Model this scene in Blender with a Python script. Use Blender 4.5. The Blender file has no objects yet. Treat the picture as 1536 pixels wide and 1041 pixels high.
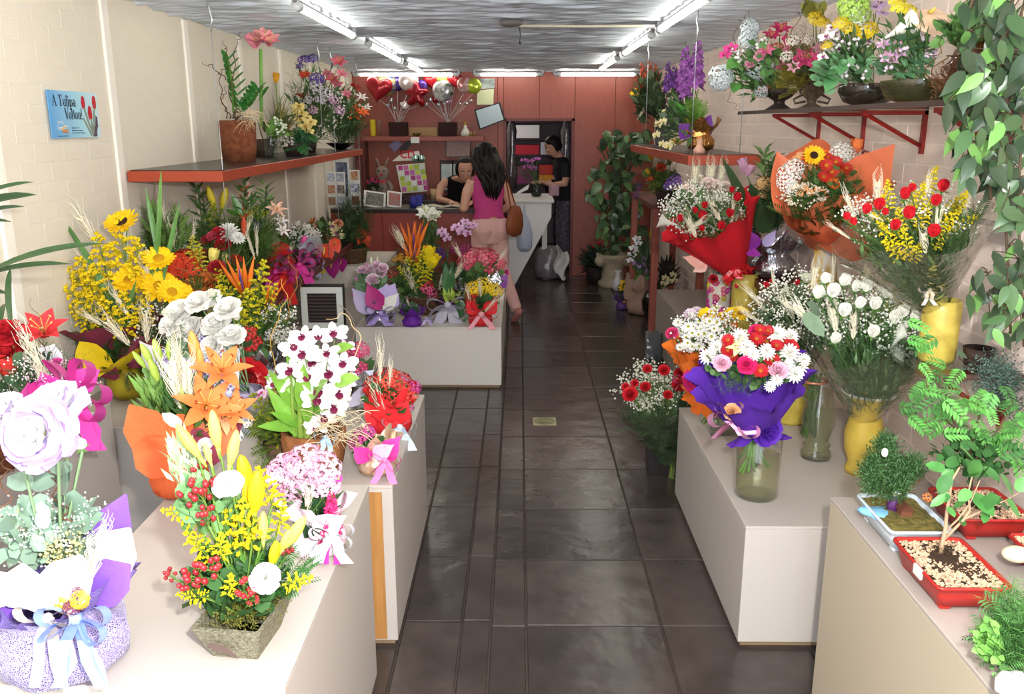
import bpy, math, random
import numpy as np
from mathutils import Vector, Matrix

SC = bpy.context.scene
COL = SC.collection
# ------------------------------------------------------------------ camera, world, light, exposure
FPX, CX, CY, CAMH = 1300.0, 768.0, 520.5, 1.85
PITCH = math.atan(334.5 / FPX)
YAW = 0.4695 * math.pi / 180
cam = bpy.data.cameras.new('camera'); cam_ob = bpy.data.objects.new('camera', cam); COL.objects.link(cam_ob)
cam_ob.location = (0, 0, CAMH); cam_ob.rotation_euler = (math.pi / 2 - PITCH, 0, YAW)
cam.sensor_width = 36; cam.lens = FPX / 1536 * 36; cam.clip_start = 0.02
SC.camera = cam_ob
world = bpy.data.worlds.new('daylight'); SC.world = world; world.use_nodes = True
world.node_tree.nodes['Background'].inputs[0].default_value = (0.80, 0.88, 1.0, 1)
world.node_tree.nodes['Background'].inputs[1].default_value = 3.8     # overcast street daylight through the open shop front
flash = bpy.data.lights.new('camera_flash', 'POINT'); flash.energy = 265; flash.shadow_soft_size = 0.035
flash.color = (1.0, 0.965, 0.925)
flash_ob = bpy.data.objects.new('camera_flash', flash); COL.objects.link(flash_ob); flash_ob.location = (0.16, 0.02, 2.02)
TUBE_STRENGTH = 16.0
SC.view_settings.view_transform = 'Standard'; SC.view_settings.look = 'None'
SC.view_settings.exposure = 0.35; SC.view_settings.gamma = 1.0; SC.view_settings.use_curve_mapping = False
SC.cycles.max_bounces = 8; SC.cycles.transparent_max_bounces = 24
SC.cycles.diffuse_bounces = 4; SC.cycles.glossy_bounces = 3; SC.cycles.transmission_bounces = 4
SC.cycles.caustics_reflective = False; SC.cycles.caustics_refractive = False
SC.cycles.sample_clamp_indirect = 6.0
# ------------------------------------------------------------------ helpers
R = random.Random(11)
rng = np.random.default_rng(5)
PI = math.pi

def ray(x, y):
    u = (x - CX) / FPX; v = (CY - y) / FPX
    d = (u, math.cos(PITCH) + math.sin(PITCH) * v, -math.sin(PITCH) + math.cos(PITCH) * v)
    c, s = math.cos(YAW), math.sin(YAW)
    return Vector((c * d[0] - s * d[1], s * d[0] + c * d[1], d[2]))
def at(x, y, X=None, Y=None, Z=None):
    """the room point seen at (x, y) of the photograph, on a plane of the room"""
    r = ray(x, y)
    k = X / r.x if X is not None else (Y / r.y if Y is not None else (Z - CAMH) / r.z)
    return Vector((0, 0, CAMH)) + r * k

def lin(h):
    h = h.lstrip('#'); o = []
    for i in (0, 2, 4):
        c = int(h[i:i + 2], 16) / 255
        o.append(c / 12.92 if c <= 0.04045 else ((c + 0.055) / 1.055) ** 2.4)
    return (*o, 1.0)

_mats = {}
def mat(col, rough=0.6, var=0.14, metal=0.0, bump=0.0, bscale=60.0, spec=0.3, trans=0.0, emit=0.0, noise=0.0, nscale=8.0, sheen=0.0, col2=None, detail=3.0, stretch=None):
    key = (col, rough, var, metal, bump, bscale, spec, trans, emit, noise, nscale, sheen, col2, detail, stretch)
    if key in _mats: return _mats[key]
    m = bpy.data.materials.new('surface_' + col.lstrip('#')); m.use_nodes = True
    nt = m.node_tree; N = nt.nodes; L = nt.links
    b = N['Principled BSDF']; b.inputs['Roughness'].default_value = rough; b.inputs['Metallic'].default_value = metal
    b.inputs['Specular IOR Level'].default_value = spec
    c = lin(col); src = None
    if noise or bump or col2:
        tc = N.new('ShaderNodeTexCoord'); mp = N.new('ShaderNodeMapping'); L.new(tc.outputs['Object'], mp.inputs[0])
        if stretch: mp.inputs['Scale'].default_value = stretch
    if noise or col2:
        nz = N.new('ShaderNodeTexNoise'); nz.inputs['Scale'].default_value = nscale; nz.inputs['Detail'].default_value = detail
        L.new(mp.outputs[0], nz.inputs['Vector'])
        mx = N.new('ShaderNodeMix'); mx.data_type = 'RGBA'
        rp = N.new('ShaderNodeMapRange'); rp.inputs[1].default_value = 0.32; rp.inputs[2].default_value = 0.68
        L.new(nz.outputs[0], rp.inputs[0]); L.new(rp.outputs[0], mx.inputs[0])
        c2 = lin(col2) if col2 else tuple(x * (1 - noise) for x in c[:3]) + (1,)
        mx.inputs[6].default_value = c; mx.inputs[7].default_value = c2; src = mx.outputs[2]
    if var:
        g = N.new('ShaderNodeNewGeometry'); oi = N.new('ShaderNodeObjectInfo')
        ad = N.new('ShaderNodeMath'); ad.operation = 'ADD'; fr = N.new('ShaderNodeMath'); fr.operation = 'FRACT'
        L.new(g.outputs['Random Per Island'], ad.inputs[0]); L.new(oi.outputs['Random'], ad.inputs[1]); L.new(ad.outputs[0], fr.inputs[0])
        mr = N.new('ShaderNodeMapRange'); mr.inputs[3].default_value = 1 - var * 1.3; mr.inputs[4].default_value = 1 + var
        L.new(fr.outputs[0], mr.inputs[0])
        hs = N.new('ShaderNodeHueSaturation'); L.new(mr.outputs[0], hs.inputs['Value'])
        if src: L.new(src, hs.inputs['Color'])
        else: hs.inputs['Color'].default_value = c
        src = hs.outputs[0]
    if src: L.new(src, b.inputs['Base Color'])
    else: b.inputs['Base Color'].default_value = c
    if bump:
        nb = N.new('ShaderNodeTexNoise'); nb.inputs['Scale'].default_value = bscale; nb.inputs['Detail'].default_value = 3
        L.new(mp.outputs[0], nb.inputs['Vector'])
        bp = N.new('ShaderNodeBump'); bp.inputs['Strength'].default_value = bump; bp.inputs['Distance'].default_value = 0.01
        L.new(nb.outputs[0], bp.inputs['Height']); L.new(bp.outputs[0], b.inputs['Normal'])
    if sheen: b.inputs['Sheen Weight'].default_value = sheen
    if emit:
        b.inputs['Emission Color'].default_value = c; b.inputs['Emission Strength'].default_value = emit
    if trans:
        t = N.new('ShaderNodeBsdfTranslucent'); ms = N.new('ShaderNodeMixShader'); ms.inputs[0].default_value = trans
        if src: L.new(src, t.inputs[0])
        else: t.inputs[0].default_value = c
        L.new(b.outputs[0], ms.inputs[1]); L.new(t.outputs[0], ms.inputs[2]); L.new(ms.outputs[0], N['Material Output'].inputs[0])
    _mats[key] = m
    return m
def clear(col='#ffffff', refl=1.0, haze=0.0, bump=0.0, bscale=30, rough=0.03, key=''):
    k = ('clear', col, refl, haze, bump, bscale, rough)
    if k in _mats: return _mats[k]
    m = bpy.data.materials.new('clear_' + col.lstrip('#')); m.use_nodes = True; nt = m.node_tree; N = nt.nodes; L = nt.links
    N.remove(N['Principled BSDF'])
    t = N.new('ShaderNodeBsdfTransparent'); t.inputs[0].default_value = lin(col)
    g = N.new('ShaderNodeBsdfGlossy'); g.inputs['Roughness'].default_value = rough
    f = N.new('ShaderNodeLayerWeight'); f.inputs[0].default_value = 0.5
    pw = N.new('ShaderNodeMath'); pw.operation = 'POWER'; pw.inputs[1].default_value = 4.0; L.new(f.outputs['Facing'], pw.inputs[0])
    mu = N.new('ShaderNodeMath'); mu.operation = 'MULTIPLY_ADD'; mu.inputs[1].default_value = 0.7 * refl; mu.inputs[2].default_value = 0.045 * refl; mu.use_clamp = True
    L.new(pw.outputs[0], mu.inputs[0])
    ms = N.new('ShaderNodeMixShader'); L.new(mu.outputs[0], ms.inputs[0]); L.new(t.outputs[0], ms.inputs[1]); L.new(g.outputs[0], ms.inputs[2])
    out = ms.outputs[0]
    if haze:
        d = N.new('ShaderNodeBsdfDiffuse'); d.inputs[0].default_value = lin(col); m2 = N.new('ShaderNodeMixShader'); m2.inputs[0].default_value = haze
        L.new(out, m2.inputs[1]); L.new(d.outputs[0], m2.inputs[2]); out = m2.outputs[0]
    if bump:
        tc = N.new('ShaderNodeTexCoord'); nb = N.new('ShaderNodeTexNoise'); nb.inputs['Scale'].default_value = bscale
        L.new(tc.outputs['Object'], nb.inputs['Vector']); bp = N.new('ShaderNodeBump'); bp.inputs['Strength'].default_value = bump; bp.inputs['Distance'].default_value = 0.02
        L.new(nb.outputs[0], bp.inputs['Height']); L.new(bp.outputs[0], g.inputs['Normal']); L.new(bp.outputs[0], f.inputs['Normal'])
    L.new(out, N['Material Output'].inputs[0]); _mats[k] = m
    return m
def netting(col, cover=0.55, scale=160):
    k = ('net', col, cover, scale)
    if k in _mats: return _mats[k]
    m = mat(col, 0.7, 0.0, sheen=0.3).copy(); nt = m.node_tree; N = nt.nodes; L = nt.links
    t = N.new('ShaderNodeBsdfTransparent'); ms = N.new('ShaderNodeMixShader')
    tc = N.new('ShaderNodeTexCoord'); ck = N.new('ShaderNodeTexVoronoi'); ck.inputs['Scale'].default_value = scale; ck.feature = 'DISTANCE_TO_EDGE'
    L.new(tc.outputs['Object'], ck.inputs['Vector'])
    mr = N.new('ShaderNodeMapRange'); mr.inputs[1].default_value = 0.12; mr.inputs[2].default_value = 0.2; mr.inputs[3].default_value = 0.95; mr.inputs[4].default_value = cover
    L.new(ck.outputs['Distance'], mr.inputs[0]); L.new(mr.outputs[0], ms.inputs[0])
    L.new(t.outputs[0], ms.inputs[1]); L.new(N['Principled BSDF'].outputs[0], ms.inputs[2]); L.new(ms.outputs[0], N['Material Output'].inputs[0])
    _mats[k] = m
    return m

class MB:
    """collects geometry, links it as ONE mesh object"""
    def __init__(s): s.V = []; s.F = []; s.n = 0
    def add(s, V, F, m=0):
        V = np.asarray(V, dtype=np.float64).reshape(-1, 3)
        by = {}
        for f in F: by.setdefault(len(f), []).append(f)
        for k, fs in by.items(): s.F.append((np.asarray(fs, dtype=np.int64) + s.n, m))
        s.V.append(V); s.n += len(V); return s
    def batch(s, V, F, m=0):            # V (N,k,3), F template
        V = np.asarray(V); N, k, _ = V.shape
        by = {}
        for f in F: by.setdefault(len(f), []).append(f)
        for q, fs in by.items():
            a = np.asarray(fs, dtype=np.int64)[None] + (np.arange(N) * k)[:, None, None]
            s.F.append((a.reshape(-1, q) + s.n, m))
        s.V.append(V.reshape(-1, 3)); s.n += N * k; return s
    def join(s, o, M=None, dm=0):
        V = np.concatenate(o.V)
        if M is not None:
            A = np.array(M); V = V @ A[:3, :3].T + A[:3, 3]
        for f, m in o.F: s.F.append((f + s.n, m + dm))
        s.V.append(V); s.n += len(V); return s
    def move(s, M):
        A = np.array(M); s.V = [v @ A[:3, :3].T + A[:3, 3] for v in s.V]; return s
    def mesh(s, name, mats, smooth=True):
        me = bpy.data.meshes.new(name); V = np.concatenate(s.V)
        me.vertices.add(len(V)); me.vertices.foreach_set('co', V.ravel())
        lens = np.concatenate([np.full(len(f), f.shape[1]) for f, m in s.F]); mi = np.concatenate([np.full(len(f), m) for f, m in s.F])
        idx = np.concatenate([f.ravel() for f, m in s.F])
        me.loops.add(len(idx)); me.loops.foreach_set('vertex_index', idx)
        me.polygons.add(len(lens)); st = np.concatenate([[0], np.cumsum(lens)[:-1]])
        me.polygons.foreach_set('loop_start', st); me.polygons.foreach_set('loop_total', lens)
        me.polygons.foreach_set('material_index', mi); me.polygons.foreach_set('use_smooth', np.full(len(lens), smooth))
        for m in (mats if isinstance(mats, (list, tuple)) else [mats]): me.materials.append(m)
        me.update(calc_edges=True); me.validate(); return me
    def build(s, name, mats, parent=None, smooth=True, loc=None, kind=None):
        return link(name, s.mesh(name, mats, smooth), parent, loc, kind)

def link(name, me, parent=None, loc=None, kind=None):
    o = bpy.data.objects.new(name, me); COL.objects.link(o)
    if parent is not None: o.parent = parent
    if loc is not None: o.location = loc
    if kind: o['kind'] = kind
    return o
def tag(o, label, cat, group=None):
    o['label'] = label; o['category'] = cat
    if group: o['group'] = group
    return o
def thing(name, label, cat, loc=(0, 0, 0), rz=0.0, group=None):
    o = bpy.data.objects.new(name, None); COL.objects.link(o); o.empty_display_size = 0.05
    o.location = loc; o.rotation_euler = (0, 0, rz)
    return tag(o, label, cat, group)
def struct(o): o['kind'] = 'structure'; return o
def frame(d, roll=0.0, ref=None):
    z = Vector(d).normalized(); r = Vector(ref) if ref else (Vector((0, 0, 1)) if abs(z.z) < 0.95 else Vector((0, 1, 0)))
    x = r.cross(z).normalized(); y = z.cross(x)
    M = Matrix((x, y, z)).transposed().to_4x4()
    return M @ Matrix.Rotation(roll, 4, 'Z')

def box(mb, lo, hi, m=0, bev=0.0):
    x0, y0, z0 = lo; x1, y1, z1 = hi; b = min(bev, (x1 - x0) / 2.01, (y1 - y0) / 2.01, (z1 - z0) / 2.01)
    if b <= 0:
        V = [(x, y, z) for z in (z0, z1) for y in (y0, y1) for x in (x0, x1)]
        return mb.add(V, [(0, 2, 3, 1), (4, 5, 7, 6), (0, 1, 5, 4), (1, 3, 7, 5), (3, 2, 6, 7), (2, 0, 4, 6)], m)
    V = []; 
    for (z, i) in ((z0, b), (z0 + b, 0), (z1 - b, 0), (z1, b)):
        j = b if i == 0 else b
        if i: V += [(x0 + b, y0 + b, z), (x1 - b, y0 + b, z), (x1 - b, y1 - b, z), (x0 + b, y1 - b, z)] + [(x0 + b, y0 + b, z)] * 4
        else: V += [(x0 + b, y0, z), (x1 - b, y0, z), (x1, y0 + b, z), (x1, y1 - b, z), (x1 - b, y1, z), (x0 + b, y1, z), (x0, y1 - b, z), (x0, y0 + b, z)]
    F = [(3, 2, 1, 0), (24, 25, 26, 27)]
    for k in range(8):
        n = (k + 1) % 8; F.append((8 + k, 8 + n, 16 + n, 16 + k))
    for c in range(4):           # chamfers to caps
        k0, k1 = 2 * c, 2 * c + 1; p = (2 * c + 7) % 8; cn = (c + 1) % 4
        F += [(c, cn, 8 + k1, 8 + k0), (c, 8 + k0, 8 + p), (16 + k0, 16 + k1, 24 + cn, 24 + c), (16 + p, 16 + k0, 24 + c)]
    return mb.add(V, F, m)
def tube(mb, pts, r, n=6, m=0, cap=True, flat=1.0, ref=None):
    pts = [Vector(p) for p in pts]; k = len(pts)
    rs = list(r) if isinstance(r, (list, tuple)) else [r] * k
    V = []; up = Vector(ref) if ref else None; x = None
    for i, p in enumerate(pts):
        t = (pts[min(i + 1, k - 1)] - pts[max(i - 1, 0)])
        t = t.normalized() if t.length > 1e-9 else Vector((0, 0, 1))
        if up is not None: x = up - t * up.dot(t)
        elif x is None:
            a = Vector((0, 0, 1)) if abs(t.z) < 0.9 else Vector((1, 0, 0)); x = a.cross(t)
        else: x = x - t * x.dot(t)
        x = x.normalized() if x.length > 1e-6 else t.orthogonal().normalized()
        y = t.cross(x); rr = rs[i]; rx, ry = rr if isinstance(rr, tuple) else (rr, rr * flat)
        for j in range(n):
            a = 2 * PI * j / n; V.append(p + x * (math.cos(a) * rx) + y * (math.sin(a) * ry))
    F = [(i * n + j, i * n + (j + 1) % n, (i + 1) * n + (j + 1) % n, (i + 1) * n + j) for i in range(k - 1) for j in range(n)]
    if cap: F += [tuple(range(n))[::-1], tuple(range((k - 1) * n, k * n))]
    return mb.add([tuple(v) for v in V], F, m)
def lathe(mb, prof, n=24, m=0, c=(0, 0, 0), fn=None, sx=1.0, sy=1.0):
    V = []; k = len(prof)
    for i, (r, z) in enumerate(prof):
        for j in range(n):
            a = 2 * PI * j / n; rr, zz = (fn(r, z, a, i) if fn else (r, z))
            V.append((c[0] + rr * math.cos(a) * sx, c[1] + rr * math.sin(a) * sy, c[2] + zz))
    F = [(i * n + j, i * n + (j + 1) % n, (i + 1) * n + (j + 1) % n, (i + 1) * n + j) for i in range(k - 1) for j in range(n)]
    if prof[0][0] > 1e-5: F.append(tuple(range(n))[::-1])
    return mb.add(V, F, m)
def ball(mb, c, r, m=0, n=8, k=5, sz=1.0):
    return lathe(mb, [(max(1e-6, r * math.sin(PI * i / k)), -r * sz * math.cos(PI * i / k)) for i in range(k + 1)], n, m, c)
def ribbon(mb, pts, w, side, m=0, taper=None):
    pts = [Vector(p) for p in pts]; k = len(pts); V = []
    for i, p in enumerate(pts):
        s = Vector(side if not callable(side) else side(i / (k - 1))).normalized(); ww = w * (taper(i / (k - 1)) if taper else 1)
        V += [p - s * ww / 2, p + s * ww / 2]
    return mb.add([tuple(v) for v in V], [(2 * i, 2 * i + 1, 2 * i + 3, 2 * i + 2) for i in range(k - 1)], m)
def bez(a, b, c, n=8):
    a, b, c = Vector(a), Vector(b), Vector(c)
    return [a * (1 - t) ** 2 + b * 2 * t * (1 - t) + c * t * t for t in [i / (n - 1) for i in range(n)]]

# ------------------------------------------------------------------ flowers: every builder returns [(name, MB, materials), ...]; the first carries the others
SHAPES = {'oval': (.35, .8, 1, .9, .35), 'point': (.4, .9, 1, .62, .02), 'round': (.3, .75, 1, 1.02, .7), 'strap': (.7, .95, 1, .95, .5), 'spade': (.5, 1, .9, .55, .02)}
def petal(mb, L, W, az, tilt, curl=0.0, cup=0.0, r0=0.0, z0=0.0, shape='oval', m=0, tip=None, wav=0.0, n=4, rr=R):
    ca, sa = math.cos(az), math.sin(az); rad = Vector((ca, sa, 0)); side = Vector((-sa, ca, 0)); up = Vector((0, 0, 1))
    p = rad * r0 + up * z0; V = []; ws = SHAPES[shape]
    for i in range(n + 1):
        t = i / n; e = tilt + curl * t
        nm = -math.cos(e) * rad + math.sin(e) * up
        f = t * 4; j = min(int(f), 3); w = W / 2 * (ws[j] + (ws[j + 1] - ws[j]) * (f - j))
        for c in (-1, 0, 1):
            o = rr.uniform(-wav, wav) * t * L if wav else 0
            V.append(p + side * (c * w) + nm * (cup * w * c * c + o))
        p = p + (rad * math.sin(e) + up * math.cos(e)) * (L / n)
    for i in range(n):
        b = 3 * i; mm = tip if (tip is not None and i == n - 1) else m
        mb.add([tuple(V[b + q]) for q in range(6)], [(0, 1, 4, 3), (1, 2, 5, 4)], mm)
    return mb
def _m(c, **k): return mat(c, 0.65, 0.1, **k)

def daisy(col, ccol, n=16, W=.11, lay=1, cr=.14, L=.36, dome=.06, tilt=1.35):
    rr = random.Random(3); a = MB()
    for l in range(lay):
        for i in range(n): petal(a, L * (1 - .18 * l) * rr.uniform(.92, 1.06), W, 2 * PI * (i + .5 * l) / n + rr.uniform(-.05, .05), tilt - .22 * l + rr.uniform(-.12, .12), .15, -.3, r0=cr * .8, z0=.015 * l, shape='strap' if lay > 1 else 'oval', n=3, rr=rr)
    c = MB(); lathe(c, [(cr, 0), (cr * .95, dome * .6), (cr * .6, dome), (cr * .25, dome * .85), (1e-5, dome * .7)], 12)
    return [('petals', a, [_m(col)]), ('flower_center', c, [mat(ccol, .9, .1, bump=.8, bscale=40)])]
def mum(col, ccol='#d8d060'):
    rr = random.Random(4); a = MB()
    for l, (n, tl, L) in enumerate([(14, 1.75, .46), (14, 1.4, .44), (12, 1.05, .38), (9, .65, .3), (6, .3, .22)]):
        for i in range(n): petal(a, L, .13, 2 * PI * (i + .5 * l) / n, tl + rr.uniform(-.1, .1), -.25, .5, r0=.03, z0=.03 * l, shape='oval', n=3, rr=rr)
    return [('petals', a, [_m(col)])]
def rose(col, open_=1.0, z=0.0):
    rr = random.Random(5); a = MB(); spec = [(3, .08, .5, .42), (3, .22, .5, .46), (5, .42, .5, .44), (5, .72, .48, .46), (6, 1.05, .44, .46)]
    if open_ < .6: spec = spec[:3]
    for l, (n, tl, L, W) in enumerate(spec):
        for i in range(n): petal(a, L, W, 2 * PI * i / n + l * .55 + rr.uniform(-.1, .1), tl * (.5 + .5 * open_), .25 if l > 2 else -.12, .35, r0=.02 + .02 * l, z0=-.25 + .0 * l, shape='round', wav=.015, rr=rr)
    c = MB()
    for i in range(5): petal(c, .28, .1, 2 * PI * i / 5, 1.6, -.3, .2, r0=.05, z0=-.24, shape='point', n=2, rr=rr)
    ball(c, (0, 0, -.25), .1, n=6, k=4)
    return [('petals', a, [_m(col)]), ('calyx', c, [mat('#4f7a35')])]
def ruffle(col, edge=None, layers=5, ccol=None):
    rr = random.Random(6); a = MB(); sp = [(10, 1.45, .5, .36), (9, 1.12, .47, .36), (8, .8, .43, .34), (7, .5, .38, .3), (5, .2, .33, .26)][:layers]
    for l, (n, tl, L, W) in enumerate(sp):
        for i in range(n): petal(a, L, W, 2 * PI * i / n + l * .7 + rr.uniform(-.1, .1), tl + rr.uniform(-.1, .1), -.35, .3, r0=.02, z0=-.08 + .02 * l, shape='round', wav=.06, tip=1 if edge and l < 3 else None, n=5, rr=rr)
    out = [('petals', a, [_m(col)] + ([_m(edge)] if edge else []))]
    if ccol:
        c = MB(); ball(c, (0, 0, .08), .09, n=8, k=5); out.append(('flower_center', c, [mat(ccol)]))
    return out
def lily(col, edge=None, ccol='#7a3a10', tilt=.75, curl=1.0, W=.22):
    rr = random.Random(7); a = MB(); c = MB()
    for i in range(6): petal(a, .62, W if i % 2 else W * .8, PI * i / 3, tilt, curl, .35, r0=.02, z0=-.2 - .01 * (i % 2), shape='point', n=6, rr=rr)
    for i in range(6):
        az = PI * i / 3 + .5; p = [Vector((0, 0, -.15)), Vector((math.cos(az) * .08, math.sin(az) * .08, .1)), Vector((math.cos(az) * .2, math.sin(az) * .2, .26))]
        tube(c, p, .008, 4); tube(c, [p[2] + Vector((-.03 * math.sin(az), .03 * math.cos(az), 0)), p[2] - Vector((-.03 * math.sin(az), .03 * math.cos(az), 0))], .016, 5, 1)
    return [('petals', a, [_m(col)]), ('stamens', c, [mat('#d8c060'), mat(ccol)])]
def bud(col, base='#8aa83a', r=.13):
    a = MB(); lathe(a, [(.03, -.5), (r * .6, -.36), (r, -.1), (r * .95, .15), (r * .55, .4), (.02, .5)], 8, fn=lambda q, z, t, i: (q * (1 + .1 * math.cos(3 * t)), z))
    c = MB(); tube(c, [(0, 0, -.75), (0, 0, -.45)], [.03, .06], 6)
    return [('bud', a, [mat(col, .5, .1)]), ('bud_stalk', c, [mat(base)])]
def tulip(col):
    rr = random.Random(8); a = MB()
    for i in range(6): petal(a, .95, .5, PI * i / 3, .55 + .08 * (i % 2), -.75, .7, r0=.03, z0=-.45, shape='oval', n=5, rr=rr)
    return [('petals', a, [_m(col)])]
def orchid(col, lip, eye='#f4e08a', vein=None):
    rr = random.Random(9); a = MB(); c = MB()
    for az in (PI / 2, PI / 2 + 2.2, PI / 2 - 2.2): petal(a, .5, .27, az, 1.4, .25, -.2, r0=.02, z0=-.02, shape='oval', rr=rr)
    for az in (PI * .06, PI * .94): petal(a, .5, .46, az, 1.35, .15, -.15, r0=.02, shape='oval', rr=rr)
    petal(c, .3, .26, -PI / 2, 1.0, .6, .7, r0=.03, z0=.03, shape='round', rr=rr)
    for s in (-1, 1): petal(c, .17, .14, -PI / 2 + s * 1.2, .5, -.2, .5, r0=.03, z0=.02, shape='round', n=3, rr=rr)
    ball(c, (0, 0, .07), .06, 1, 6, 4)
    return [('petals', a, [_m(col)]), ('lip', c, [mat(lip, .5, .08), mat(eye)])]
def cluster(col, ccol, n=40, fs=.2, dome=.55, pet=4, jit=.05, col2=None):
    rr = random.Random(10); a = MB(); g = (1 + 5 ** .5) / 2
    for i in range(n):
        z = 1 - (i + .5) / n * (1 - (-dome if dome < 0 else 0)) if dome >= 0 else 1 - 2 * (i + .5) / n
        rad = math.sqrt(max(0, 1 - z * z)); az = 2 * PI * i / g
        d = Vector((rad * math.cos(az), rad * math.sin(az), z)); p = Vector((d.x * .5, d.y * .5, d.z * (.5 if dome < 0 else dome * .5))) * rr.uniform(1 - jit * 2, 1 + jit)
        q = MB(); mm = 2 if (col2 and rr.random() < .4) else 0
        for k in range(pet):
            t = 2 * PI * k / pet; w = fs * .5; s = .32
            V = [(0, 0, 0), (w * .7 * math.cos(t - s * 2), w * .7 * math.sin(t - s * 2), .02), (w * math.cos(t), w * math.sin(t), -.005), (w * .7 * math.cos(t + s * 2), w * .7 * math.sin(t + s * 2), .02)]
            q.add(V, [(0, 1, 2, 3)], mm)
        c = fs * .1; q.add([(c, 0, .012), (0, c, .012), (-c, 0, .012), (0, -c, .012), (0, 0, .03)], [(0, 1, 4), (1, 2, 4), (2, 3, 4), (3, 0, 4)], 1)
        dd = (d + Vector((rr.uniform(-.3, .3), rr.uniform(-.3, .3), .2))).normalized()
        a.join(q, Matrix.Translation(p) @ frame(dd, rr.uniform(0, 3)))
    return [('florets', a, [mat(col, .6, .16), mat(ccol)] + ([mat(col2, .6, .16)] if col2 else []))]
OCT = np.array([(1, 0, 0), (-1, 0, 0), (0, 1, 0), (0, -1, 0), (0, 0, 1), (0, 0, -1)], float)
OCTF = [(0, 2, 4), (2, 1, 4), (1, 3, 4), (3, 0, 4), (2, 0, 5), (1, 2, 5), (3, 1, 5), (0, 3, 5)]
def solidago(col, col2='#7f9a2c', wide=.34):
    rr = random.Random(12); a = MB(); P = []
    tube(a, [(0, 0, -.5), (.01, 0, 0), (.0, 0, .5)], [.012, .01, .004], 4, 1)
    for i in range(26):
        t = i / 25; z = -.38 + .86 * t; L = wide * (1 - t) ** .8 * (.6 + .4 * min(1, t * 4)) + .03; az = i * 2.4
        d = Vector((math.cos(az), math.sin(az), 0)); pts = bez((0, 0, z - .05), Vector((0, 0, z + .07)) + d * L * .6, Vector((0, 0, z + .01)) + d * L, 6)
        tube(a, pts, .005, 3, 1, cap=False)
        for k in range(int(9 + L * 80)):
            q = rr.uniform(.25, 1); j = min(4, int(q * 5)); p = pts[j].lerp(pts[j + 1], q * 5 - j)
            P.append(p + Vector((rr.uniform(-.02, .02), rr.uniform(-.02, .02), rr.uniform(0, .035))))
    P = np.array([tuple(p) for p in P]); S = rng.uniform(.013, .027, len(P))
    a.batch(P[:, None, :] + OCT[None] * S[:, None, None], OCTF, 0)
    return [('plume', a, [mat(col, .8, .2), mat(col2)])]
def wheat(col='#f0e8cc', green='#b9bd7c'):
    rr = random.Random(13); a = MB(); b = MB()
    for i in range(22):
        z = -.5 + .62 * i / 22; az = PI * (i % 2) + rr.uniform(-.5, .5); d = Vector((math.cos(az) * .55, math.sin(az) * .55, 1)).normalized()
        tube(a, [Vector((0, 0, z)), Vector((0, 0, z)) + d * .06, Vector((0, 0, z)) + d * .12], [.008, .022, .004], 5)
        tube(b, [Vector((0, 0, z)) + d * .1, Vector((0, 0, z)) + d * .25 + Vector((0, 0, .1)), Vector((rr.uniform(-.08, .08), rr.uniform(-.08, .08), z + .5))], [.006, .004, .002], 3, 0, cap=False)
    return [('ear', a, [mat(col, .7, .1)]), ('awns', b, [mat('#f4eed6', .7, .1)])]
def spike(col, ccol, n=22, fs=.22, green='#5d7f3a', col2=None):
    rr = random.Random(14); a = MB(); tube(a, [(0, 0, -.6), (0, 0, 0), (.02, 0, .5)], [.02, .016, .006], 5, 2)
    for i in range(n):
        t = i / (n - 1); z = -.45 + .9 * t; az = i * 2.4; s = fs * (1.1 - .75 * t); d = Vector((math.cos(az), math.sin(az), .5)).normalized(); q = MB()
        for k in range(5): petal(q, s * .6, s * .45, 2 * PI * k / 5, 1.0, .3, .2, r0=.004, shape='oval', n=2, rr=rr)
        ball(q, (0, 0, .02), s * .1, 1, 5, 3); a.join(q, Matrix.Translation(Vector((0, 0, z)) + d * s * .35) @ frame(d))
    return [('spike', a, [mat(col, .6, .2), mat(ccol), mat(green)])]
def strelitzia(col='#f08420', blue='#5a3f8f'):
    rr = random.Random(15); a = MB(); b = MB()
    for i, (x, ang) in enumerate([(-.04, -.28), (.0, -.06), (.03, .12), (.06, .3), (.09, .5)]):
        d = Vector((math.sin(ang), rr.uniform(-.08, .08), math.cos(ang)))
        tube(a, [Vector((x, 0, -.3)), Vector((x, 0, -.3)) + d * .35, Vector((x, 0, -.3)) + d * .8], [.02, .06, .004], 6, 0, flat=.35, ref=(1, 0, 0))
    tube(a, [(.02, 0, -.28), (.06, 0, .0), (.12, 0, .3)], [.012, .03, .004], 5, 1)
    tube(b, [(-.16, 0, -.5), (-.02, 0, -.34), (.2, 0, -.24), (.42, 0, -.2)], [.03, .05, .035, .003], 6, 0)
    return [('crest', a, [mat(col, .5, .15), mat(blue)]), ('beak', b, [mat('#7d6a3c', .5, .1)])]
def heliconia(col='#d8452a', tipc='#e8c83a'):
    a = MB(); tube(a, [(0, 0, -.5), (.02, 0, 0), (0, 0, .5)], [.02, .02, .01], 5, 0)
    for i in range(6):
        s = 1 if i % 2 else -1; z = -.3 + .13 * i; tube(a, [(0, 0, z), (s * .08, 0, z + .08), (s * .2, 0, z + .24)], [.04, .05, .003], 6, 0, flat=.5); tube(a, [(s * .15, 0, z + .17), (s * .2, 0, z + .25)], [.016, .002], 5, 1)
    return [('bracts', a, [mat(col, .5), mat(tipc)])]
def anthurium(col):
    rr = random.Random(16); a = MB(); b = MB(); petal(a, .95, .8, -PI / 2, 1.5, .2, -.12, r0=-.3, shape='spade', n=8, rr=rr)
    tube(b, [(0, .15, .02), (0, .0, .14), (0, -.12, .3)], [.045, .045, .02], 7)
    return [('spathe', a, [mat(col, .25, .08, spec=.6)]), ('spadix', b, [mat('#e0c860')])]
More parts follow.
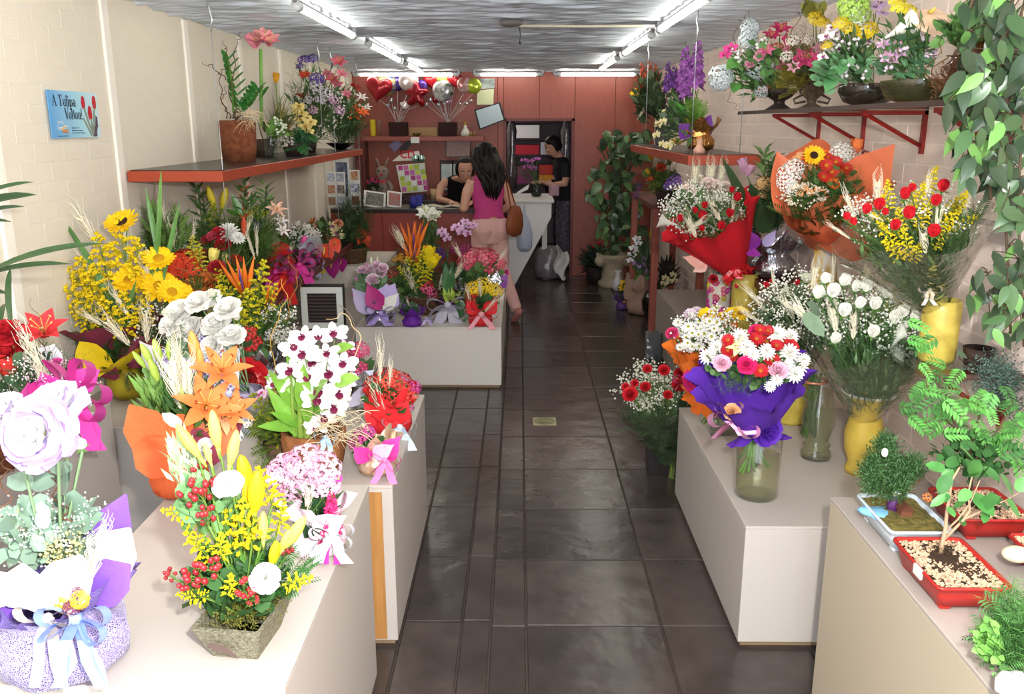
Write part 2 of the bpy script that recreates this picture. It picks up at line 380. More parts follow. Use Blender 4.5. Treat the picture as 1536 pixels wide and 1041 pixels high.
def calla(col='#f2f0e2'):
    a = MB(); V = []; n, k = 16, 7
    for i in range(k):
        v = i / (k - 1)
        for j in range(n + 1):
            t = 2 * PI * j / n - PI; r = .03 + .27 * v ** 2.2 * (1 + .5 * math.cos(t)); z = -.5 + .8 * v + .22 * v ** 3 * math.cos(t); V.append((r * math.sin(t), r * math.cos(t), z))
    a.add(V, [(i * (n + 1) + j, i * (n + 1) + j + 1, (i + 1) * (n + 1) + j + 1, (i + 1) * (n + 1) + j) for i in range(k - 1) for j in range(n)])
    b = MB(); tube(b, [(0, 0, -.2), (0, .02, .1), (0, .05, .3)], [.03, .04, .015], 7)
    return [('spathe', a, [mat(col, .35, .05)]), ('spadix', b, [mat('#e6c23a')])]
def berries(col='#a8262f'):
    rr = random.Random(17); a = MB(); b = MB()
    for i in range(8):
        az = i * 2.4; p = Vector((math.cos(az) * .3 * rr.uniform(.5, 1), math.sin(az) * .3 * rr.uniform(.5, 1), rr.uniform(-.2, .35)))
        tube(a, bez((0, 0, -.5), (0, 0, -.1), p, 4), .014, 4, 1, cap=False); ball(b, p + Vector((0, 0, .09)), .1, 0, 9, 6, 1.25)
        q = MB()
        for k in range(4): petal(q, .15, .09, PI / 2 * k, 1.3, -.5, .2, r0=.01, shape='point', n=2, rr=rr)
        a.join(q, Matrix.Translation(p), 1)
    return [('sprig', a, [mat('#6d8a3c'), mat('#6d8a3c')]), ('berries', b, [mat(col, .3, .1, spec=.5)])]
def hydrangea(col, ccol='#e9e6b0', n=70): return cluster(col, ccol, n, .26, -1)
def fan_palm_spray(col='#5f8a3a'):
    a = MB(); tube(a, [(0, 0, -.5), (0, 0, .3)], [.014, .006], 4)
    for i in range(18):
        z = -.3 + .75 * i / 18; az = i * 2.4; d = Vector((math.cos(az), math.sin(az), .8)).normalized(); L = .34 * (1.15 - i / 20)
        a.join(leaf_mb('lance').move(Matrix.Scale(L, 4)), Matrix.Translation((0, 0, z)) @ frame(d) @ Matrix.Rotation(-PI / 2, 4, 'X').inverted())
    return [('sprig', a, [mat(col)])]
# leaves: along +Y, width X, normal Z, length 1
def leaf_mb(kind='lance', W=None, droop=.12, fold=.25, n=6):
    a = MB(); prof = {'lance': ((0, .03), (.2, .75), (.45, 1), (.75, .6), (1, .0)), 'round': ((0, .1), (.12, .75), (.4, 1), (.75, .8), (1, .05)), 'heart': ((0, .5), (.1, .95), (.3, 1), (.65, .7), (1, 0)), 'strap': ((0, .6), (.2, .9), (.5, 1), (.8, .8), (1, .0)), 'ficus': ((0, .05), (.15, .75), (.38, 1), (.65, .7), (.85, .22), (1, 0))}[kind]
    w = W or {'lance': .26, 'round': .8, 'heart': .8, 'strap': .1, 'ficus': .44}[kind]
    V = []
    for i in range(n + 1):
        t = i / n; k = 0
        while k < len(prof) - 2 and t > prof[k + 1][0]: k += 1
        (t0, w0), (t1, w1) = prof[k], prof[k + 1]; hw = w / 2 * (w0 + (w1 - w0) * (t - t0) / (t1 - t0))
        z = -droop * t * t
        for c in (-1, -.5, 0, .5, 1): V.append((c * hw, t, z + fold * abs(c) * hw * (1 - .35 * abs(c))))
    a.add(V, [(5 * i + c, 5 * i + c + 1, 5 * i + 6 + c, 5 * i + 5 + c) for i in range(n) for c in range(4)])
    return a
LEAF = {}
def _tmpl(kind):
    if kind in LEAF: return LEAF[kind]
    if kind == 'lance': V, F = [(0, 0, 0), (-.13, .42, .04), (0, .45, -.01), (.13, .42, .04), (0, 1, -.1)], [(0, 2, 1), (0, 3, 2), (1, 2, 4), (2, 3, 4)]
    elif kind == 'round': V, F = [(0, 0, 0), (-.36, .3, .06), (0, .4, -.02), (.36, .3, .06), (-.32, .7, .03), (.32, .7, .03), (0, 1, -.08)], [(0, 2, 1), (0, 3, 2), (1, 2, 4), (2, 3, 5), (2, 6, 4), (2, 5, 6)]
    elif kind == 'needle': 
        V = []; F = []
        for i in range(9):
            t = .1 + .1 * i; s = (-1) ** i; an = i * 1.3; dx, dz = .3 * math.cos(an), .3 * math.sin(an); b = len(V)
            V += [(-.012, t, 0), (.012, t, 0), (dx, t + .26, dz)]; F.append((b, b + 1, b + 2))
        b = len(V); V += [(-.01, 0, 0), (.01, 0, 0), (0, 1, 0)]; F.append((b, b + 1, b + 2))
    elif kind == 'fern':
        V = [(-.008, 0, 0), (.008, 0, 0), (0, 1, -.12)]; F = [(0, 1, 2)]
        for i in range(11):
            t = .1 + .08 * i; L = .26 * math.sin(PI * (.18 + .8 * (1 - i / 11))) + .03; z = -.12 * t * t
            for s in (-1, 1):
                b = len(V); V += [(0, t, z), (s * L * .55, t + .05, z + .015), (s * L, t + .12, z - .02), (s * L * .5, t + .1, z + .01)]; F.append((b, b + 1, b + 2, b + 3) if s > 0 else (b, b + 3, b + 2, b + 1))
    elif kind == 'blade': V, F = [(-.02, 0, 0), (.02, 0, 0), (.018, .5, .02), (-.018, .5, .02), (0, 1, -.1)], [(0, 1, 2, 3), (3, 2, 4)]
    elif kind == 'tiny':
        V = []; F = []
        for i in range(5):
            t = .2 * i; a = i * 2.1; dx, dz = .2 * math.cos(a), .2 * math.sin(a); b = len(V)
            V += [(0, t, 0), (dx * .5 - .05, t + .1, dz * .5), (dx, t + .22, dz), (dx * .5 + .05, t + .1, dz * .5 + .03)]; F.append((b, b + 1, b + 2, b + 3))
    LEAF[kind] = (np.array(V, float), F); return LEAF[kind]
def scatter(mb, kind, P, D, S, m=0, spread=.4):
    V, F = _tmpl(kind); N = len(P)
    D = np.asarray(D) + rng.normal(0, spread, (N, 3)); D /= np.linalg.norm(D, axis=1, keepdims=True) + 1e-9
    ref = np.array([0, -.35, 1.0]) + rng.normal(0, .5, (N, 3)); X = np.cross(D, ref); X /= np.linalg.norm(X, axis=1, keepdims=True) + 1e-9
    Z = np.cross(X, D); B = np.stack([X, D, Z], 1)                       # (N,3axes,3)
    W = np.einsum('kc,ncd->nkd', V, B) * np.asarray(S)[:, None, None] + np.asarray(P)[:, None, :]
    return mb.batch(W, F, m)
def ellipsoid(n, c, r, shell=.0):
    d = rng.normal(0, 1, (n, 3)); d /= np.linalg.norm(d, axis=1, keepdims=True)
    q = (shell + (1 - shell) * rng.uniform(0, 1, n)) ** (1 / 3 if not shell else 1)
    return np.array(c) + d * q[:, None] * np.array(r)

_bloom = {}
KIND = {'daisy': daisy, 'mum': mum, 'rose': rose, 'ruffle': ruffle, 'lily': lily, 'bud': bud, 'tulip': tulip, 'orchid': orchid, 'cluster': cluster, 'solidago': solidago, 'wheat': wheat, 'spike': spike, 'strelitzia': strelitzia, 'heliconia': heliconia, 'anthurium': anthurium, 'calla': calla, 'berries': berries, 'hydrangea': hydrangea}
UPRIGHT = {'bud', 'solidago', 'wheat', 'spike', 'strelitzia', 'heliconia', 'calla', 'berries', 'tulip'}
PARTNAME = {'daisy': 'daisy_bloom', 'mum': 'chrysanthemum_bloom', 'rose': 'rose_bloom', 'ruffle': 'double_bloom', 'lily': 'lily_bloom', 'bud': 'flower_bud', 'tulip': 'tulip_bloom', 'orchid': 'orchid_bloom', 'cluster': 'flower_cluster', 'solidago': 'goldenrod_plume', 'wheat': 'wheat_ear', 'spike': 'flower_spike', 'strelitzia': 'bird_of_paradise_bloom', 'heliconia': 'heliconia_bloom', 'anthurium': 'anthurium_bloom', 'calla': 'calla_bloom', 'berries': 'berry_sprig', 'hydrangea': 'hydrangea_head'}
def get_bloom(kind, args, kw):
    key = (kind, args, tuple(sorted(kw.items())))
    if key not in _bloom: _bloom[key] = [(n, mb.mesh(n, ms)) for n, mb, ms in KIND[kind](*args, **kw)]
    return _bloom[key]

class Arr:
    """one arrangement: an Empty at its base, its pot, wrap, blooms and greenery as parts"""
    def __init__(s, name, label, cat, base, mouth=0.1, group=None):
        s.o = thing(name, label, cat, base, group=group); s.base = Vector(base); s.Y = s.base.y
        s.mouth = Vector(base) + Vector((0, 0, mouth)); s.px = (s.base - Vector((0, 0, CAMH))).length / FPX; s.stemP = []
        s.d0 = (s.base - Vector((0, 0, CAMH))).length
    def P(s, x, y, dy=0.0): return at(x, y, Y=s.Y + dy)
    def L(s, p): return Vector(p) - s.base
    def clip(s, P): P[:, 0] = np.clip(P[:, 0], -1.95 - s.base.x, 1.58 - s.base.x); return P
    def part(s, name, mb, mats, smooth=True, kind=None): return mb.build(name, mats, s.o, smooth, kind=kind)
    def bloom(s, kind, pts, *args, dy=0.0, jy=.04, name=None, stem=True, look=None, spin=None, tall=None, **kw):
        ms = get_bloom(kind, args, kw); nm = name or PARTNAME[kind]
        for q in pts:
            x, y, sz = q[:3]; d = q[3] if len(q) > 3 else dy + R.uniform(-jy, jy)
            p = s.P(x, y, d); p.x = min(max(p.x, -1.93), 1.57); k = sz * s.px * (p - Vector((0, 0, CAMH))).length / s.d0
            up = (p - s.mouth).normalized()
            if len(q) > 4:
                a = q[4]; dr = Vector((math.sin(a), -.18, math.cos(a)))
            elif kind in UPRIGHT: dr = (up + Vector((R.uniform(-.15, .15), -.12, .35))).normalized()
            elif look: dr = Vector(look)
            else: dr = up * .75 + Vector((R.uniform(-.22, .22), -.75, .35 + R.uniform(-.1, .2)))
            M = Matrix.Translation(s.L(p)) @ frame(dr, (R.uniform(0, 6.28) if spin is None else spin)) @ Matrix.Scale(k, 4)
            if kind == 'orchid': M = Matrix.Translation(s.L(p)) @ frame(dr, R.uniform(-.35, .35)) @ Matrix.Scale(k, 4)
            if kind in ('strelitzia', 'heliconia'): M = Matrix.Translation(s.L(p)) @ frame(dr) @ Matrix.Rotation(PI / 2 if False else 0, 4, 'Z') @ Matrix.Scale(k, 4)
            if kind == 'anthurium': M = Matrix.Translation(s.L(p)) @ frame(dr, R.uniform(-.4, .4)) @ Matrix.Scale(k, 4)
            o = link(nm, ms[0][1], s.o); o.matrix_local = M
            for n2, me in ms[1:]: link(n2, me, o)
            if stem: s.stemP.append(s.L(p) - Vector(dr).normalized() * k * .35)
        return s
    def stems(s, col='#5f7f3c', r=.0025, bottom=None, name='stems'):
        if not s.stemP: return s
        mb = MB(); b0 = s.L(s.mouth) if bottom is None else Vector(bottom)
        for p in s.stemP:
            b = b0 + Vector((R.uniform(-.02, .02), R.uniform(-.02, .02), R.uniform(-.02, .0)))
            mid = b.lerp(p, .5) + Vector((0, 0, .12 * (p - b).length)) * .4; tube(mb, bez(b, mid, p, 6), r, 4, cap=False)
        s.part(name, mb, mat(col), kind='stuff'); return s
    def fill(s, kind, bx, n, size, col, dy=0.0, depth=None, spread=.45, name='foliage', col2=None, m=None, shell=.3, upd=.35, var=.3):
        x0, y0, x1, y1 = bx; c = s.P((x0 + x1) / 2, (y0 + y1) / 2, dy); e = s.P(x1, y0, dy); r = Vector((abs(e.x - c.x), 0, abs(e.z - c.z))); r.y = depth if depth else .75 * r.x
        P = s.clip(ellipsoid(n, s.L(c), r, shell)); D = P - np.array(s.L(s.mouth)); D /= np.linalg.norm(D, axis=1, keepdims=True) + 1e-6; D[:, 2] += upd
        S = size * s.px * rng.uniform(.65, 1.2, n); mb = MB()
        scatter(mb, kind, P - D * S[:, None] * .5, D, S, spread=spread)
        s.part(name, mb, [m or mat(col, .55, var, spec=.3)], kind='stuff'); return s
    def conefill(s, foot, top, r1, n, size, col, kind='fern', v0=.2, pw=.9, name='foliage', spread=.25, out=.45):
        a, b = Vector(foot), Vector(top); ax = b - a; h = ax.length; M = np.array(frame(ax)); v = v0 + (1 - v0) * rng.uniform(0, 1, n) ** .7; q = r1 * v ** pw * np.sqrt(rng.uniform(.1, 1, n)) * .92; t = rng.uniform(0, 2 * PI, n)
        P = np.stack([q * np.cos(t), q * np.sin(t), h * v], 1); D = np.stack([out * np.cos(t), out * np.sin(t), np.ones(n)], 1); P = P @ M[:3, :3].T + np.array(a); D = D @ M[:3, :3].T; D /= np.linalg.norm(D, axis=1, keepdims=True)
        S = size * s.px * rng.uniform(.7, 1.15, n); mb = MB(); scatter(mb, kind, P - D * S[:, None] * .7, D, S, spread=spread); s.part(name, mb, mat(col, .55, .3), kind='stuff'); return s
    def specks(s, bx, n, size, col='#f6f4ea', dy=0.0, depth=None, name='tiny_blossom', stem='#7d8f5c', shell=.45, clump=0):
        x0, y0, x1, y1 = bx; c = s.P((x0 + x1) / 2, (y0 + y1) / 2, dy); e = s.P(x1, y0, dy); r = Vector((abs(e.x - c.x), 0, abs(e.z - c.z))); r.y = depth if depth else .75 * r.x
        P = s.clip(ellipsoid(n, s.L(c), r, shell))
        if clump: 
            C = ellipsoid(max(4, n // clump), s.L(c), r, shell); P = C[rng.integers(0, len(C), n)] + rng.normal(0, 1, (n, 3)) * np.array(r) * .1
        S = size * s.px * .5 * rng.uniform(.6, 1.25, n); mb = MB(); mb.batch(P[:, None, :] + OCT[None] * S[:, None, None], OCTF, 0)
        B = np.array(s.L(s.mouth)); q = P[::3]; A = q + (B - q) * rng.uniform(.18, .4, (len(q), 1)) + rng.normal(0, .01, (len(q), 3)); w = .3 * size * s.px * .3
        T = np.stack([A - [w, 0, 0], A + [w, 0, 0], q], 1); mb.batch(T, [(0, 1, 2)], 1)
        s.part(name, mb, [mat(col, .8, .1), mat(stem)], kind='stuff'); return s
    def leaf(s, x0, y0, x1, y1, wpx, col='#4f8a3a', dy0=0.0, dy1=0.0, kind='lance', sag=.0, name='leaf', rough=.35, face=(0, -.6, .8), n=8):
        """one large leaf from its foot to its tip"""
        a, b = s.L(s.P(x0, y0, dy0)), s.L(s.P(x1, y1, dy1)); L = (b - a).length; d = (b - a).normalized()
        f = Vector(face); xs = d.cross(f); xs = xs.normalized() if xs.length > .05 else d.orthogonal().normalized(); z = xs.cross(d)
        mb = leaf_mb(kind, W=wpx * s.px / L, droop=sag * 0, n=n)
        if sag: mb.V = [np.column_stack([v[:, 0], v[:, 1], v[:, 2] + sag * 4 * v[:, 1] * (1 - v[:, 1])]) for v in mb.V]
        mb.move(Matrix.Translation(a) @ Matrix((xs, d, z)).transposed().to_4x4() @ Matrix.Scale(L, 4))
        s.part(name, mb, mat(col, rough, .12, spec=.4, noise=.25, nscale=30)); return s
    def twig(s, pts, r=.0025, col='#6b4a35', dy=0.0, curl=.012, name='twig', n=20):
        w = [s.L(s.P(x, y, dy)) for x, y in pts]; out = []
        for i in range(n):
            t = i / (n - 1) * (len(w) - 1); k = min(int(t), len(w) - 2); out.append(w[k].lerp(w[k + 1], t - k) + Vector((math.sin(i * 1.3), math.cos(i * .9), math.sin(i * .7))) * curl * (i > 0))
        mb = MB(); tube(mb, out, [r * (1.2 - .8 * i / n) for i in range(n)], 5); s.part(name, mb, mat(col, .7, .1)); return s
    def bow(s, x, y, sz, col, dy=-.05, loops=2, tails=2, tailpx=None, m=None, name='bow', face=(0, -1, .25), wid=.32):
        p = s.L(s.P(x, y, dy)); k = sz * s.px; mb = MB(); F = frame(face, 0)
        for i in range(loops * 2):
            sg = -1 if i % 2 else 1; a = (.15 + .45 * (i // 2)) * (1 if i // 2 % 2 == 0 else -1) + R.uniform(-.15, .15); dx, dz = math.cos(a) * sg, math.sin(a)
            pts = []
            for j in range(13):
                t = j / 12 * PI; q = math.sin(t); h = math.sin(2 * t); pts.append(Vector((dx * q * .5 - dz * h * .14, dz * q * .5 + abs(dx) * h * .14, .06 + .1 * q)))
            ribbon(mb, pts, wid, (0.0, 0.15, 1), taper=lambda t: .35 + .65 * math.sin(PI * t))
        for i in range(tails):
            sg = (-1) ** i; L = (tailpx or sz * .7) / sz; pts = [Vector((0, 0, .05)), Vector((sg * .12, -.3 * L, .12)), Vector((sg * .18 + R.uniform(-.1, .1), -.65 * L, .02)), Vector((sg * .3 + R.uniform(-.1, .1), -L, .08))]
            ribbon(mb, pts, wid * .8, (1, 0.1, .2))
        ball(mb, (0, 0, .08), .1, n=8, k=5)
        mb.move(Matrix.Translation(p) @ F @ Matrix.Scale(k, 4)); s.part(name, mb, m or mat(col, .35, .05, spec=.5)); return s
    def cone(s, foot, top, r0, r1, col=None, ruff=9, amp=.12, pw=1.2, m=None, name='wrap', n=72, k=10, jag=0.0, lip=0.0, open_dir=None, wrinkle=.0, nf=None):
        """ruffled paper cone from foot to top (local points)"""
        a, b = Vector(foot), Vector(top); ax = b - a; h = ax.length; M = Matrix.Translation(a) @ frame(ax); V = []; rr = random.Random(len(name) + int(h * 997))
        ph = rr.uniform(0, 6)
        for i in range(k + 1):
            v = i / k; r = r0 + (r1 - r0) * v ** pw
            for j in range(n):
                t = 2 * PI * j / n; w = v * v
                q = r * (1 + amp * w * (math.sin(ruff * t + ph) + .45 * v * math.sin(2.6 * ruff * t + ph)) + wrinkle * rr.uniform(-1, 1) + .04 * math.sin(2 * t + ph))
                if i == k and lip: q *= 1 + lip
                V.append((q * math.cos(t), q * math.sin(t), h * v + jag * h * w * math.cos((nf or 4) * t + ph) + amp * .5 * r1 * w * math.cos(ruff * t + ph)))
        mb = MB(); mb.add(V, [(i * n + j, i * n + (j + 1) % n, (i + 1) * n + (j + 1) % n, (i + 1) * n + j) for i in range(k) for j in range(n)]); mb.move(M)
        s.part(name, mb, m or mat(col, .75, 0, bump=.25, bscale=120)); return s
    def pot(s, prof, mats, name='pot', n=28, fn=None, sx=1, sy=1, smooth=True):
        mb = MB(); lathe(mb, prof, n, fn=fn, sx=sx, sy=sy); s.part(name, mb, mats, smooth); return s
    def wrapped_pot(s, r, h, m, flare=1.35, ears=5, name='wrapped_pot', eh=.5, wr=.05, seed=1, neck=.62):
        """foil or tissue gathered round a pot: belly, tied neck, flaring pointed top"""
        rr = random.Random(seed); n = 60; prof = [(.55, 0), (.86, .06), (1, .26), (.96, .5), (.72, .72), (neck, .8), (.8, .9), (1.05, 1.02), (flare, 1.2)]; V = []
        for i, (q, z) in enumerate(prof):
            for j in range(n):
                t = 2 * PI * j / n; g = max(0, (z - .6)) * 2
                w = 1 + wr * math.sin(19 * t + i) + wr * rr.uniform(-.8, .8) + .1 * g * math.sin(11 * t + seed); top = (z > .85) * (z - .85) / .35
                V.append((r * q * w * math.cos(t), r * q * w * math.sin(t), h * (z + eh * top * (math.cos(ears * t + seed) * .5 + .3))))
        mb = MB(); mb.add(V, [(i * n + j, i * n + (j + 1) % n, (i + 1) * n + (j + 1) % n, (i + 1) * n + j) for i in range(len(prof) - 1) for j in range(n)] + [tuple(range(n))[::-1]])
        s.part(name, mb, m); return s
    def ear(s, x0, y0, x1, y1, wpx, m, dy0=0.0, dy1=0.0, name='tissue_corner', kind=None, face=(0, -1, .2)):
        kind = kind or getattr(s, 'ek', 'ficus')
        a, b = s.L(s.P(x0, y0, dy0)), s.L(s.P(x1, y1, dy1)); L = (b - a).length; d = (b - a).normalized(); f = Vector(face); xs = d.cross(f).normalized(); z = xs.cross(d)
        mb = leaf_mb(kind, W=wpx * s.px / L, droop=.1, fold=.3, n=8); mb.move(Matrix.Translation(a) @ Matrix((xs, d, z)).transposed().to_4x4() @ Matrix.Scale(L, 4)); s.part(name, mb, m); return s
    def basket(s, r0, r1, h, col='#7a5a36', col2='#4f3720'):
        n, k = 48, 12; mb = MB(); V = []
        for i in range(k + 1):
            z = h * i / k
            for j in range(n):
                t = 2 * PI * j / n; q = (r0 + (r1 - r0) * i / k) * (1 + .035 * math.sin(n / 4 * t + PI * i)); V.append((q * math.cos(t), q * math.sin(t), z))
        mb.add(V, [(i * n + j, i * n + (j + 1) % n, (i + 1) * n + (j + 1) % n, (i + 1) * n + j) for i in range(k) for j in range(n)] + [tuple(range(n))[::-1]])
        s.part('woven_basket', mb, mat(col, .8, 0, bump=.6, bscale=80, col2=col2, nscale=50)); rim = MB(); tube(rim, [(r1 * math.cos(t), r1 * math.sin(t), h + .004 * math.sin(12 * t)) for t in [2 * PI * i / 40 for i in range(41)]], .009, 6)
        s.part('basket_rim', rim, mat(col, .8, .1)); return s
def vase(name, label, cat, loc, prof, m, n=32, group=None, extra=None, sx=1, sy=1, bname='body', fn=None):
    t = thing(name, label, cat, loc, group=group); mb = MB(); lathe(mb, prof, n, sx=sx, sy=sy, fn=fn); mb.build(bname, m, t); return t
# ------------------------------------------------------------------ the shop: floor, walls, ceiling, back wall
XL, XR, YB, HC = -2.0, 1.63, 10.8, 2.45
grout = mat('#4a3e39', .8, 0, noise=.3, nscale=20)
slate = mat('#4b423e', .24, .25, bump=.55, bscale=6, spec=.5, noise=.4, nscale=5, detail=6)
mb = MB(); box(mb, (-2.3, -1.6, -.12), (2.0, 14.2, -.006)); fl = struct(mb.build('floor', grout, smooth=False))
colsX = [-2.0, -1.55, -1.04, -.53, -.26, -.148, -.105 + .0, .04, .525, 1.04, 1.55, 1.66]
colsX = [-2.03, -1.46, -.95, -.44, -.215, -.105 + .0, .03, .545, 1.06, 1.66]
TILES = []
for ci in range(len(colsX) - 1):
    x0, x1 = colsX[ci], colsX[ci + 1]; off = R.uniform(-.03, .03) if x1 - x0 < .4 else R.uniform(-.02, .02)
    for r in range(26):
        y0 = .89 + .515 * r + off - .01; g = .0038
        if x1 <= x0: continue
        tm = MB(); box(tm, (x0 + g, y0 + g, -.03), (x1 - g, y0 + .515 - g, R.uniform(-.0012, .0012)), 0, .003)
        o = tm.build('slate_tile', slate, fl, smooth=False)
white_l = mat('#ece4d3', .75, 0, bump=.15, bscale=90, noise=.02, nscale=3); pink_r = mat('#ead7cd', .75, .05, bump=.25, bscale=80, noise=.06, nscale=4)
mortar_r = mat('#f0e0d6', .85, 0, bump=.3, bscale=120)
def proj(P):
    q = Vector(P) - Vector((0, 0, CAMH)); c, s_ = math.cos(YAW), math.sin(YAW); q = Vector((c * q.x + s_ * q.y, -s_ * q.x + c * q.y, q.z))
    d = math.cos(PITCH) * q.y - math.sin(PITCH) * q.z; u = math.sin(PITCH) * q.y + math.cos(PITCH) * q.z
    return (CX + FPX * q.x / d, CY - FPX * u / d, d) if d > .05 else (-9999, 0, d)
def brick_wall(name, X, sgn, m, mm, dep, joint, bl=.235, bh=.0805):
    mb = MB(); box(mb, (min(X - sgn * .12, X - sgn * dep), -1.6, -.05), (max(X - sgn * .12, X - sgn * dep), YB + .1, HC + .05)); w = struct(mb.build(name, mm, smooth=False))
    b = min(.003, dep * .9); hy, hz = (bl - joint) / 2, (bh - joint) / 2
    V = [(-sgn * dep * 1.2, -hy, -hz), (-sgn * dep * 1.2, hy, -hz), (-sgn * dep * 1.2, hy, hz), (-sgn * dep * 1.2, -hy, hz), (0, -hy + b, -hz + b), (0, hy - b, -hz + b), (0, hy - b, hz - b), (0, -hy + b, hz - b)]
    F = [(4, 5, 6, 7), (0, 1, 5, 4), (1, 2, 6, 5), (2, 3, 7, 6), (3, 0, 4, 7)]
    if sgn < 0: F = [f[::-1] for f in F]
    cells = []
    for r in range(int(HC / bh) + 1):
        z = (r + .5) * bh
        for c in range(-6, int(YB / bl) + 1):
            y = (c + .5 + (.5 if r % 2 else 0)) * bl
            if z + hz < HC and y + hy < YB: px, py, d = proj((X, y, z)); cells.append((not (0 < px < 1536 and 0 < py < 1041), d, y, z))
    cells.sort(); one = MB(); one.add(V, F); me = one.mesh('brick', m, False); rest = MB()
    for i, (o, d, y, z) in enumerate(cells):
        j = R.uniform(-.0008, .0008)
        if i < 300: link('brick', me, w, (X + j, y, z))
        else: rest.add([(v[0] + X + j, v[1] + y, v[2] + z) for v in V], F)
    rest.build('far_brickwork', m, w, False, kind='stuff'); return w
brick_wall('wall_left', XL, 1, white_l, white_l, .0011, .005)
brick_wall('wall_right', XR, -1, pink_r, mortar_r, .0022, .008)
trimm = mat('#fbf6ea', .6, 0)
for i, y in enumerate((2.33, 3.37, 4.41, 5.46, 6.5, 7.56, 8.61, 9.65)):
    mb = MB(); box(mb, (XL - .01, y - .035, 0), (XL + .012, y + .035, HC), 0, .004); struct(mb.build('trim_%d' % (i + 1), trimm, smooth=False))
# ceiling: crumpled insulation sheet, ridges running across the room
nx, ny = 120, 1050; xs = np.linspace(-2.1, 1.75, nx); ys = np.linspace(-1.6, 10.9, ny); Xg, Yg = np.meshgrid(xs, ys); H = np.zeros_like(Xg)
for k in range(26):
    fy = rng.uniform(25, 150); fx = rng.uniform(-.14, .14) * fy; H += rng.uniform(.3, 1) * np.sin(fx * Xg + fy * Yg + rng.uniform(0, 6) + 1.6 * np.sin(rng.uniform(2, 9) * Xg + rng.uniform(0, 6)) + .8 * np.sin(rng.uniform(3, 8) * Yg)) / (fy / 30) ** .55
H *= .0062 / H.std(); mb = MB(); mb.add(np.stack([Xg, Yg, HC + .012 + H], -1).reshape(-1, 3), [(i * nx + j, (i + 1) * nx + j, (i + 1) * nx + j + 1, i * nx + j + 1) for i in range(ny - 1) for j in range(nx - 1)])
box(mb, (-2.1, -1.6, HC + .08), (1.75, 14.2, HC + .2))
struct(mb.build('ceiling', mat('#e2ecf8', .36, 0, metal=.12, bump=.6, bscale=16, spec=.5, noise=.16, nscale=18, stretch=(.35, 2.2, 1)), smooth=True))
# back wall: reddish wood panels round a doorway
wood = mat('#a55646', .42, .06, spec=.4, noise=.28, nscale=26, stretch=(5, 5, .22), detail=5); wood_dk = mat('#6a2f2a', .45, .05, noise=.3, nscale=26, stretch=(5, 5, .25))
wood_red = mat('#b0492c', .38, .04, spec=.4, noise=.16, nscale=24, stretch=(5, .25, 5)); dark_top = mat('#2c1f1d', .3, 0, spec=.5)
DX0, DX1, DZ = -.19, .665, 1.915
mb = MB(); box(mb, (-2.1, YB + .03, 0), (DX0, YB + .12, HC + .1)); box(mb, (DX1, YB + .03, 0), (1.75, YB + .12, HC + .1)); box(mb, (DX0, YB + .03, DZ), (DX1, YB + .12, HC + .1))
bw = struct(mb.build('wall_back', wood_dk, smooth=False))
for x0, x1, z0 in [(-2.0, -1.45, 0), (-1.45, -.85, 0), (-.85, -.26, 0), (-.26, DX0, 0), (DX0, .24, DZ), (.24, DX1, DZ), (DX1, 1.15, 0), (1.15, 1.63, 0)]:
    mb = MB(); box(mb, (x0 + .002, YB, z0 + .002), (x1 - .002, YB + .04, HC), 0, .002); mb.build('wood_panel', wood, bw, False)
mb = MB(); box(mb, (DX0 - .004, YB - .012, 0), (DX0 + .03, YB + .13, DZ)); box(mb, (DX1 - .03, YB - .012, 0), (DX1 + .004, YB + .13, DZ)); box(mb, (DX0, YB - .012, DZ - .03), (DX1, YB + .13, DZ + .004))
struct(mb.build('door_1', mat('#7c3a30', .4, 0, noise=.25, nscale=20, stretch=(5, 5, .3)), smooth=False))
# workroom behind the doorway
wr = mat('#8a7f84', .8, 0, noise=.2)
mb = MB(); box(mb, (-1.2, 13.9, 0), (1.9, 14.0, 2.6)); struct(mb.build('wall_workroom_back', wr, smooth=False))
mb = MB(); box(mb, (-1.3, 10.92, 0), (-1.2, 14, 2.6)); struct(mb.build('wall_workroom_left', wr, smooth=False))
mb = MB(); box(mb, (1.8, 10.92, 0), (1.9, 14, 2.6)); struct(mb.build('wall_workroom_right', wr, smooth=False))
mb = MB()
for y in (.0,):
    lathe(mb, [(.0, .004), (.055, .004), (.06, .002), (.062, -.004)], 24)
dr = thing('floor_drain', 'small pale metal drain grate set in the dark slate floor', 'drain', (.165, 5.27, .001))
m_dr = mat('#b9b48f', .5, 0, metal=.2, noise=.2); mb = MB(); box(mb, (-.075, -.075, -.004), (.075, .075, .002), 0, .002); mb.build('frame', m_dr, dr, False)
mb = MB()
for r in (.02, .035, .05, .062): tube(mb, [(r * math.cos(a), r * math.sin(a), .003) for a in [2 * PI * i / 24 for i in range(25)]], .0035, 4)
mb.build('ring_grate', mat('#8c8668', .5, 0, metal=.3), dr)
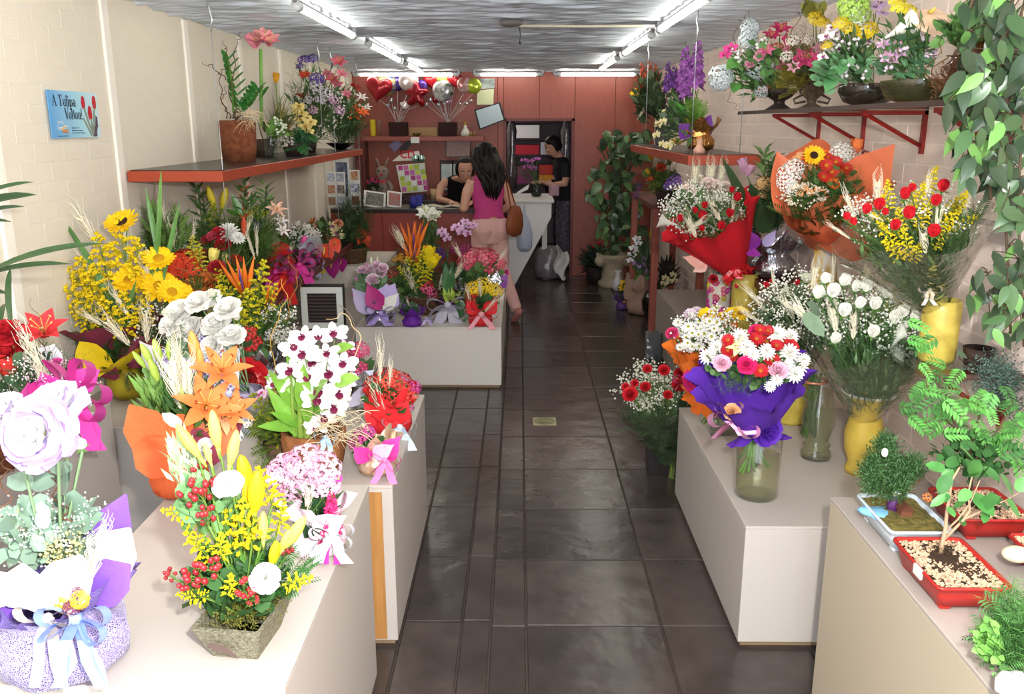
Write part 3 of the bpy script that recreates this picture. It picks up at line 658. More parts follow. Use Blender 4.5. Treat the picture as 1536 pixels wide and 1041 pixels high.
# fluorescent battens
tube_m = mat('#fbf6e6', .4, 0, emit=TUBE_STRENGTH); sock = mat('#d9dde0', .4, 0); grey_m = mat('#8e8f92', .4, 0, metal=.3)
def batten(a, b, lab, grp=None):
    a, b = Vector(a), Vector(b); L = (b - a).length; d = (b - a) / L; t = thing('fluorescent_light', lab, 'ceiling light', a, group=grp)
    m1 = MB(); tube(m1, [d * .06, d * (L - .06)], .019, 10); m1.build('tube', tube_m, t)
    m2 = MB(); tube(m2, [d * -.02, d * .05], .024, 10); m3 = MB(); tube(m3, [d * (L - .05), d * (L + .02)], .024, 10); m2.build('socket', sock, t); m3.build('socket', sock, t)
    m4 = MB(); tube(m4, [d * -.05 + Vector((0, 0, .02)), d * (L + .05) + Vector((0, 0, .02))], .012, 6); m4.build('batten', grey_m, t)
    for q in (-.02, L + .02):
        m5 = MB(); tube(m5, [d * q, d * q + Vector((0, 0, .05))], .016, 6); m5.build('bracket', sock, t)
    return t
ZT = 2.405
rows = [(-1.08, [(2.4, 3.9, 0), (4.47, 5.95, 'nearest'), (6.52, 8.2, 'second'), (8.62, 10.0, 'farthest')], 'left'), (.85, [(2.2, 3.7, 0), (4.1, 5.57, 'nearest'), (5.9, 7.4, 'second'), (7.92, 9.5, 'farthest')], 'right')]
for X, rr_, sd in rows:
    for y0, y1, w in rr_:
        lab = ('%s lit fluorescent tube of the %s ceiling row' % (w, sd)) if w else 'lit fluorescent tube of the %s ceiling row, out of frame overhead' % sd
        batten((X, y0, ZT), (X, y1, ZT), lab, None)
for x0, x1, w in [(-1.9, -.72, 'left, behind the foil balloons'), (-.5, .25, 'middle, above the clipboard'), (.42, 1.38, 'right, above the doorway panel')]:
    batten((x0, 10.48, ZT), (x1, 10.48, ZT), 'lit tube crossing the back ceiling, ' + w)
cn = thing('ceiling_conduit', 'thin grey conduit pipe with a hanging hook on the ceiling', 'conduit', (-.05, 5.5, 2.42))
mb = MB(); tube(mb, [(0, 0, 0), (.4, .0, -.004), (.86, .03, .0)], .009, 7); mb.build('pipe', mat('#cfc7b4', .5, 0), cn)
mb = MB(); lathe(mb, [(.07, .03), (.075, .01), (.05, -.005), (.01, -.01), (1e-5, -.01)], 14); mb.build('ceiling_rose', mat('#6e6a68', .5, 0), cn)
mb = MB(); tube(mb, [(.05, 0, 0), (.055, 0, -.06), (.05, 0, -.1)], .003, 5); ball(mb, (.052, 0, -.1), .008, n=6, k=4); mb.build('hook', mat('#3a3432', .5, 0), cn)

# ------------------------------------------------------------------ plinths and platforms
lam = mat('#c0b8af', .45, 0, spec=.35, noise=.04, nscale=200, bump=.05, bscale=300); lam_lit = mat('#dcd5cb', .45, 0, spec=.35, noise=.04, nscale=200); lam_g = mat('#aaa097', .5, 0, spec=.3, noise=.05, nscale=150); ply = mat('#b98448', .6, 0, noise=.25, nscale=14, stretch=(4, 4, .3)); toe = mat('#8a7355', .7, 0)  # laminate copy lightened in colour to make up for flash falloff at far platform
def plinth(name, label, lo, hi, rz=0.0, m=None, kick=.02, pivot=None, top_m=None):
    pv = Vector(pivot or (lo[0], lo[1], 0)); t = thing(name, label, 'plinth', (pv.x, pv.y, 0), rz); a = [lo[0] - pv.x, lo[1] - pv.y]; b = [hi[0] - pv.x, hi[1] - pv.y]; z = hi[2]
    mb = MB(); box(mb, (a[0], a[1], kick), (b[0], b[1], z - .012), 0, .002); mb.build('carcass', m or lam, t, False)
    mb = MB(); box(mb, (a[0] - .001, a[1] - .001, z - .012), (b[0] + .001, b[1] + .001, z), 0, .002); mb.build('top_panel', top_m or m or lam, t, False)
    mb = MB(); box(mb, (a[0] + .012, a[1] + .012, 0), (b[0] - .012, b[1] - .012, kick)); mb.build('kick_strip', toe, t, False); return t
plinth('display_plinth', 'near left white plinth carrying the stone trough of yellow lilies', (-1.10, 1.56, 0), (-.485, 2.60, .72))
p2 = plinth('display_plinth', 'left plinth with bare plywood end strip, under the white orchid', (-1.10, 2.80, 0), (-.44, 3.85, .63))
mb = MB(); box(mb, (.42, -.006, .03), (.622, .002, .605)); mb.build('plywood_strip', ply, p2, False)
plinth('display_plinth', 'plinth by left wall under the sunflower arrangement in yellow pot', (-1.98, 3.39, 0), (-1.13, 4.42, .63))
plinth('display_plinth', 'narrow plinth along left wall under the pink wrapped bouquet', (-1.985, 1.25, 0), (-1.67, 3.36, .75))
plinth('display_platform', 'low white platform mid shop carrying small wrapped flower pots', (-1.165, 6.0, 0), (-.125, 8.25, .45), m=lam_lit)
plinth('display_platform', 'grey platform wing by left wall behind the white vent', (-1.985, 6.1, 0), (-1.175, 8.6, .43), m=lam_g)
st = thing('display_step', 'small raised white step before the counter under the flower basket', 'step', (-1.58, 8.0, .43))
mb = MB(); box(mb, (-.37, -.35, .0), (.36, .6, .19), 0, .003); mb.build('box', lam_lit, st, False)
plinth('display_plinth', 'right white plinth under the purple wrapped bouquet in glass', (.80, 2.80, 0), (1.61, 4.12, .48))
plinth('display_plinth', 'near right cream plinth carrying the bonsai trays', (.955, .5, 0), (1.60, 2.46, .745), rz=0, m=mat('#b8ab95', .5, 0, noise=.05, nscale=150), top_m=lam_g)
plinth('display_plinth', 'low pale plinth at right wall under the red wrapped bouquet', (1.16, 4.7, 0), (1.61, 7.2, .5), m=lam_g)

# ------------------------------------------------------------------ shelves
wire_m = mat('#b9bcc0', .35, 0, metal=.7)
def wire(par, x, y, z0, z1, hook=True):
    mb = MB(); tube(mb, [(x, y, z0), (x, y, z1)], .0022, 5); mb.build('hanging_wire', wire_m, par)
    if hook:
        mb = MB(); tube(mb, [(x, y, z1 - .16), (x + .006, y, z1 - .1), (x - .004, y, z1 - .05), (x, y, z1)], .005, 5); mb.build('turnbuckle', wire_m, par)
def hung_shelf(lab, lo, hi, wires, m, ztop=HC, low=None):
    t = thing('hanging_shelf', lab, 'shelf', (lo[0], lo[1], lo[2])); mb = MB(); b = Vector(lo); box(mb, (0, 0, 0), (hi[0] - lo[0], hi[1] - lo[1], hi[2] - lo[2]), 0, .003); mb.build('board', m, t, False)
    mb = MB(); box(mb, (.012, .012, hi[2] - lo[2] - .001), (hi[0] - lo[0] - .012, hi[1] - lo[1] - .012, hi[2] - lo[2] + .004)); mb.build('dark_inlay_top', dark_top, t, False)
    for x, y in wires: wire(t, x - lo[0], y - lo[1], 0 if low is None else low - lo[2], ztop - lo[2])
    return t
hung_shelf('upper left red wooden shelf hung on wires, under the amaryllis pot', (-1.985, 4.45, 1.565), (-1.5, 8.5, 1.62), [(-1.515, 4.5), (-1.515, 6.85), (-1.515, 7.3), (-1.515, 8.4)], wood_red, low=.83)
hung_shelf('lower left red wooden shelf below the wires, crowded with bouquets', (-1.985, 4.5, .765), (-1.5, 8.4, .815), [], wood_dk)
hung_shelf('right red wooden hanging shelf with the gold foil pot', (.95, 5.0, 1.625), (1.36, 7.6, 1.68), [(.975, 5.05), (.975, 6.9), (1.25, 5.05), (1.25, 6.9)], wood_red)
ws = thing('wooden_shelf', 'dark red wooden wall shelf under the silver foil pot', 'shelf', (1.34, 3.86, .95)); mb = MB(); box(mb, (0, 0, 0), (.285, 2.14, .05), 0, .003); mb.build('board', wood_dk, ws, False)
mb = MB(); box(mb, (.265, 0, -.12), (.285, 2.14, 0), 0, .002); mb.build('wall_cleat', wood_dk, ws, False)
stand = thing('wooden_stand', 'dark wooden plant stand at right behind the red bouquet', 'stand', (1.12, 7.4, 0))
mb = MB(); box(mb, (0, 0, 1.15), (.49, 1.5, 1.19), 0, .003); mb.build('board', wood_dk, stand, False)
for x, y in ((.02, .03), (.02, 1.42), (.42, .03), (.42, 1.42)):
    mb = MB(); box(mb, (x, y, 0), (x + .06, y + .06, 1.15), 0, .003); mb.build('leg', wood, stand, False)
glass = clear('#eef4f0', 1.0); brk_m = mat('#8e2420', .35, 0, spec=.5)
def bracket(par, x, y, z, w, h):
    t = MB(); box(t, (x - .014, y - .012, z - h), (x, y + .012, z)); box(t, (x - w, y - .012, z - .018), (x, y + .012, z)); tube(t, [(x - .01, y, z - h + .03), (x - w + .01, y, z - .012)], .014, 4, flat=.6)
    t.build('steel_bracket', brk_m, par, False)
gs = thing('glass_shelf', 'high glass shelf on red steel brackets at right wall', 'shelf', (0, 0, 0)); mb = MB(); box(mb, (1.27, 2.35, 1.905), (XR - .002, 5.2, 1.917)); mb.build('glass_pane', glass, gs, False)
mb = MB(); box(mb, (1.262, 2.35, 1.902), (1.271, 5.2, 1.92)); mb.build('edge_strip', mat('#3c2a26', .4, 0), gs, False)
for y in (2.97, 3.6, 4.23, 4.86): bracket(gs, XR, y, 1.903, .26, .17)
gs2 = thing('glass_shelf', 'lower glass shelf on a red bracket under the yellow vases', 'shelf', (0, 0, 0)); mb = MB(); box(mb, (1.30, 2.68, 1.058), (XR - .002, 3.7, 1.07)); mb.build('glass_pane', glass, gs2, False)
mb = MB(); box(mb, (1.30, 2.672, 1.055), (XR - .002, 2.681, 1.073)); mb.build('edge_strip', mat('#5a4038', .4, 0), gs2, False)
for y in (2.78, 3.6): bracket(gs2, XR, y, 1.056, .27, .2)

# ------------------------------------------------------------------ poster on the left wall
ps = thing('poster', 'blue tulip poster taped to the cream left wall', 'poster', (-1.984, 3.775, 1.79)); PW, PH = .44, .2
pm = bpy.data.materials.new('poster_print'); pm.use_nodes = True; nt = pm.node_tree; tc = nt.nodes.new('ShaderNodeTexCoord'); sp = nt.nodes.new('ShaderNodeSeparateXYZ'); cr = nt.nodes.new('ShaderNodeValToRGB')
nt.links.new(tc.outputs['Object'], sp.inputs[0]); mr = nt.nodes.new('ShaderNodeMapRange'); mr.inputs[1].default_value = 0; mr.inputs[2].default_value = PW; nt.links.new(sp.outputs[1], mr.inputs[0]); nt.links.new(mr.outputs[0], cr.inputs[0])
cr.color_ramp.elements[0].color = lin('#5fa6e0'); cr.color_ramp.elements[1].color = lin('#d5f1f6'); e = cr.color_ramp.elements.new(.6); e.color = lin('#a9def0'); nt.links.new(cr.outputs[0], nt.nodes['Principled BSDF'].inputs[0]); nt.nodes['Principled BSDF'].inputs['Roughness'].default_value = .4
mb = MB(); box(mb, (-.004, 0, 0), (0, PW, PH)); mb.build('sheet', pm, ps, False)
class Pen:
    """flat ink shapes on a sheet lying in the Y-Z plane"""
    def __init__(s): s.mb = MB(); s.l = 0
    def st(s, pts, w):
        s.l += 1; x = .0012 + .00002 * (s.l % 20); P = [Vector((0, p[0], p[1])) for p in pts]
        for a, b in zip(P, P[1:]):
            d = (b - a).normalized(); n = Vector((0, -d.z, d.y)) * w / 2; s.mb.add([(x, *(a - n)[1:]), (x, *(b - n)[1:]), (x, *(b + n)[1:]), (x, *(a + n)[1:])], [(0, 1, 2, 3)])
    def poly(s, pts):
        s.l += 1; x = .0011 + .00002 * (s.l % 20); s.mb.add([(x, p[0], p[1]) for p in pts], [tuple(range(len(pts)))])
def letters(pen, txt, x, y, h):
    k, n = .15 * h, .055 * h
    def S(pts, w): pen.st([(x + p[0] * h, y + p[1] * h) for p in pts], w)
    def serif(cx, cy, w=.2): S([(cx - w / 2, cy), (cx + w / 2, cy)], n)
    def ring(cx, cy, rx, ry):
        A = [2 * PI * i / 14 for i in range(15)]
        for a, b in zip(A, A[1:]): S([(cx + rx * math.cos(a), cy + ry * math.sin(a)), (cx + rx * math.cos(b), cy + ry * math.sin(b))], n + (k - n) * abs(math.cos((a + b) / 2)))
    for ch in txt:
        if ch == 'A': S([(.05, 0), (.33, 1)], n); S([(.33, 1), (.62, 0)], k); S([(.15, .34), (.52, .34)], n); serif(.05, .02); serif(.62, .02); x += .8 * h
        elif ch == 'T': S([(0, .97), (.66, .97)], n * 1.4); S([(.33, 0), (.33, 1)], k); S([(.02, .97), (.02, .78)], n); S([(.64, .97), (.64, .78)], n); serif(.33, .02, .3); x += .72 * h
        elif ch == 'u': S([(.12, .62), (.12, .15)], k); S([(.12, .15), (.2, .03), (.32, .03), (.44, .14)], n * 1.3); S([(.44, .62), (.44, 0)], k); serif(.07, .61, .14); serif(.39, .61, .14); serif(.5, .02, .12); x += .6 * h
        elif ch == 'l': S([(.13, 0), (.13, 1)], k); serif(.07, .98, .12); serif(.13, .02, .26); x += .3 * h
        elif ch == 'i': S([(.13, 0), (.13, .62)], k); S([(.13, .78), (.13, .93)], k); serif(.07, .6, .12); serif(.13, .02, .26); x += .3 * h
        elif ch == 'p': S([(.13, -.3), (.13, .62)], k); ring(.32, .31, .19, .29); serif(.07, .6, .12); serif(.13, -.28, .26); x += .62 * h
        elif ch == 'a': ring(.22, .19, .15, .17); S([(.4, .0), (.4, .45), (.3, .6), (.12, .56)], k * .8); serif(.46, .02, .12); x += .56 * h
        elif ch == 'V': S([(.08, 1), (.36, 0)], k); S([(.36, 0), (.62, 1)], n); serif(.08, .98, .24); serif(.62, .98, .2); x += .66 * h
        elif ch == 'o': ring(.24, .31, .18, .29); x += .52 * h
        elif ch == 't': S([(.16, .1), (.16, .85)], k); S([(.02, .6), (.3, .6)], n); S([(.16, .1), (.22, .03), (.32, .06)], n * 1.2); x += .36 * h
        elif ch == '!': S([(.12, .3), (.12, 1)], k); S([(.12, 0), (.12, .14)], k); x += .3 * h
        else: x += .3 * h
p = Pen(); letters(p, 'A Tulipa', .03, .135, .048); letters(p, 'Voltou!', .125, .08, .048); p.mb.build('lettering', mat('#1d1c2c', .5, 0), ps, False)
p = Pen()
for i, (y0, y1) in enumerate(((.17, .25), (.17, .275), (.17, .295))): 
    for q in range(int((y1 - y0) / .009)): p.st([(y0 + q * .009, .043 - .011 * i), (y0 + q * .009 + R.uniform(.004, .0075), .043 - .011 * i)], .004)
for q in range(11): p.st([(.04 + q * .009, .009), (.046 + q * .009, .009)], .0035)
p.mb.build('small_print', mat('#2a3450', .5, 0), ps, False, kind='stuff')
p = Pen()
for a in range(5): p.st([(.055 + .011 * a, .072), (.06 + .011 * a, .058 + .006 * (a % 2))], .004)
p.st([(.05, .05), (.07, .043), (.09, .046), (.115, .053), (.14, .05)], .004); p.st([(.05, .041), (.08, .036), (.12, .047)], .003); p.mb.build('logo_swash', mat('#f4f2e4', .5, 0), ps, False)
p = Pen()
for a in range(4): p.st([(.085 + .014 * a, .038), (.089 + .014 * a, .02), (.095 + .014 * a, .038)], .005)
p.st([(.075, .042), (.1, .044), (.13, .052)], .005); p.mb.build('logo_letters', mat('#e89a2a', .5, 0), ps, False)
p = Pen()
for cx, cy, s_ in ((.30, .155, 1), (.405, .158, 1.05), (.355, .11, 1.1)): p.poly([(cx - .014 * s_, cy - .026 * s_), (cx - .02 * s_, cy), (cx - .012 * s_, cy + .024 * s_), (cx, cy + .03 * s_), (cx + .014 * s_, cy + .02 * s_), (cx + .018 * s_, cy - .006 * s_), (cx + .012 * s_, cy - .028 * s_)])
p.mb.build('printed_tulip_heads', mat('#c3202e', .5, 0), ps, False)
p = Pen(); p.st([(.305, .13), (.33, .07), (.36, .02)], .014); p.st([(.4, .13), (.385, .08), (.37, .02)], .014); p.st([(.356, .085), (.362, .05), (.365, .01)], .012); p.st([(.285, .085), (.32, .045), (.35, .008)], .012); p.mb.build('printed_stems', mat('#8b9a86', .5, 0), ps, False)
p = Pen(); p.poly([(.34, .06), (.36, .045), (.39, .05), (.405, .1), (.42, .09), (.42, .05), (.405, .03), (.402, .004), (.36, .004), (.355, .03)]); p.mb.build('printed_hand', mat('#5d4a62', .5, 0), ps, False)
# ------------------------------------------------------------------ LEFT SIDE ARRANGEMENTS
Z1, Z2, Z3, Z4, ZM, ZLS, ZUS = .72, .63, .63, .75, .45, .819, 1.624
GRN, DGRN, LGRN, GREYG = '#4f7a34', '#35562b', '#8cb84a', '#8ea58f'
tis_blue = mat('#d5dae6', .7, 0, bump=.3, bscale=40); tis_white = mat('#e4e3e6', .7, 0, bump=.2, bscale=60); foil_s = mat('#c9ccd2', .22, 0, metal=.9, bump=.7, bscale=45); foil_g = mat('#c08a4e', .25, 0, metal=.85, bump=.7, bscale=45)
tis_purple = mat('#7a52b5', .7, 0, bump=.2, bscale=60); cello = clear('#f6f8f6', 1.0, bump=.6, bscale=28)
moss = mat('#6b6a2a', .95, .25)
# 1 lisianthus in lilac net
a = Arr('lisianthus_pot', 'big white purple-edged lisianthus in lilac net with pale blue bow, front left', 'flower pot', at(102, 996, Z=Z1), .19); a.ek = 'round'
a.wrapped_pot(.118, .165, mat('#8d78bf', .8, 0, bump=.5, bscale=220, noise=.2, nscale=160), flare=1.25, ears=3, name='pot_wrap', eh=.3)
mb = MB(); lathe(mb, [(.122, .02), (.13, .06), (.127, .1), (.1, .13), (.14, .18)], 40, fn=lambda r, z, t, i: (r * (1 + .04 * math.sin(7 * t + i)), z)); a.part('net_wrap', mb, netting('#b8aee0', .03, 240))
a.ear(55, 915, 30, 852, 74, tis_blue, -.1, -.14); a.ear(80, 910, 118, 838, 62, tis_white, -.11, -.12, face=(.3, -1, .2)); a.ear(20, 905, -20, 860, 70, tis_white, -.1, -.12)
a.ear(130, 890, 182, 745, 60, tis_purple, .0, .04); a.ear(135, 885, 190, 795, 70, tis_white, -.02, .0); a.ear(130, 895, 192, 850, 60, tis_purple, -.05, -.05); a.ear(40, 905, -10, 880, 70, tis_purple, -.08, -.08)
a.bow(118, 925, 80, '#8fa8e0', dy=-.13, loops=2, tails=4, tailpx=80, wid=.26); a.bow(75, 925, 66, '#cfc4b8', dy=-.125, loops=1, tails=3, tailpx=80, name='striped_bow', wid=.3)
a.bloom('cluster', [(98, 905, 26), (120, 900, 24)], '#d9b32a', '#7a5a20', 30, .3, .6, dy=-.14, name='dried_posy', stem=False); a.bloom('cluster', [(108, 912, 22), (115, 890, 16)], '#6b2a4a', '#3c2030', 24, .3, .6, dy=-.15, name='dried_posy', stem=False)
a.bloom('wheat', [(150, 815, 110, -.08, .45), (140, 835, 100, -.09, .35)], dy=-.08)
a.bloom('ruffle', [(62, 650, 106, -.12)], '#f0edf0', '#b497d6', 5, '#d9d9a0', jy=.01, look=(-.05, -.9, .35), name='lisianthus_bloom')
a.bloom('ruffle', [(8, 622, 66, -.06), (88, 612, 84, .0)], '#e9e6ec', '#cdbbe2', 5, dy=-.02, name='lisianthus_bloom')
a.bloom('rose', [(121, 667, 34, -.02)], '#f4f2ee', .3, name='lisianthus_bud'); a.bloom('bud', [(30, 770, 30, 0, .2)], '#b9c98a')
a.stems('#7f9a72', .0035)
for q in [(48, 730, 12, 715, 26), (45, 732, 88, 715, 28), (44, 745, 30, 790, 34), (44, 750, 75, 770, 30), (105, 700, 95, 740, 30), (108, 705, 75, 700, 20), (112, 735, 135, 790, 34), (104, 745, 88, 790, 34), (100, 790, 60, 815, 26), (112, 800, 150, 760, 30), (20, 800, -10, 760, 36), (45, 820, 10, 845, 30), (90, 810, 120, 850, 30), (100, 720, 95, 690, 22), (70, 800, 45, 770, 28)]: a.leaf(*q, col='#849f8c', dy0=-.02, dy1=R.uniform(-.06, .05), kind='round', name='lisianthus_leaf', rough=.5)
a.fill('round', (0, 745, 160, 860), 120, 26, '#8aa48f', depth=.09); a.specks((-5, 735, 170, 850), 900, 3.2, '#f3f2ec', clump=9, name='statice_blossom'); a.specks((60, 800, 140, 850), 160, 4, '#e3d48a', dy=-.06, name='cream_blossom')
a.twig([(0, 800), (8, 715), (15, 690)], .002); a.twig([(108, 800), (85, 740), (78, 690)], .0022)
# 2 yellow lilies in a speckled stone trough
a = Arr('stone_trough_arrangement', 'yellow lily buds and red berries in a speckled stone trough, front', 'flower arrangement', at(372, 960, Z=Z1), .08)
def rect_sect(mb, secs, n=1, rot=0.0, m=0, cap=True):
    V = []
    for hx, hy, z, rr in secs:
        for cx_, cy_, a0 in ((1, 1, 0), (-1, 1, PI / 2), (-1, -1, PI), (1, -1, 1.5 * PI)):
            for k in range(4):
                t = a0 + PI / 2 * k / 3; V.append(((hx - rr) * cx_ + rr * math.cos(t), (hy - rr) * cy_ + rr * math.sin(t), z))
    k = 16; F = [(i * k + j, i * k + (j + 1) % k, (i + 1) * k + (j + 1) % k, (i + 1) * k + j) for i in range(len(secs) - 1) for j in range(k)]
    if cap: F.append(tuple(range(k))[::-1])
    mb.add(V, F, m); return mb
RZ = Matrix.Rotation(-.12, 4, 'Z')
mb = rect_sect(MB(), [(.052, .068, 0, .004), (.078, .104, .085, .004), (.078, .104, .087, .004), (.068, .094, .087, .003), (.066, .092, .07, .003)]).move(RZ); a.part('stone_trough', mb, mat('#8f8a74', .85, 0, bump=.5, bscale=150, col2='#5d5947', nscale=170), False)
mb = MB(); mb.add([(-.035, -.104, .05), (-.02, -.103, .042), (.01, -.098, .03), (.03, -.094, .018), (.022, -.0945, .028), (.008, -.099, .048), (-.012, -.104, .058), (-.03, -.1055, .06)], [tuple(range(8))]); mb.move(RZ @ Matrix.Translation((-.005, -.0, 0)) @ Matrix.Translation((0, -.003, 0))); a.part('brown_fossil_mark', mb, mat('#5d4a45', .7, 0))
a.fill('tiny', (306, 880, 432, 925), 700, 18, '#77762c', depth=.1, dy=0, name='moss', m=moss, spread=1.2)
Y1, YL = '#f3da2c', '#f5e77a'
a.bloom('bud', [(283, 662, 62, -.04, -.42), (323, 645, 64, -.02, 0), (350, 672, 62, -.03, .3), (312, 680, 36, -.05, -.1), (395, 790, 52, -.06, .12), (440, 800, 72, -.05, .62), (428, 808, 40, -.06, .5)], '#f3dd62', '#b9c05a', .13, jy=.0)
a.bloom('bud', [(367, 712, 66, .0, -.05), (384, 738, 74, -.02, .2), (411, 830, 46, -.08, .3), (372, 745, 50, 0, 0)], '#f2d21e', '#c9bf3a', .17)
a.bloom('ruffle', [(343, 728, 46, -.08), (398, 868, 44, -.12), (300, 684, 34, .02), (308, 668, 24, .03)], '#f7f5ee', None, 5, name='carnation_bloom')
a.bloom('solidago', [(372, 790, 92, -.06, -.05), (355, 800, 80, -.03, -.25), (400, 735, 76, .02, -.2), (300, 822, 60, -.06, -.5), (332, 822, 50, -.09, .1), (272, 772, 52, -.04, -1.2), (290, 800, 60, -.02, -.3), (292, 895, 46, -.1, -1.3), (445, 872, 52, -.1, 1.2), (345, 880, 44, -.12, .2), (420, 780, 60, .02, .3)], '#f2d316')
a.bloom('berries', [(303, 742, 46, -.07), (287, 752, 40, -.05), (318, 738, 40, -.06), (310, 778, 40, -.08), (298, 868, 48, -.1), (322, 855, 44, -.11), (288, 880, 38, -.1), (368, 888, 44, -.13), (385, 740, 32, .02), (300, 712, 30, -.02), (258, 865, 26, -.06), (430, 830, 26, 0), (378, 900, 30, -.12)], '#a3262d')
a.stems('#6f9440', .0025)
a.fill('round', (262, 700, 350, 790), 130, 24, '#6f9a63', dy=-.02, depth=.06); a.fill('round', (275, 820, 430, 915), 190, 30, '#3f6336', dy=-.02, depth=.09); a.fill('fern', (340, 800, 470, 900), 60, 40, '#3f7a35', dy=.02, depth=.07); a.fill('lance', (250, 630, 300, 740), 110, 26, '#b7cf9c', dy=.0, depth=.03, upd=1); a.fill('lance', (300, 730, 410, 860), 110, 30, '#5b8a3c', depth=.05)
a.leaf(272, 640, 243, 620, 16, '#f3f1e0', 0, 0, 'round', name='pale_bud_leaf')
# 3 pink clusters in pink and white tissue
a = Arr('kalanchoe_pot', 'pale pink clustered flowers in pink and white tissue, beside the stone trough', 'flower pot', at(478, 826, Z=Z1), .12)
a.wrapped_pot(.075, .115, mat('#f2cfe0', .6, 0, bump=.4, bscale=50, col2='#f6eef2', nscale=18), flare=1.3, ears=4, name='tissue_wrap', eh=.5)
a.ear(470, 800, 518, 775, 40, mat('#f3ecf2', .6, 0), -.07, -.08); a.bow(500, 800, 60, '#e9eef6', dy=-.09, loops=2, tails=3, tailpx=40); a.bow(498, 802, 30, '#e23a9a', dy=-.08, tails=3, tailpx=40, name='magenta_bow')
a.bloom('cluster', [(425, 705, 54), (455, 692, 58), (485, 702, 54), (438, 728, 50), (470, 722, 56), (418, 742, 40), (445, 752, 44), (492, 728, 36), (408, 712, 36)], '#e9a3c4', '#f6e6ee', 34, .26, .6, col2='#f2c6da')
a.bloom('spike', [(497, 768, 66, -.05, .1), (488, 800, 40, -.07, .2)], '#d42a6a', '#e6649a', 26, .3); a.bloom('daisy', [(508, 718, 14)], '#e83a8a', '#e8d06a', 8, .24, dy=-.03)
a.stems(); a.fill('lance', (410, 720, 510, 790), 110, 34, '#46683a'); a.fill('round', (455, 765, 505, 800), 30, 30, '#2f4f30', dy=-.03); a.bloom('wheat', [(462, 745, 60, -.05, .2)])
# 4 orange lilies in orange tissue
a = Arr('lily_pot', 'orange lilies and wheat in orange tissue and burgundy paper', 'flower pot', at(272, 738, Z=Z1) + Vector((0, -.0, 0)), .2); a.ek = 'round'
org = mat('#ee7240', .7, 0, bump=.35, bscale=70, trans=.25); burg = mat('#7d3043', .7, 0, bump=.2, bscale=60)
a.wrapped_pot(.088, .18, org, flare=1.1, ears=3, name='orange_wrap', wr=.03, seed=3)
a.ear(262, 690, 192, 612, 66, org, -.07, -.12); a.ear(265, 695, 198, 672, 60, org, -.08, -.12); a.ear(255, 690, 215, 640, 60, org, -.02, -.06); a.ear(300, 680, 352, 598, 70, burg, .0, .03); a.ear(300, 685, 342, 610, 64, mat('#e58a5a', .6, 0, trans=.2), -.03, -.02); a.ear(285, 690, 262, 640, 50, burg, .05, .06); a.ear(290, 690, 300, 645, 80, burg, -.06, -.07)
a.bloom('lily', [(333, 552, 78, -.03), (310, 606, 86, -.08), (352, 612, 60, -.03)], '#ee7f42', ccol='#a0401a', W=.26); a.bloom('lily', [(338, 622, 56, -.04)], '#f0a878', W=.26)
a.bloom('bud', [(236, 528, 40, 0, -.1), (220, 532, 36, 0, -.3), (231, 556, 40, -.02, -.2), (254, 527, 34, .02, .1), (276, 598, 40, -.03, .1), (209, 540, 30, .02, -.5)], '#9fb84e', '#6f8f42', .15); a.bloom('bud', [(293, 525, 60, 0, -.05), (300, 545, 46, -.01, .1)], '#eea050', '#8aa04a', .14)
a.bloom('wheat', [(258, 560, 120, -.04, -.12), (280, 555, 110, -.05, .12), (268, 545, 110, -.02, 0)])
a.stems('#5c8040'); a.fill('lance', (215, 560, 345, 660), 420, 34, '#41672f', depth=.09, upd=.8); a.fill('lance', (205, 520, 250, 620), 60, 34, '#6c9243', depth=.04, upd=1)
a.bloom('cluster', [(368, 630, 22), (357, 655, 18)], '#f2f0ea', '#d8b8d8', 16, .4, .6, dy=.05)
# 5 white dendrobium in brown pot with raffia
a = Arr('orchid_pot', 'white dark-throated orchid with bright green leaves in brown pot with raffia', 'flower pot', at(468, 712, Z=Z2) + Vector((0, .06, 0)), .15)
a.pot([(.06, 0), (.1, .02), (.118, .1), (.115, .15), (.105, .155), (.1, .13)], mat('#7d4a2a', .8, 0, bump=.4, bscale=40, col2='#a06a3e', nscale=20), 'brown_pot')
W1, LP = '#faf7f8', '#7a1f45'
a.bloom('orchid', [(437, 555, 44), (418, 575, 40), (455, 530, 46), (477, 505, 46), (500, 500, 44), (440, 520, 42), (470, 545, 48), (495, 560, 52), (480, 585, 50), (505, 590, 44), (515, 545, 44), (465, 565, 40), (490, 530, 40), (515, 570, 40), (455, 505, 40), (476, 598, 48, -.08), (500, 610, 42), (485, 625, 40), (475, 638, 36)], W1, LP, '#8a2f50', dy=-.03, name='orchid_bloom')
a.bloom('orchid', [(503, 570, 26), (395, 590, 26), (520, 520, 26)], '#eec6e0', '#b04a86', dy=.02)
a.leaf(455, 660, 400, 580, 26, '#86c04a', -.02, -.06, 'lance'); a.leaf(450, 640, 385, 640, 22, '#86c04a', -.03, -.1); a.leaf(455, 620, 402, 555, 24, '#8fc84c', 0, -.06); a.leaf(450, 600, 425, 545, 24, '#9ad055', -.02, 0); a.leaf(455, 620, 456, 545, 28, '#94cc50', -.04, -.08); a.leaf(455, 610, 483, 580, 34, '#8cc64e', -.05, -.1); a.leaf(460, 600, 492, 570, 32, '#a4d860', -.05, -.12); a.leaf(455, 630, 470, 590, 40, '#90c84c', -.06, -.1)
a.leaf(500, 575, 540, 567, 26, '#a6dc62', -.04, -.08); a.leaf(495, 525, 532, 520, 22, '#9ad055', 0, -.05); a.leaf(455, 640, 404, 618, 20, '#7db844', -.02, -.1); a.leaf(460, 620, 496, 612, 18, '#86c04a', -.05, -.1); a.leaf(445, 580, 395, 565, 18, '#7db844'); a.leaf(450, 570, 430, 520, 20, '#8fc84c')
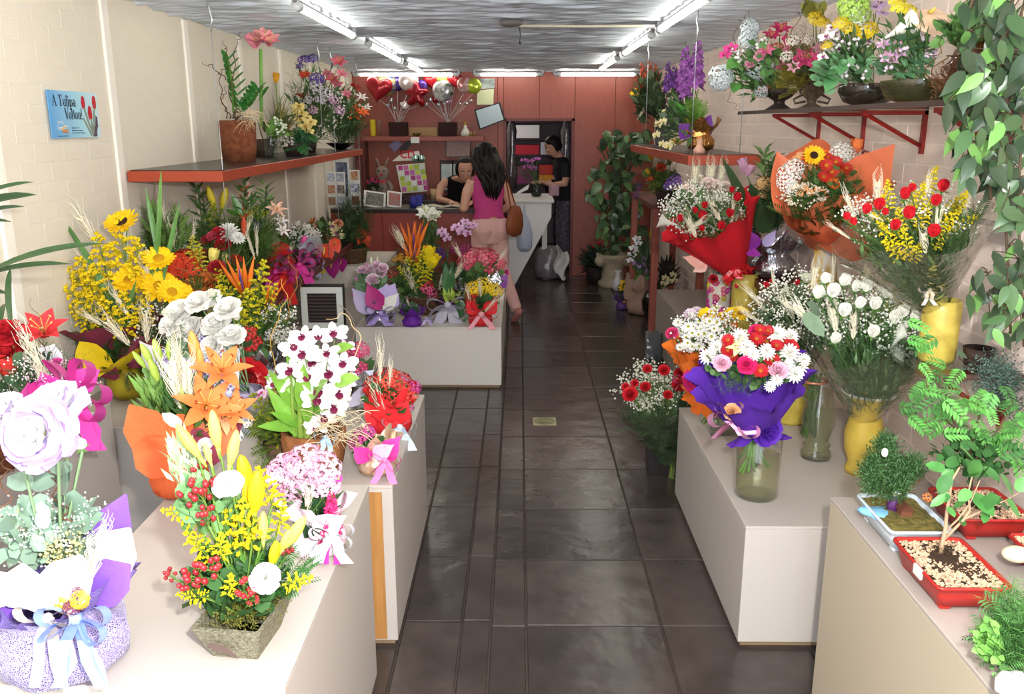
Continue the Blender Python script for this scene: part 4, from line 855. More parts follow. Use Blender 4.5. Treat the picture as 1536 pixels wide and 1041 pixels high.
for x0, x1, r in ((452, 448, .011), (462, 456, .013), (443, 436, .007)):
    mb = MB(); tube(mb, [a.L(a.P(x0, 690, -.03)), a.L(a.P(x0 - 1, 660, -.03)), a.L(a.P((x0 + x1) / 2, 620, -.03)), a.L(a.P(x1, 560, -.03))], [r, r * 1.15, r * .9, r * .5], 8); a.part('cane', mb, mat('#8fae48', .5, 0, noise=.2, nscale=30))
a.stems('#7f9a4a', .002)
mb = MB()
for i in range(110):
    p0 = a.L(a.P(510 + R.uniform(-34, 30), 640 + R.uniform(-26, 24), -.1 + R.uniform(-.03, .04))); q = Vector((R.uniform(-.09, .09), R.uniform(-.03, .03), R.uniform(-.09, .07))); ribbon(mb, bez(p0, p0 + q * .5 + Vector((R.uniform(-.03, .03), -.02, .03)), p0 + q, 6), .0026, (0.2, -.3, 1))
a.part('raffia', mb, mat('#e6d8b2', .7, .15), kind='stuff')
a.twig([(440, 650), (410, 570), (408, 500), (430, 450), (425, 420)], .002, '#c9a04a', curl=.008); a.twig([(520, 610), (540, 500), (515, 470), (490, 480)], .002, '#d9b88a', curl=.006); a.bow(489, 655, 30, '#b8d4f0', dy=-.1, tails=2, name='blue_tie'); a.fill('tiny', (420, 660, 510, 700), 120, 20, '#5a4a2a', name='bark_chips', spread=1)
# 6 pink cyclamen pot, gold foil
a = Arr('small_pink_pot', 'small magenta flower pot in gold foil and pink ribbon on plinth corner', 'flower pot', at(565, 712, Z=Z2) + Vector((0, .03, 0)), .11)
a.wrapped_pot(.07, .1, mat('#dcb287', .3, 0, metal=.5, bump=.7, bscale=40, col2='#f3dcc8', nscale=25), flare=1.2, ears=5, name='foil_wrap'); pk = mat('#e23f9b', .4, 0, spec=.5)
a.ear(555, 690, 530, 672, 30, pk, -.06, -.09); a.ear(570, 690, 600, 655, 34, pk, -.05, -.06); a.ear(560, 685, 590, 668, 26, mat('#f2b7d8', .4, 0), -.07, -.09); a.bow(578, 690, 46, '#f08ac0', dy=-.08, tails=2, tailpx=34)
a.bloom('cluster', [(540, 655, 26), (552, 648, 22), (530, 662, 22)], '#c23a8a', '#e6a0c8', 22, .32); a.fill('round', (530, 650, 575, 690), 40, 22, '#3d6234'); a.stems()
# 7 red kalanchoe, red tissue
a = Arr('kalanchoe_pot', 'red kalanchoe in red tissue with white ribbon on the plywood-edged plinth', 'flower pot', at(592, 655, Z=Z2) + Vector((-.02, .06, 0)), .14)
redt = mat('#dd2a30', .6, 0, bump=.3, bscale=60); a.wrapped_pot(.082, .13, redt, flare=1.15, ears=5, name='red_wrap', eh=.5, seed=4); a.ear(575, 635, 545, 605, 34, redt, -.05, -.07); a.ear(580, 635, 580, 600, 40, redt, -.07, -.09); a.ear(592, 635, 612, 602, 36, redt, -.06, -.08)
a.bloom('cluster', [(560, 578, 36), (580, 568, 40), (600, 575, 40), (570, 592, 36), (592, 592, 40), (612, 590, 32), (585, 610, 30), (562, 600, 28)], '#c22c2a', '#f0a060', 34, .24, .6, col2='#dd4a3a'); a.bloom('cluster', [(622, 580, 22), (612, 610, 22), (605, 568, 20)], '#c23a86', '#e08ab8', 20, .3)
a.bloom('wheat', [(570, 540, 80, -.03, .05), (566, 595, 70, -.08, -.25), (585, 560, 60, -.03, .1)]); a.bow(600, 640, 50, '#d4e2ee', dy=-.08, tails=3, tailpx=34); a.stems(); a.fill('round', (545, 565, 625, 625), 90, 24, '#3f6a36')
# 8 small silver wrapped pink pot behind orchid
a = Arr('small_pink_pot', 'rosy pink cluster pot in silver tissue behind the white orchid', 'flower pot', at(535, 640, Z=Z2) + Vector((0, .25, 0)), .12)
a.wrapped_pot(.07, .12, foil_s, flare=1.3, name='silver_wrap'); a.bloom('cluster', [(525, 535, 34), (540, 525, 30), (535, 552, 34), (518, 545, 24)], '#c2386a', '#f0b0c8', 26, .28); a.ear(535, 580, 560, 555, 30, mat('#cfd2ea', .5, 0), -.05, -.05); a.ear(530, 590, 545, 605, 40, mat('#c3bfd6', .5, 0), -.06, -.09); a.fill('round', (510, 525, 560, 590), 50, 20, '#4a6a3e'); a.stems()
# 9 golden shrub in clear wrap
a = Arr('golden_shrub_pot', 'small yellow-green shrub in clear wrap left of the orchid pot', 'flower pot', at(408, 712, Z=Z2) + Vector((0, .1, 0)), .1)
a.wrapped_pot(.06, .09, clear('#eef2f4', 1.6, bump=.8, bscale=40), flare=1.3, name='clear_wrap'); a.pot([(.04, 0), (.055, .09), (.05, .09)], mat('#5a4030', .7, 0), 'inner_pot'); a.bloom('solidago', [(400, 620, 70, 0, -.5), (420, 610, 70, 0, 0), (440, 630, 60, 0, .3), (395, 650, 60, 0, -.9), (415, 655, 60, -.03, -.3)], '#8f9426', '#5f7a2c'); a.fill('fern', (380, 590, 445, 690), 70, 40, '#5f7a2a'); a.stems()
# 10 white lisianthus in gingham paper
a = Arr('lisianthus_pot', 'white lisianthus in white paper and purple gingham, behind the orange lilies', 'flower pot', at(292, 640, Z=Z2) + Vector((.2, .05, 0)), .16); a.ek = 'ficus'
a.pot([(.06, 0), (.08, .15), (.075, .15)], mat('#b9b0c8', .6, 0), 'pot')
ging = bpy.data.materials.new('gingham'); ging.use_nodes = True; nt = ging.node_tree; tc = nt.nodes.new('ShaderNodeTexCoord'); ck = nt.nodes.new('ShaderNodeTexChecker'); ck.inputs['Scale'].default_value = 90; ck.inputs[1].default_value = lin('#efeaf4'); ck.inputs[2].default_value = lin('#8a72b4'); nt.links.new(tc.outputs['Object'], ck.inputs[0]); nt.links.new(ck.outputs[0], nt.nodes['Principled BSDF'].inputs[0])
a.ear(275, 585, 205, 512, 60, tis_white, -.06, -.05); a.ear(290, 600, 232, 520, 70, ging, -.08, -.08); a.ear(270, 600, 300, 490, 90, ging, -.03, .0); a.ear(300, 600, 345, 500, 90, tis_white, -.03, .02); a.ear(300, 600, 330, 520, 80, ging, -.06, -.04); a.ear(300, 600, 360, 520, 70, tis_white, .0, .04); a.ear(270, 610, 262, 540, 80, ging, -.09, -.1)
a.bloom('ruffle', [(270, 470, 46), (298, 455, 40), (258, 488, 40), (288, 497, 48), (325, 488, 46), (343, 465, 44), (318, 450, 36), (348, 505, 42), (318, 522, 42), (338, 535, 38)], '#fffef8', None, 5, name='lisianthus_bloom')
a.bloom('rose', [(318, 440, 24), (355, 475, 24), (250, 470, 24)], '#f2f2e0', .3, name='lisianthus_bud'); a.stems('#7fa070'); a.fill('round', (245, 500, 320, 580), 160, 26, '#7f9c7a'); a.twig([(300, 560), (298, 500), (312, 450)], .0022); a.twig([(255, 560), (248, 480), (245, 450)], .0022); a.bow(345, 590, 70, '#c9cbe6', dy=-.05, tails=4, tailpx=60)
# 11 sunflower arrangement in yellow pot
a = Arr('sunflower_pot', 'sunflowers and goldenrod in burgundy and yellow paper on yellow glazed pot', 'flower pot', at(203, 585, Z=Z3) + Vector((0.02, -.1, 0)), .17); a.ek = 'round'
a.pot([(.062, 0), (.085, .03), (.095, .08), (.09, .13), (.075, .16), (.068, .16)], mat('#b8a528', .3, 0, spec=.5, noise=.15, nscale=12), 'glazed_pot', fn=lambda r, z, t, i: (r * (1 + .02 * math.sin(6 * t)), z))
yel = mat('#e2c41e', .6, 0, bump=.2, bscale=50); a.cone((-.01, 0, .17), (-.03, -.0, .36), .06, .21, m=burg, ruff=5, amp=.08, name='burgundy_wrap'); a.cone((0, 0, .16), (-.03, -.03, .25), .065, .2, m=yel, ruff=4, amp=.06, name='yellow_wrap', pw=.75)
a.ear(160, 558, 118, 515, 40, yel, -.16, -.22, kind='strap'); a.ear(225, 550, 205, 505, 60, burg, -.1, -.12); a.ear(150, 565, 150, 535, 60, burg, -.14, -.17)
SF, SC_ = '#f6c912', '#3a1c10'
a.bloom('daisy', [(182, 333, 46)], SF, SC_, 20, .13, 2, .2, look=(-.1, -.55, .8)); a.bloom('daisy', [(195, 420, 52), (240, 430, 56), (258, 438, 44), (270, 440, 40), (228, 425, 40), (238, 388, 46)], SF, '#d8a010', 20, .13, 2, .17)
a.bloom('solidago', [(160, 400, 90, 0, -.1), (185, 380, 100, .02, .05), (205, 400, 80, 0, .2), (120, 430, 90, 0, -.9), (110, 425, 70, .03, -1.1), (135, 460, 80, -.05, -.8), (150, 430, 90, -.02, -.5), (190, 475, 70, -.12, 0), (215, 470, 60, -.12, .4), (175, 480, 70, -.14, -.4), (200, 440, 80, 0, .3), (225, 400, 60, .1, .4), (130, 485, 60, -.08, -.6)], '#efd21c')
a.bloom('wheat', [(122, 340, 90, .05, -.45), (115, 398, 60, 0, -.7), (168, 490, 70, -.2, -.6), (218, 480, 70, -.2, .1), (178, 450, 60, -.15, -.4), (220, 410, 70, 0, 0), (133, 475, 40, -.15, -.9)])
a.leaf(165, 440, 90, 322, 7, '#4a7038', .0, .05, 'strap', sag=.05); a.leaf(180, 470, 110, 350, 9, '#5f8f45', -.03, .02, 'strap', sag=.03); a.leaf(180, 500, 205, 420, 8, '#5f9048', -.1, -.1, 'strap'); a.leaf(250, 440, 218, 280, 8, '#5d8c48', .05, .1, 'strap'); a.leaf(235, 430, 242, 250, 7, '#6d9c50', .02, .1, 'strap'); a.leaf(245, 420, 270, 300, 7, '#5d8c48', .02, .1, 'strap'); a.leaf(225, 430, 243, 320, 8, '#5d8c48', 0, .05, 'strap'); a.leaf(175, 480, 165, 420, 8, '#4a7038', -.1, -.1, 'strap')
a.fill('needle', (115, 430, 270, 560), 330, 44, '#4c7030', depth=.16); a.fill('fern', (130, 480, 240, 560), 110, 44, '#365a2a', dy=-.04, depth=.16); a.specks((180, 440, 270, 530), 380, 3.2, '#f5f4ea', dy=-.06, clump=6); a.stems('#557a38', .003); a.fill('lance', (200, 520, 235, 560), 12, 24, '#241a2a', name='dark_leaves')
# 14 magenta-ribbon bouquet at far left
a = Arr('wrapped_bouquet', 'mixed red and pink bouquet with magenta ribbon at left wall, wheat ears', 'bouquet', at(75, 672, Z=Z4) + Vector((-.08, .02, 0)), .12)
mag = mat('#d846a6', .4, 0, spec=.5); mesh_p = mat('#d994b8', .7, 0, bump=.4, bscale=160, noise=.2, nscale=90)
a.wrapped_pot(.12, .12, mesh_p, flare=1.25, ears=4, name='pink_net_wrap'); a.bow(115, 590, 90, '#dc46a6', dy=-.1, loops=3, tails=3, tailpx=70); a.ear(85, 590, 60, 560, 40, mag, -.1, -.13); a.ear(115, 580, 148, 555, 34, mag, -.08, -.08); a.ear(100, 600, 80, 580, 40, mag, -.12, -.16); a.ear(60, 610, 40, 575, 50, mat('#b53a80', .5, 0), -.12, -.14)
a.bloom('lily', [(65, 495, 66, .02)], '#d8363c', ccol='#d8c080', W=.34, tilt=.5); a.bloom('ruffle', [(12, 500, 44), (22, 520, 40), (14, 530, 36)], '#c92530', name='carnation_bloom'); a.bloom('tulip', [(12, 553, 40)], '#d8342e'); a.bloom('rose', [(86, 545, 20), (115, 548, 18), (108, 562, 16), (70, 575, 20), (95, 575, 22)], '#d14a96', .6)
a.bloom('wheat', [(45, 520, 100, -.02, -.25), (58, 545, 90, -.06, -.3), (62, 565, 70, -.08, .1)]); a.bloom('wheat', [(35, 610, 60, -.1, -.4)]); a.specks((30, 545, 145, 610), 420, 3, '#efc9de', dy=-.06, clump=7); a.specks((0, 520, 110, 600), 320, 3, '#efe9e4', clump=6); a.fill('needle', (0, 520, 130, 610), 160, 40, '#4b6a40'); a.fill('round', (0, 520, 120, 620), 90, 26, '#4d6a4a'); a.ear(70, 545, 80, 515, 40, mat('#e9ebf2', .4, 0), .0, .03); a.stems(); a.twig([(60, 560), (62, 500), (50, 450)], .0016); a.specks((80, 560, 145, 640), 120, 3, '#f6eef0', dy=-.13, clump=8)
# basket at far left
a = Arr('wicker_basket', 'brown wicker basket at the far left edge beside pink bouquet', 'basket', at(-20, 705, Z=Z4) + Vector((.015, 0, 0)), .1); a.basket(.07, .095, .1, '#7a4a2a', '#55301a'); a.fill('round', (-60, 600, 20, 650), 50, 30, '#4d6a44')
# strap-leaved palm at the far left edge
a = Arr('strap_leaf_plant', 'tall dark strap-leaved potted plant at left wall edge', 'potted plant', (-1.83, 2.45, Z4), .22)
a.pot([(.08, 0), (.11, .2), (.115, .21), (.1, .21), (.09, .18)], mat('#6b4630', .7, 0), 'pot')
for q in [(-40, 300, 51, 273, 8), (-60, 320, 56, 292, 15), (-40, 325, 38, 310, 8), (-60, 335, 18, 333, 9), (-20, 410, 160, 365, 11), (-30, 415, 108, 396, 9), (-40, 440, 12, 440, 15), (16, 480, 16, 400, 8), (2, 480, 8, 455, 7), (-80, 250, -20, 240, 14), (-60, 480, -30, 250, 20)]: a.leaf(*q, col='#3f5a35', dy0=.0, dy1=.08, kind='strap', sag=.08, name='strap_leaf')
mb = MB()
for dx in (-.03, .02, .05): tube(mb, [(dx * .5, 0, .18), (dx, .02, .5), (dx * 1.6, 0, .75)], .009, 6)
a.part('stems', mb, mat('#4a4a34', .7, .1), kind='stuff')
# ------------------------------------------------------------------ LEFT SHELVES, MIDDLE PLATFORM
# on the wall plinth behind the lisianthus
a = Arr('rose_pot', 'big red rose with silver foil and ribbon behind the orange lilies', 'flower pot', (-1.22, 3.98, Z3), .12)
a.wrapped_pot(.08, .12, foil_s, flare=1.2, name='foil_wrap'); a.bloom('rose', [(370, 568, 62, -.12)], '#d8252c', 1.0, look=(.2, -.9, .1)); a.bloom('cluster', [(362, 510, 34), (378, 515, 30), (350, 520, 24), (372, 500, 26)], '#c9262a', '#e8a08a', 24, .3); a.bloom('cluster', [(388, 572, 26, -.1), (345, 560, 22, -.05)], '#e06a6a', '#f2e2da', 20, .28)
a.ear(370, 560, 355, 525, 60, foil_s, -.03, -.03); a.ear(375, 555, 388, 520, 50, mat('#d5d8e2', .5, 0), -.02, 0); a.fill('round', (345, 490, 395, 560), 60, 22, '#4a6b3e'); a.bow(350, 590, 40, '#c2c6da', dy=-.08, tails=3, tailpx=40); a.stems()
a = Arr('goldenrod_arrangement', 'goldenrod and orange bird of paradise with gypsophila left of the vent', 'flower arrangement', (-1.32, 4.22, Z3), .14)
a.pot([(.07, 0), (.1, .12), (.095, .13), (.08, .12)], mat('#7a4a30', .7, 0), 'pot'); a.bloom('strelitzia', [(357, 420, 70), (407, 445, 60, 0, .5)], '#ee7a22'); a.bloom('solidago', [(370, 440, 70, 0, -.2), (390, 425, 70, 0, .3), (350, 460, 70, -.05, -.5), (375, 470, 70, -.08, 0), (400, 450, 60, 0, .6), (340, 430, 60, .05, -.4), (365, 490, 60, -.1, 0), (325, 470, 50, 0, -.7)], '#dcd02c', '#7f9a2c')
a.fill('fern', (335, 430, 420, 530), 130, 44, '#4f7434'); a.specks((385, 450, 450, 530), 420, 4, '#efeee4', clump=7); a.bloom('cluster', [(330, 470, 26), (315, 480, 24)], '#7a2f8a', '#5a2060', 18, .32); a.twig([(400, 540), (430, 470), (448, 420), (435, 385)], .003, '#b8843a'); a.stems()
a = Arr('bronze_lily_arrangement', 'orange-brown lilies and orange-red kalanchoe behind the sunflowers', 'flower arrangement', (-1.6, 4.3, Z3), .16)
a.pot([(.07, 0), (.1, .14), (.09, .15), (.07, .13)], mat('#3a2f30', .6, 0), 'dark_pot'); a.bloom('lily', [(295, 425, 60), (310, 440, 40), (318, 412, 34)], '#c9692e', W=.34); a.bloom('cluster', [(262, 395, 40), (278, 390, 40), (270, 405, 44), (285, 402, 40), (255, 405, 30)], '#d8401f', '#a0281a', 36, .24); a.fill('needle', (250, 390, 330, 500), 120, 44, '#4f7236'); a.bloom('rose', [(325, 400, 26), (312, 428, 20)], '#a2222a'); a.bloom('solidago', [(300, 390, 44), (290, 375, 40)], '#cdc43a', '#6f8f32'); a.bloom('daisy', [(320, 465, 26)], '#f2f0ea', '#d8b8d8', 12, .16); a.bloom('tulip', [(320, 385, 26)], '#f0e07a'); a.stems()
# lower shelf
a = Arr('lily_shrub', 'green shrub with white star lilies on the lower left shelf', 'potted plant', (-1.84, 4.62, ZLS), .12)
a.pot([(.06, 0), (.09, .12), (.08, .12)], mat('#6a4a34', .7, 0), 'pot'); a.fill('needle', (205, 310, 290, 410), 320, 40, '#56783a', depth=.12); a.fill('lance', (205, 300, 290, 400), 220, 26, '#6a8a44', depth=.12); a.bloom('lily', [(268, 365, 30), (280, 352, 26), (262, 378, 30), (285, 372, 26), (272, 350, 22)], '#eef0e6', ccol='#c9b060'); a.bloom('wheat', [(245, 320, 50, 0, 0), (258, 345, 60, -.05, .1), (290, 350, 50, 0, .3)]); a.stems()
a = Arr('tall_foliage_arrangement', 'tall leafy arrangement with yellow tulip buds on the lower left shelf', 'flower arrangement', (-1.76, 5.25, ZLS), .12)
a.pot([(.1, 0), (.13, .1), (.12, .1)], mat('#4a3428', .7, 0), 'bowl'); a.bloom('bud', [(317, 296, 34, 0, -.15), (336, 298, 34, 0, .35)], '#e6d23a', r=.16); a.bloom('heliconia', [(366, 300, 44), (366, 340, 40)], '#e0562a')
for x0, x1, y0, y1 in ((310, 297, 385, 282), (320, 303, 385, 290), (370, 366, 380, 272), (395, 400, 380, 280), (380, 376, 370, 300), (355, 400, 390, 300)):
    mb = MB(); A_, B_ = a.L(a.P(x0, y0)), a.L(a.P(x1, y1)); tube(mb, [A_, A_.lerp(B_, .5), B_], .004, 4); t_ = np.linspace(.2, 1, 26)[:, None]; PP = np.array(A_) + t_ * (np.array(B_) - np.array(A_)); DD = np.stack([np.cos(np.arange(26) * 2.4), np.sin(np.arange(26) * 2.4) * .6, np.full(26, .7)], 1)
    scatter(mb, 'lance', PP, DD, np.full(26, 20 * a.px), spread=.2); a.part('leafy_stem', mb, mat('#4f6f3a', .5, .3), kind='stuff')
a.leaf(363, 325, 347, 290, 12, '#4f8f3a', 0, 0, 'lance'); a.leaf(362, 325, 336, 313, 10, '#5f9a44', 0, 0, 'lance'); a.fill('needle', (300, 310, 430, 400), 380, 40, '#5f7d38', depth=.2); a.fill('fern', (300, 320, 420, 400), 120, 44, '#4a6a34', depth=.18); a.bloom('solidago', [(375, 320, 34, 0, 1), (385, 325, 36, 0, 1.2), (320, 325, 40, 0, .2)], '#b9c030', '#7f9a2c'); a.bloom('lily', [(415, 313, 30)], '#e8b8a0'); a.bloom('cluster', [(385, 335, 20)], '#4a2f8a', '#6a4fa0', 16, .34); a.bloom('lily', [(422, 330, 22), (425, 345, 22)], '#e6dfe0'); a.stems()
a = Arr('chrysanthemum_pot', 'white chrysanthemum with red carnations behind the hanging wire', 'flower pot', (-1.66, 4.82, ZLS), .12)
a.pot([(.07, 0), (.1, .1), (.09, .1)], mat('#5a3a2c', .7, 0), 'pot'); a.bloom('mum', [(343, 350, 36), (357, 358, 22)], '#f4f4ee'); a.bloom('ruffle', [(327, 350, 22), (312, 360, 20), (335, 367, 26), (322, 395, 28), (305, 385, 24), (352, 390, 22)], '#c0222e', name='carnation_bloom'); a.bloom('ruffle', [(318, 355, 18), (308, 362, 18)], '#d8566e', name='carnation_bloom'); a.bloom('tulip', [(338, 388, 18)], '#f0e89a'); a.fill('needle', (300, 350, 370, 430), 160, 34, '#56743c'); a.bloom('wheat', [(375, 365, 50, 0, -.2), (385, 360, 50, 0, .1), (372, 340, 40)]); a.bloom('bud', [(366, 340, 30, 0, .1)], '#c84a2a'); a.stems()
a = Arr('red_dahlia_arrangement', 'large scarlet dahlia-like blooms with magenta ribbon on lower shelf edge', 'flower arrangement', (-1.62, 5.6, ZLS), .1)
a.pot([(.07, 0), (.09, .1), (.08, .1)], mat('#5a3a2c', .7, 0), 'pot'); a.bloom('daisy', [(408, 382, 46), (420, 378, 40), (400, 392, 36), (425, 392, 40)], '#d8262c', '#a81c20', 26, .09, 3, .1, name='dahlia_bloom'); a.fill('round', (365, 365, 400, 415), 60, 18, '#456a3a'); a.bloom('cluster', [(380, 375, 26), (372, 385, 24), (392, 370, 24)], '#b8682c', '#8a3a20', 26, .28)
a.bow(415, 408, 50, '#e34aa8', dy=-.1, loops=3, tails=2, tailpx=40, wid=.4); a.bow(450, 398, 46, '#dc46a0', dy=-.08, loops=3, tails=2, tailpx=26, wid=.4); a.bow(428, 410, 40, '#d8302c', dy=-.12, loops=2, tails=3, tailpx=44); a.ear(385, 415, 390, 400, 16, mat('#b8c6da', .4, 0), -.08, -.08); a.bloom('wheat', [(435, 375, 30, 0, .5), (360, 380, 40, 0, -.3)]); a.bloom('tulip', [(455, 360, 14)], '#e66aa8'); a.twig([(445, 400), (452, 430), (445, 455)], .002, '#d8a86a'); a.stems()
a = Arr('gypsophila_bouquet', 'white gypsophila and dark foliage bouquet in clear wrap on lower shelf', 'bouquet', (-1.68, 6.7, ZLS), .1)
a.pot([(.06, 0), (.08, .1), (.07, .1)], mat('#5a4a3c', .7, 0), 'pot'); a.specks((435, 332, 480, 375), 500, 3.4, clump=8); a.fill('round', (415, 340, 470, 390), 120, 16, '#3f5f38'); a.ear(465, 380, 478, 350, 34, clear('#e6e9ee', 2.5, .25, bump=.6, bscale=30), -.1, -.1); a.ear(460, 380, 462, 352, 30, mat('#b9bcc6', .35, 0, metal=.5), -.1, -.1); a.bloom('rose', [(430, 350, 14), (425, 362, 14), (440, 360, 14)], '#b9304a'); a.bow(462, 385, 40, '#d24aa6', dy=-.1, loops=3, tails=2, tailpx=24); a.bow(470, 395, 34, '#bcb4dc', dy=-.12, tails=2, tailpx=20); a.stems()
a = Arr('orange_bouquet', 'orange and cream mixed bouquet at the far end of lower left shelf', 'bouquet', (-1.62, 7.5, ZLS), .1)
a.pot([(.06, 0), (.08, .1), (.07, .1)], mat('#6a4a30', .7, 0), 'pot'); a.bloom('lily', [(468, 332, 20), (478, 335, 20), (485, 350, 20)], '#d8522a'); a.bloom('daisy', [(498, 340, 28), (505, 350, 24)], '#e2d6a0', '#b8569a', 14, .12); a.bloom('ruffle', [(485, 340, 16), (508, 335, 14)], '#e6a07a'); a.fill('round', (460, 325, 515, 380), 90, 14, '#4f6a3a'); a.bloom('wheat', [(494, 318, 22)]); a.stems()
a = Arr('anthurium_pot', 'orange-red anthurium with yellow ribbon hanging over the lower shelf end', 'flower pot', (-1.56, 6.95, ZLS), .08)
a.pot([(.04, 0), (.05, .08), (.045, .08)], mat('#6a4a30', .7, 0), 'pot'); a.bloom('anthurium', [(487, 377, 36, -.08), (502, 365, 24, -.06)], '#ea4a2c'); a.bow(478, 390, 26, '#e6c22a', dy=-.07, tails=2, tailpx=20); a.fill('round', (475, 355, 500, 385), 30, 14, '#40603a'); a.stems()
a = Arr('flower_basket', 'woven basket with dark greenery, orange blooms and magenta anthuriums', 'flower basket', at(527, 393, Z=.62), .13)
a.basket(.13, .15, .13, '#6e5138', '#44301f'); a.bloom('lily', [(543, 357, 26), (535, 340, 20)], '#ea5530', W=.4); a.bloom('ruffle', [(538, 350, 22), (545, 362, 22)], '#ea4f2c'); a.bloom('lily', [(530, 318, 24), (526, 325, 18)], '#f2e4da'); a.fill('needle', (505, 280, 555, 385), 320, 32, '#3a5230', depth=.16); a.fill('round', (505, 310, 555, 385), 120, 16, '#3f5a34', depth=.14); a.bloom('anthurium', [(498, 398, 30, -.35), (512, 394, 22, -.32)], '#b02a86')
mb = MB(); tube(mb, [(.14 * math.cos(t), 0, .13 + .34 * math.sin(t)) for t in [PI * i / 14 for i in range(15)]], .007, 6); a.part('basket_handle', mb, mat('#5a4028', .8, .1)); a.stems()
# upper left shelf
a = Arr('amaryllis_pot', 'coir pot with pink amaryllis, fleshy green fronds and raffia, upper shelf', 'potted plant', (-1.74, 5.5, ZUS), .24)
a.pot([(.098, 0), (.108, .1), (.112, .2), (.112, .245), (.1, .248), (.098, .22), (.0, .22)], mat('#6d3a24', .95, 0, bump=.9, bscale=60, col2='#8a5234', nscale=35, detail=8), 'coir_pot')
a.bloom('lily', [(385, 62, 34, -.02), (404, 62, 36, -.02), (394, 56, 34, 0)], '#e8919f', W=.42, tilt=.45, ccol='#e0d080', curl=.8, stem=False); a.bloom('tulip', [(378, 62, 24, 0, -.5)], '#e68a9a', stem=False)
mb = MB(); tube(mb, [a.L(a.P(392, 190)), a.L(a.P(392, 120)), a.L(a.P(391, 74))], .011, 8); a.part('flower_stalk', mb, mat('#6a9a48', .5, .05))
for k in range(8):
    t = k / 7; x, y = 352 + 8 * t + 0, 165 - 75 * t; x = 342 + 18 * (1 - t); a.leaf(x, y, x + 20 - 6 * t, y - 15, 8, '#3f8a34', 0, -.03, 'round', name='fleshy_leaf'); a.leaf(x, y, x - 14 + 4 * t, y - 16, 7, '#3a7f32', 0, .02, 'round', name='fleshy_leaf')
for k in range(6):
    x, y = 368 + k * 3.6, 165 - k * 6; a.leaf(x, y, x + 14, y - 12, 7, '#4f9040', -.02, -.05, 'round', name='fleshy_leaf'); a.leaf(x, y, x - 10, y - 14, 7, '#347a32', -.02, .02, 'round', name='fleshy_leaf')
a.leaf(388, 150, 404, 130, 16, '#4f9440', 0, -.04, 'round', name='fleshy_leaf')
mb = MB()
for x0, y0, x1, y1 in ((350, 170, 343, 92), (362, 170, 386, 130)): tube(mb, [a.L(a.P(x0, y0)), a.L(a.P((x0 + x1) / 2 + 2, (y0 + y1) / 2)), a.L(a.P(x1, y1))], .006, 6)
a.part('frond_stem', mb, mat('#5d8a3c'), kind='stuff')
for pts in ([(340, 178), (330, 130), (332, 105), (345, 98)], [(345, 178), (333, 150), (340, 130)], [(352, 178), (350, 90), (357, 60), (362, 50)], [(338, 120), (320, 100), (305, 95)], [(350, 178), (340, 80), (336, 62)]): a.twig(pts, .003, '#5d3a2c', curl=.01)
mb = MB()
for i in range(60):
    p0 = a.L(a.P(378 + R.uniform(-14, 12), 175 + R.uniform(-8, 10), -.11)); q = Vector((R.uniform(-.07, .08), R.uniform(-.04, .01), R.uniform(-.09, .03))); ribbon(mb, bez(p0, p0 + q * .5 + Vector((0, -.02, .02)), p0 + q, 5), .004, (.2, -.3, 1))
a.part('raffia', mb, mat('#dcc8a0', .8, .15), kind='stuff'); a.fill('tiny', (340, 165, 385, 182), 60, 16, '#5a4a34', name='bark_chips', spread=1)
def glass_vase(name, label, loc, prof, group=None, water=0.0, wcol='#c9cda0', tint='#f8fbf8', sx=1, sy=1, n=28):
    t = vase(name, label, 'vase', loc, prof, clear(tint, 1.5, .03), n, group, sx=sx, sy=sy)
    if water:
        w = [(r * .93, z + (.006 if i == 0 else 0)) for i, (r, z) in enumerate(prof) if z <= water]
        mb = MB(); lathe(mb, w + [(w[-1][0], water), (1e-5, water)], n, sx=sx, sy=sy); mb.build('water', clear(wcol, .8), t)
    return t
t = Arr('small_vase_plant', 'clear glass vase with small white-green flowers on upper shelf', 'flower vase', (-1.72, 6.15, ZUS), .13)
t.pot([(.035, 0), (.042, .02), (.046, .13)], clear('#e6efec', 1.4), 'glass_vase'); t.fill('round', (400, 178, 432, 205), 40, 14, '#6f9a4a'); t.specks((402, 176, 430, 205), 60, 5, '#eef2e0'); t.stems()
t = Arr('bromeliad_pot', 'brown bronze bromeliad leaves beside the amaryllis pot', 'potted plant', (-1.84, 6.4, ZUS), .12); t.pot([(.06, 0), (.09, .12), (.08, .12)], mat('#4a3a30', .7, 0), 'pot'); t.fill('blade', (400, 135, 445, 210), 60, 40, '#8a6a3a', var=.5, upd=.8); t.fill('lance', (400, 160, 440, 215), 60, 24, '#5a6a3c'); t.bloom('tulip', [(414, 117, 16)], '#e8a628')
mb = MB(); tube(mb, [t.L(t.P(418, 190)), t.L(t.P(414, 125))], .005, 5); t.part('stalk', mb, mat('#7f9a4a')); t.fill('blade', (410, 120, 445, 180), 26, 50, '#7f8f4a', upd=1.2); t.specks((395, 195, 440, 225), 120, 5, '#cfc8c0')
a = Arr('yellow_orchid_pot', 'pale yellow orchid with broad green pothos leaves on the upper shelf', 'flower pot', (-1.66, 6.55, ZUS), .08)
a.pot([(.06, 0), (.09, .07), (.1, .09), (.09, .09)], mat('#4a3a36', .5, 0), 'bowl'); a.bloom('orchid', [(447, 160, 20), (453, 170, 18), (450, 180, 20), (460, 178, 18), (458, 190, 20), (466, 183, 18), (463, 196, 16), (446, 168, 18)], '#ecd98a', '#d8b050', '#c98a3a')
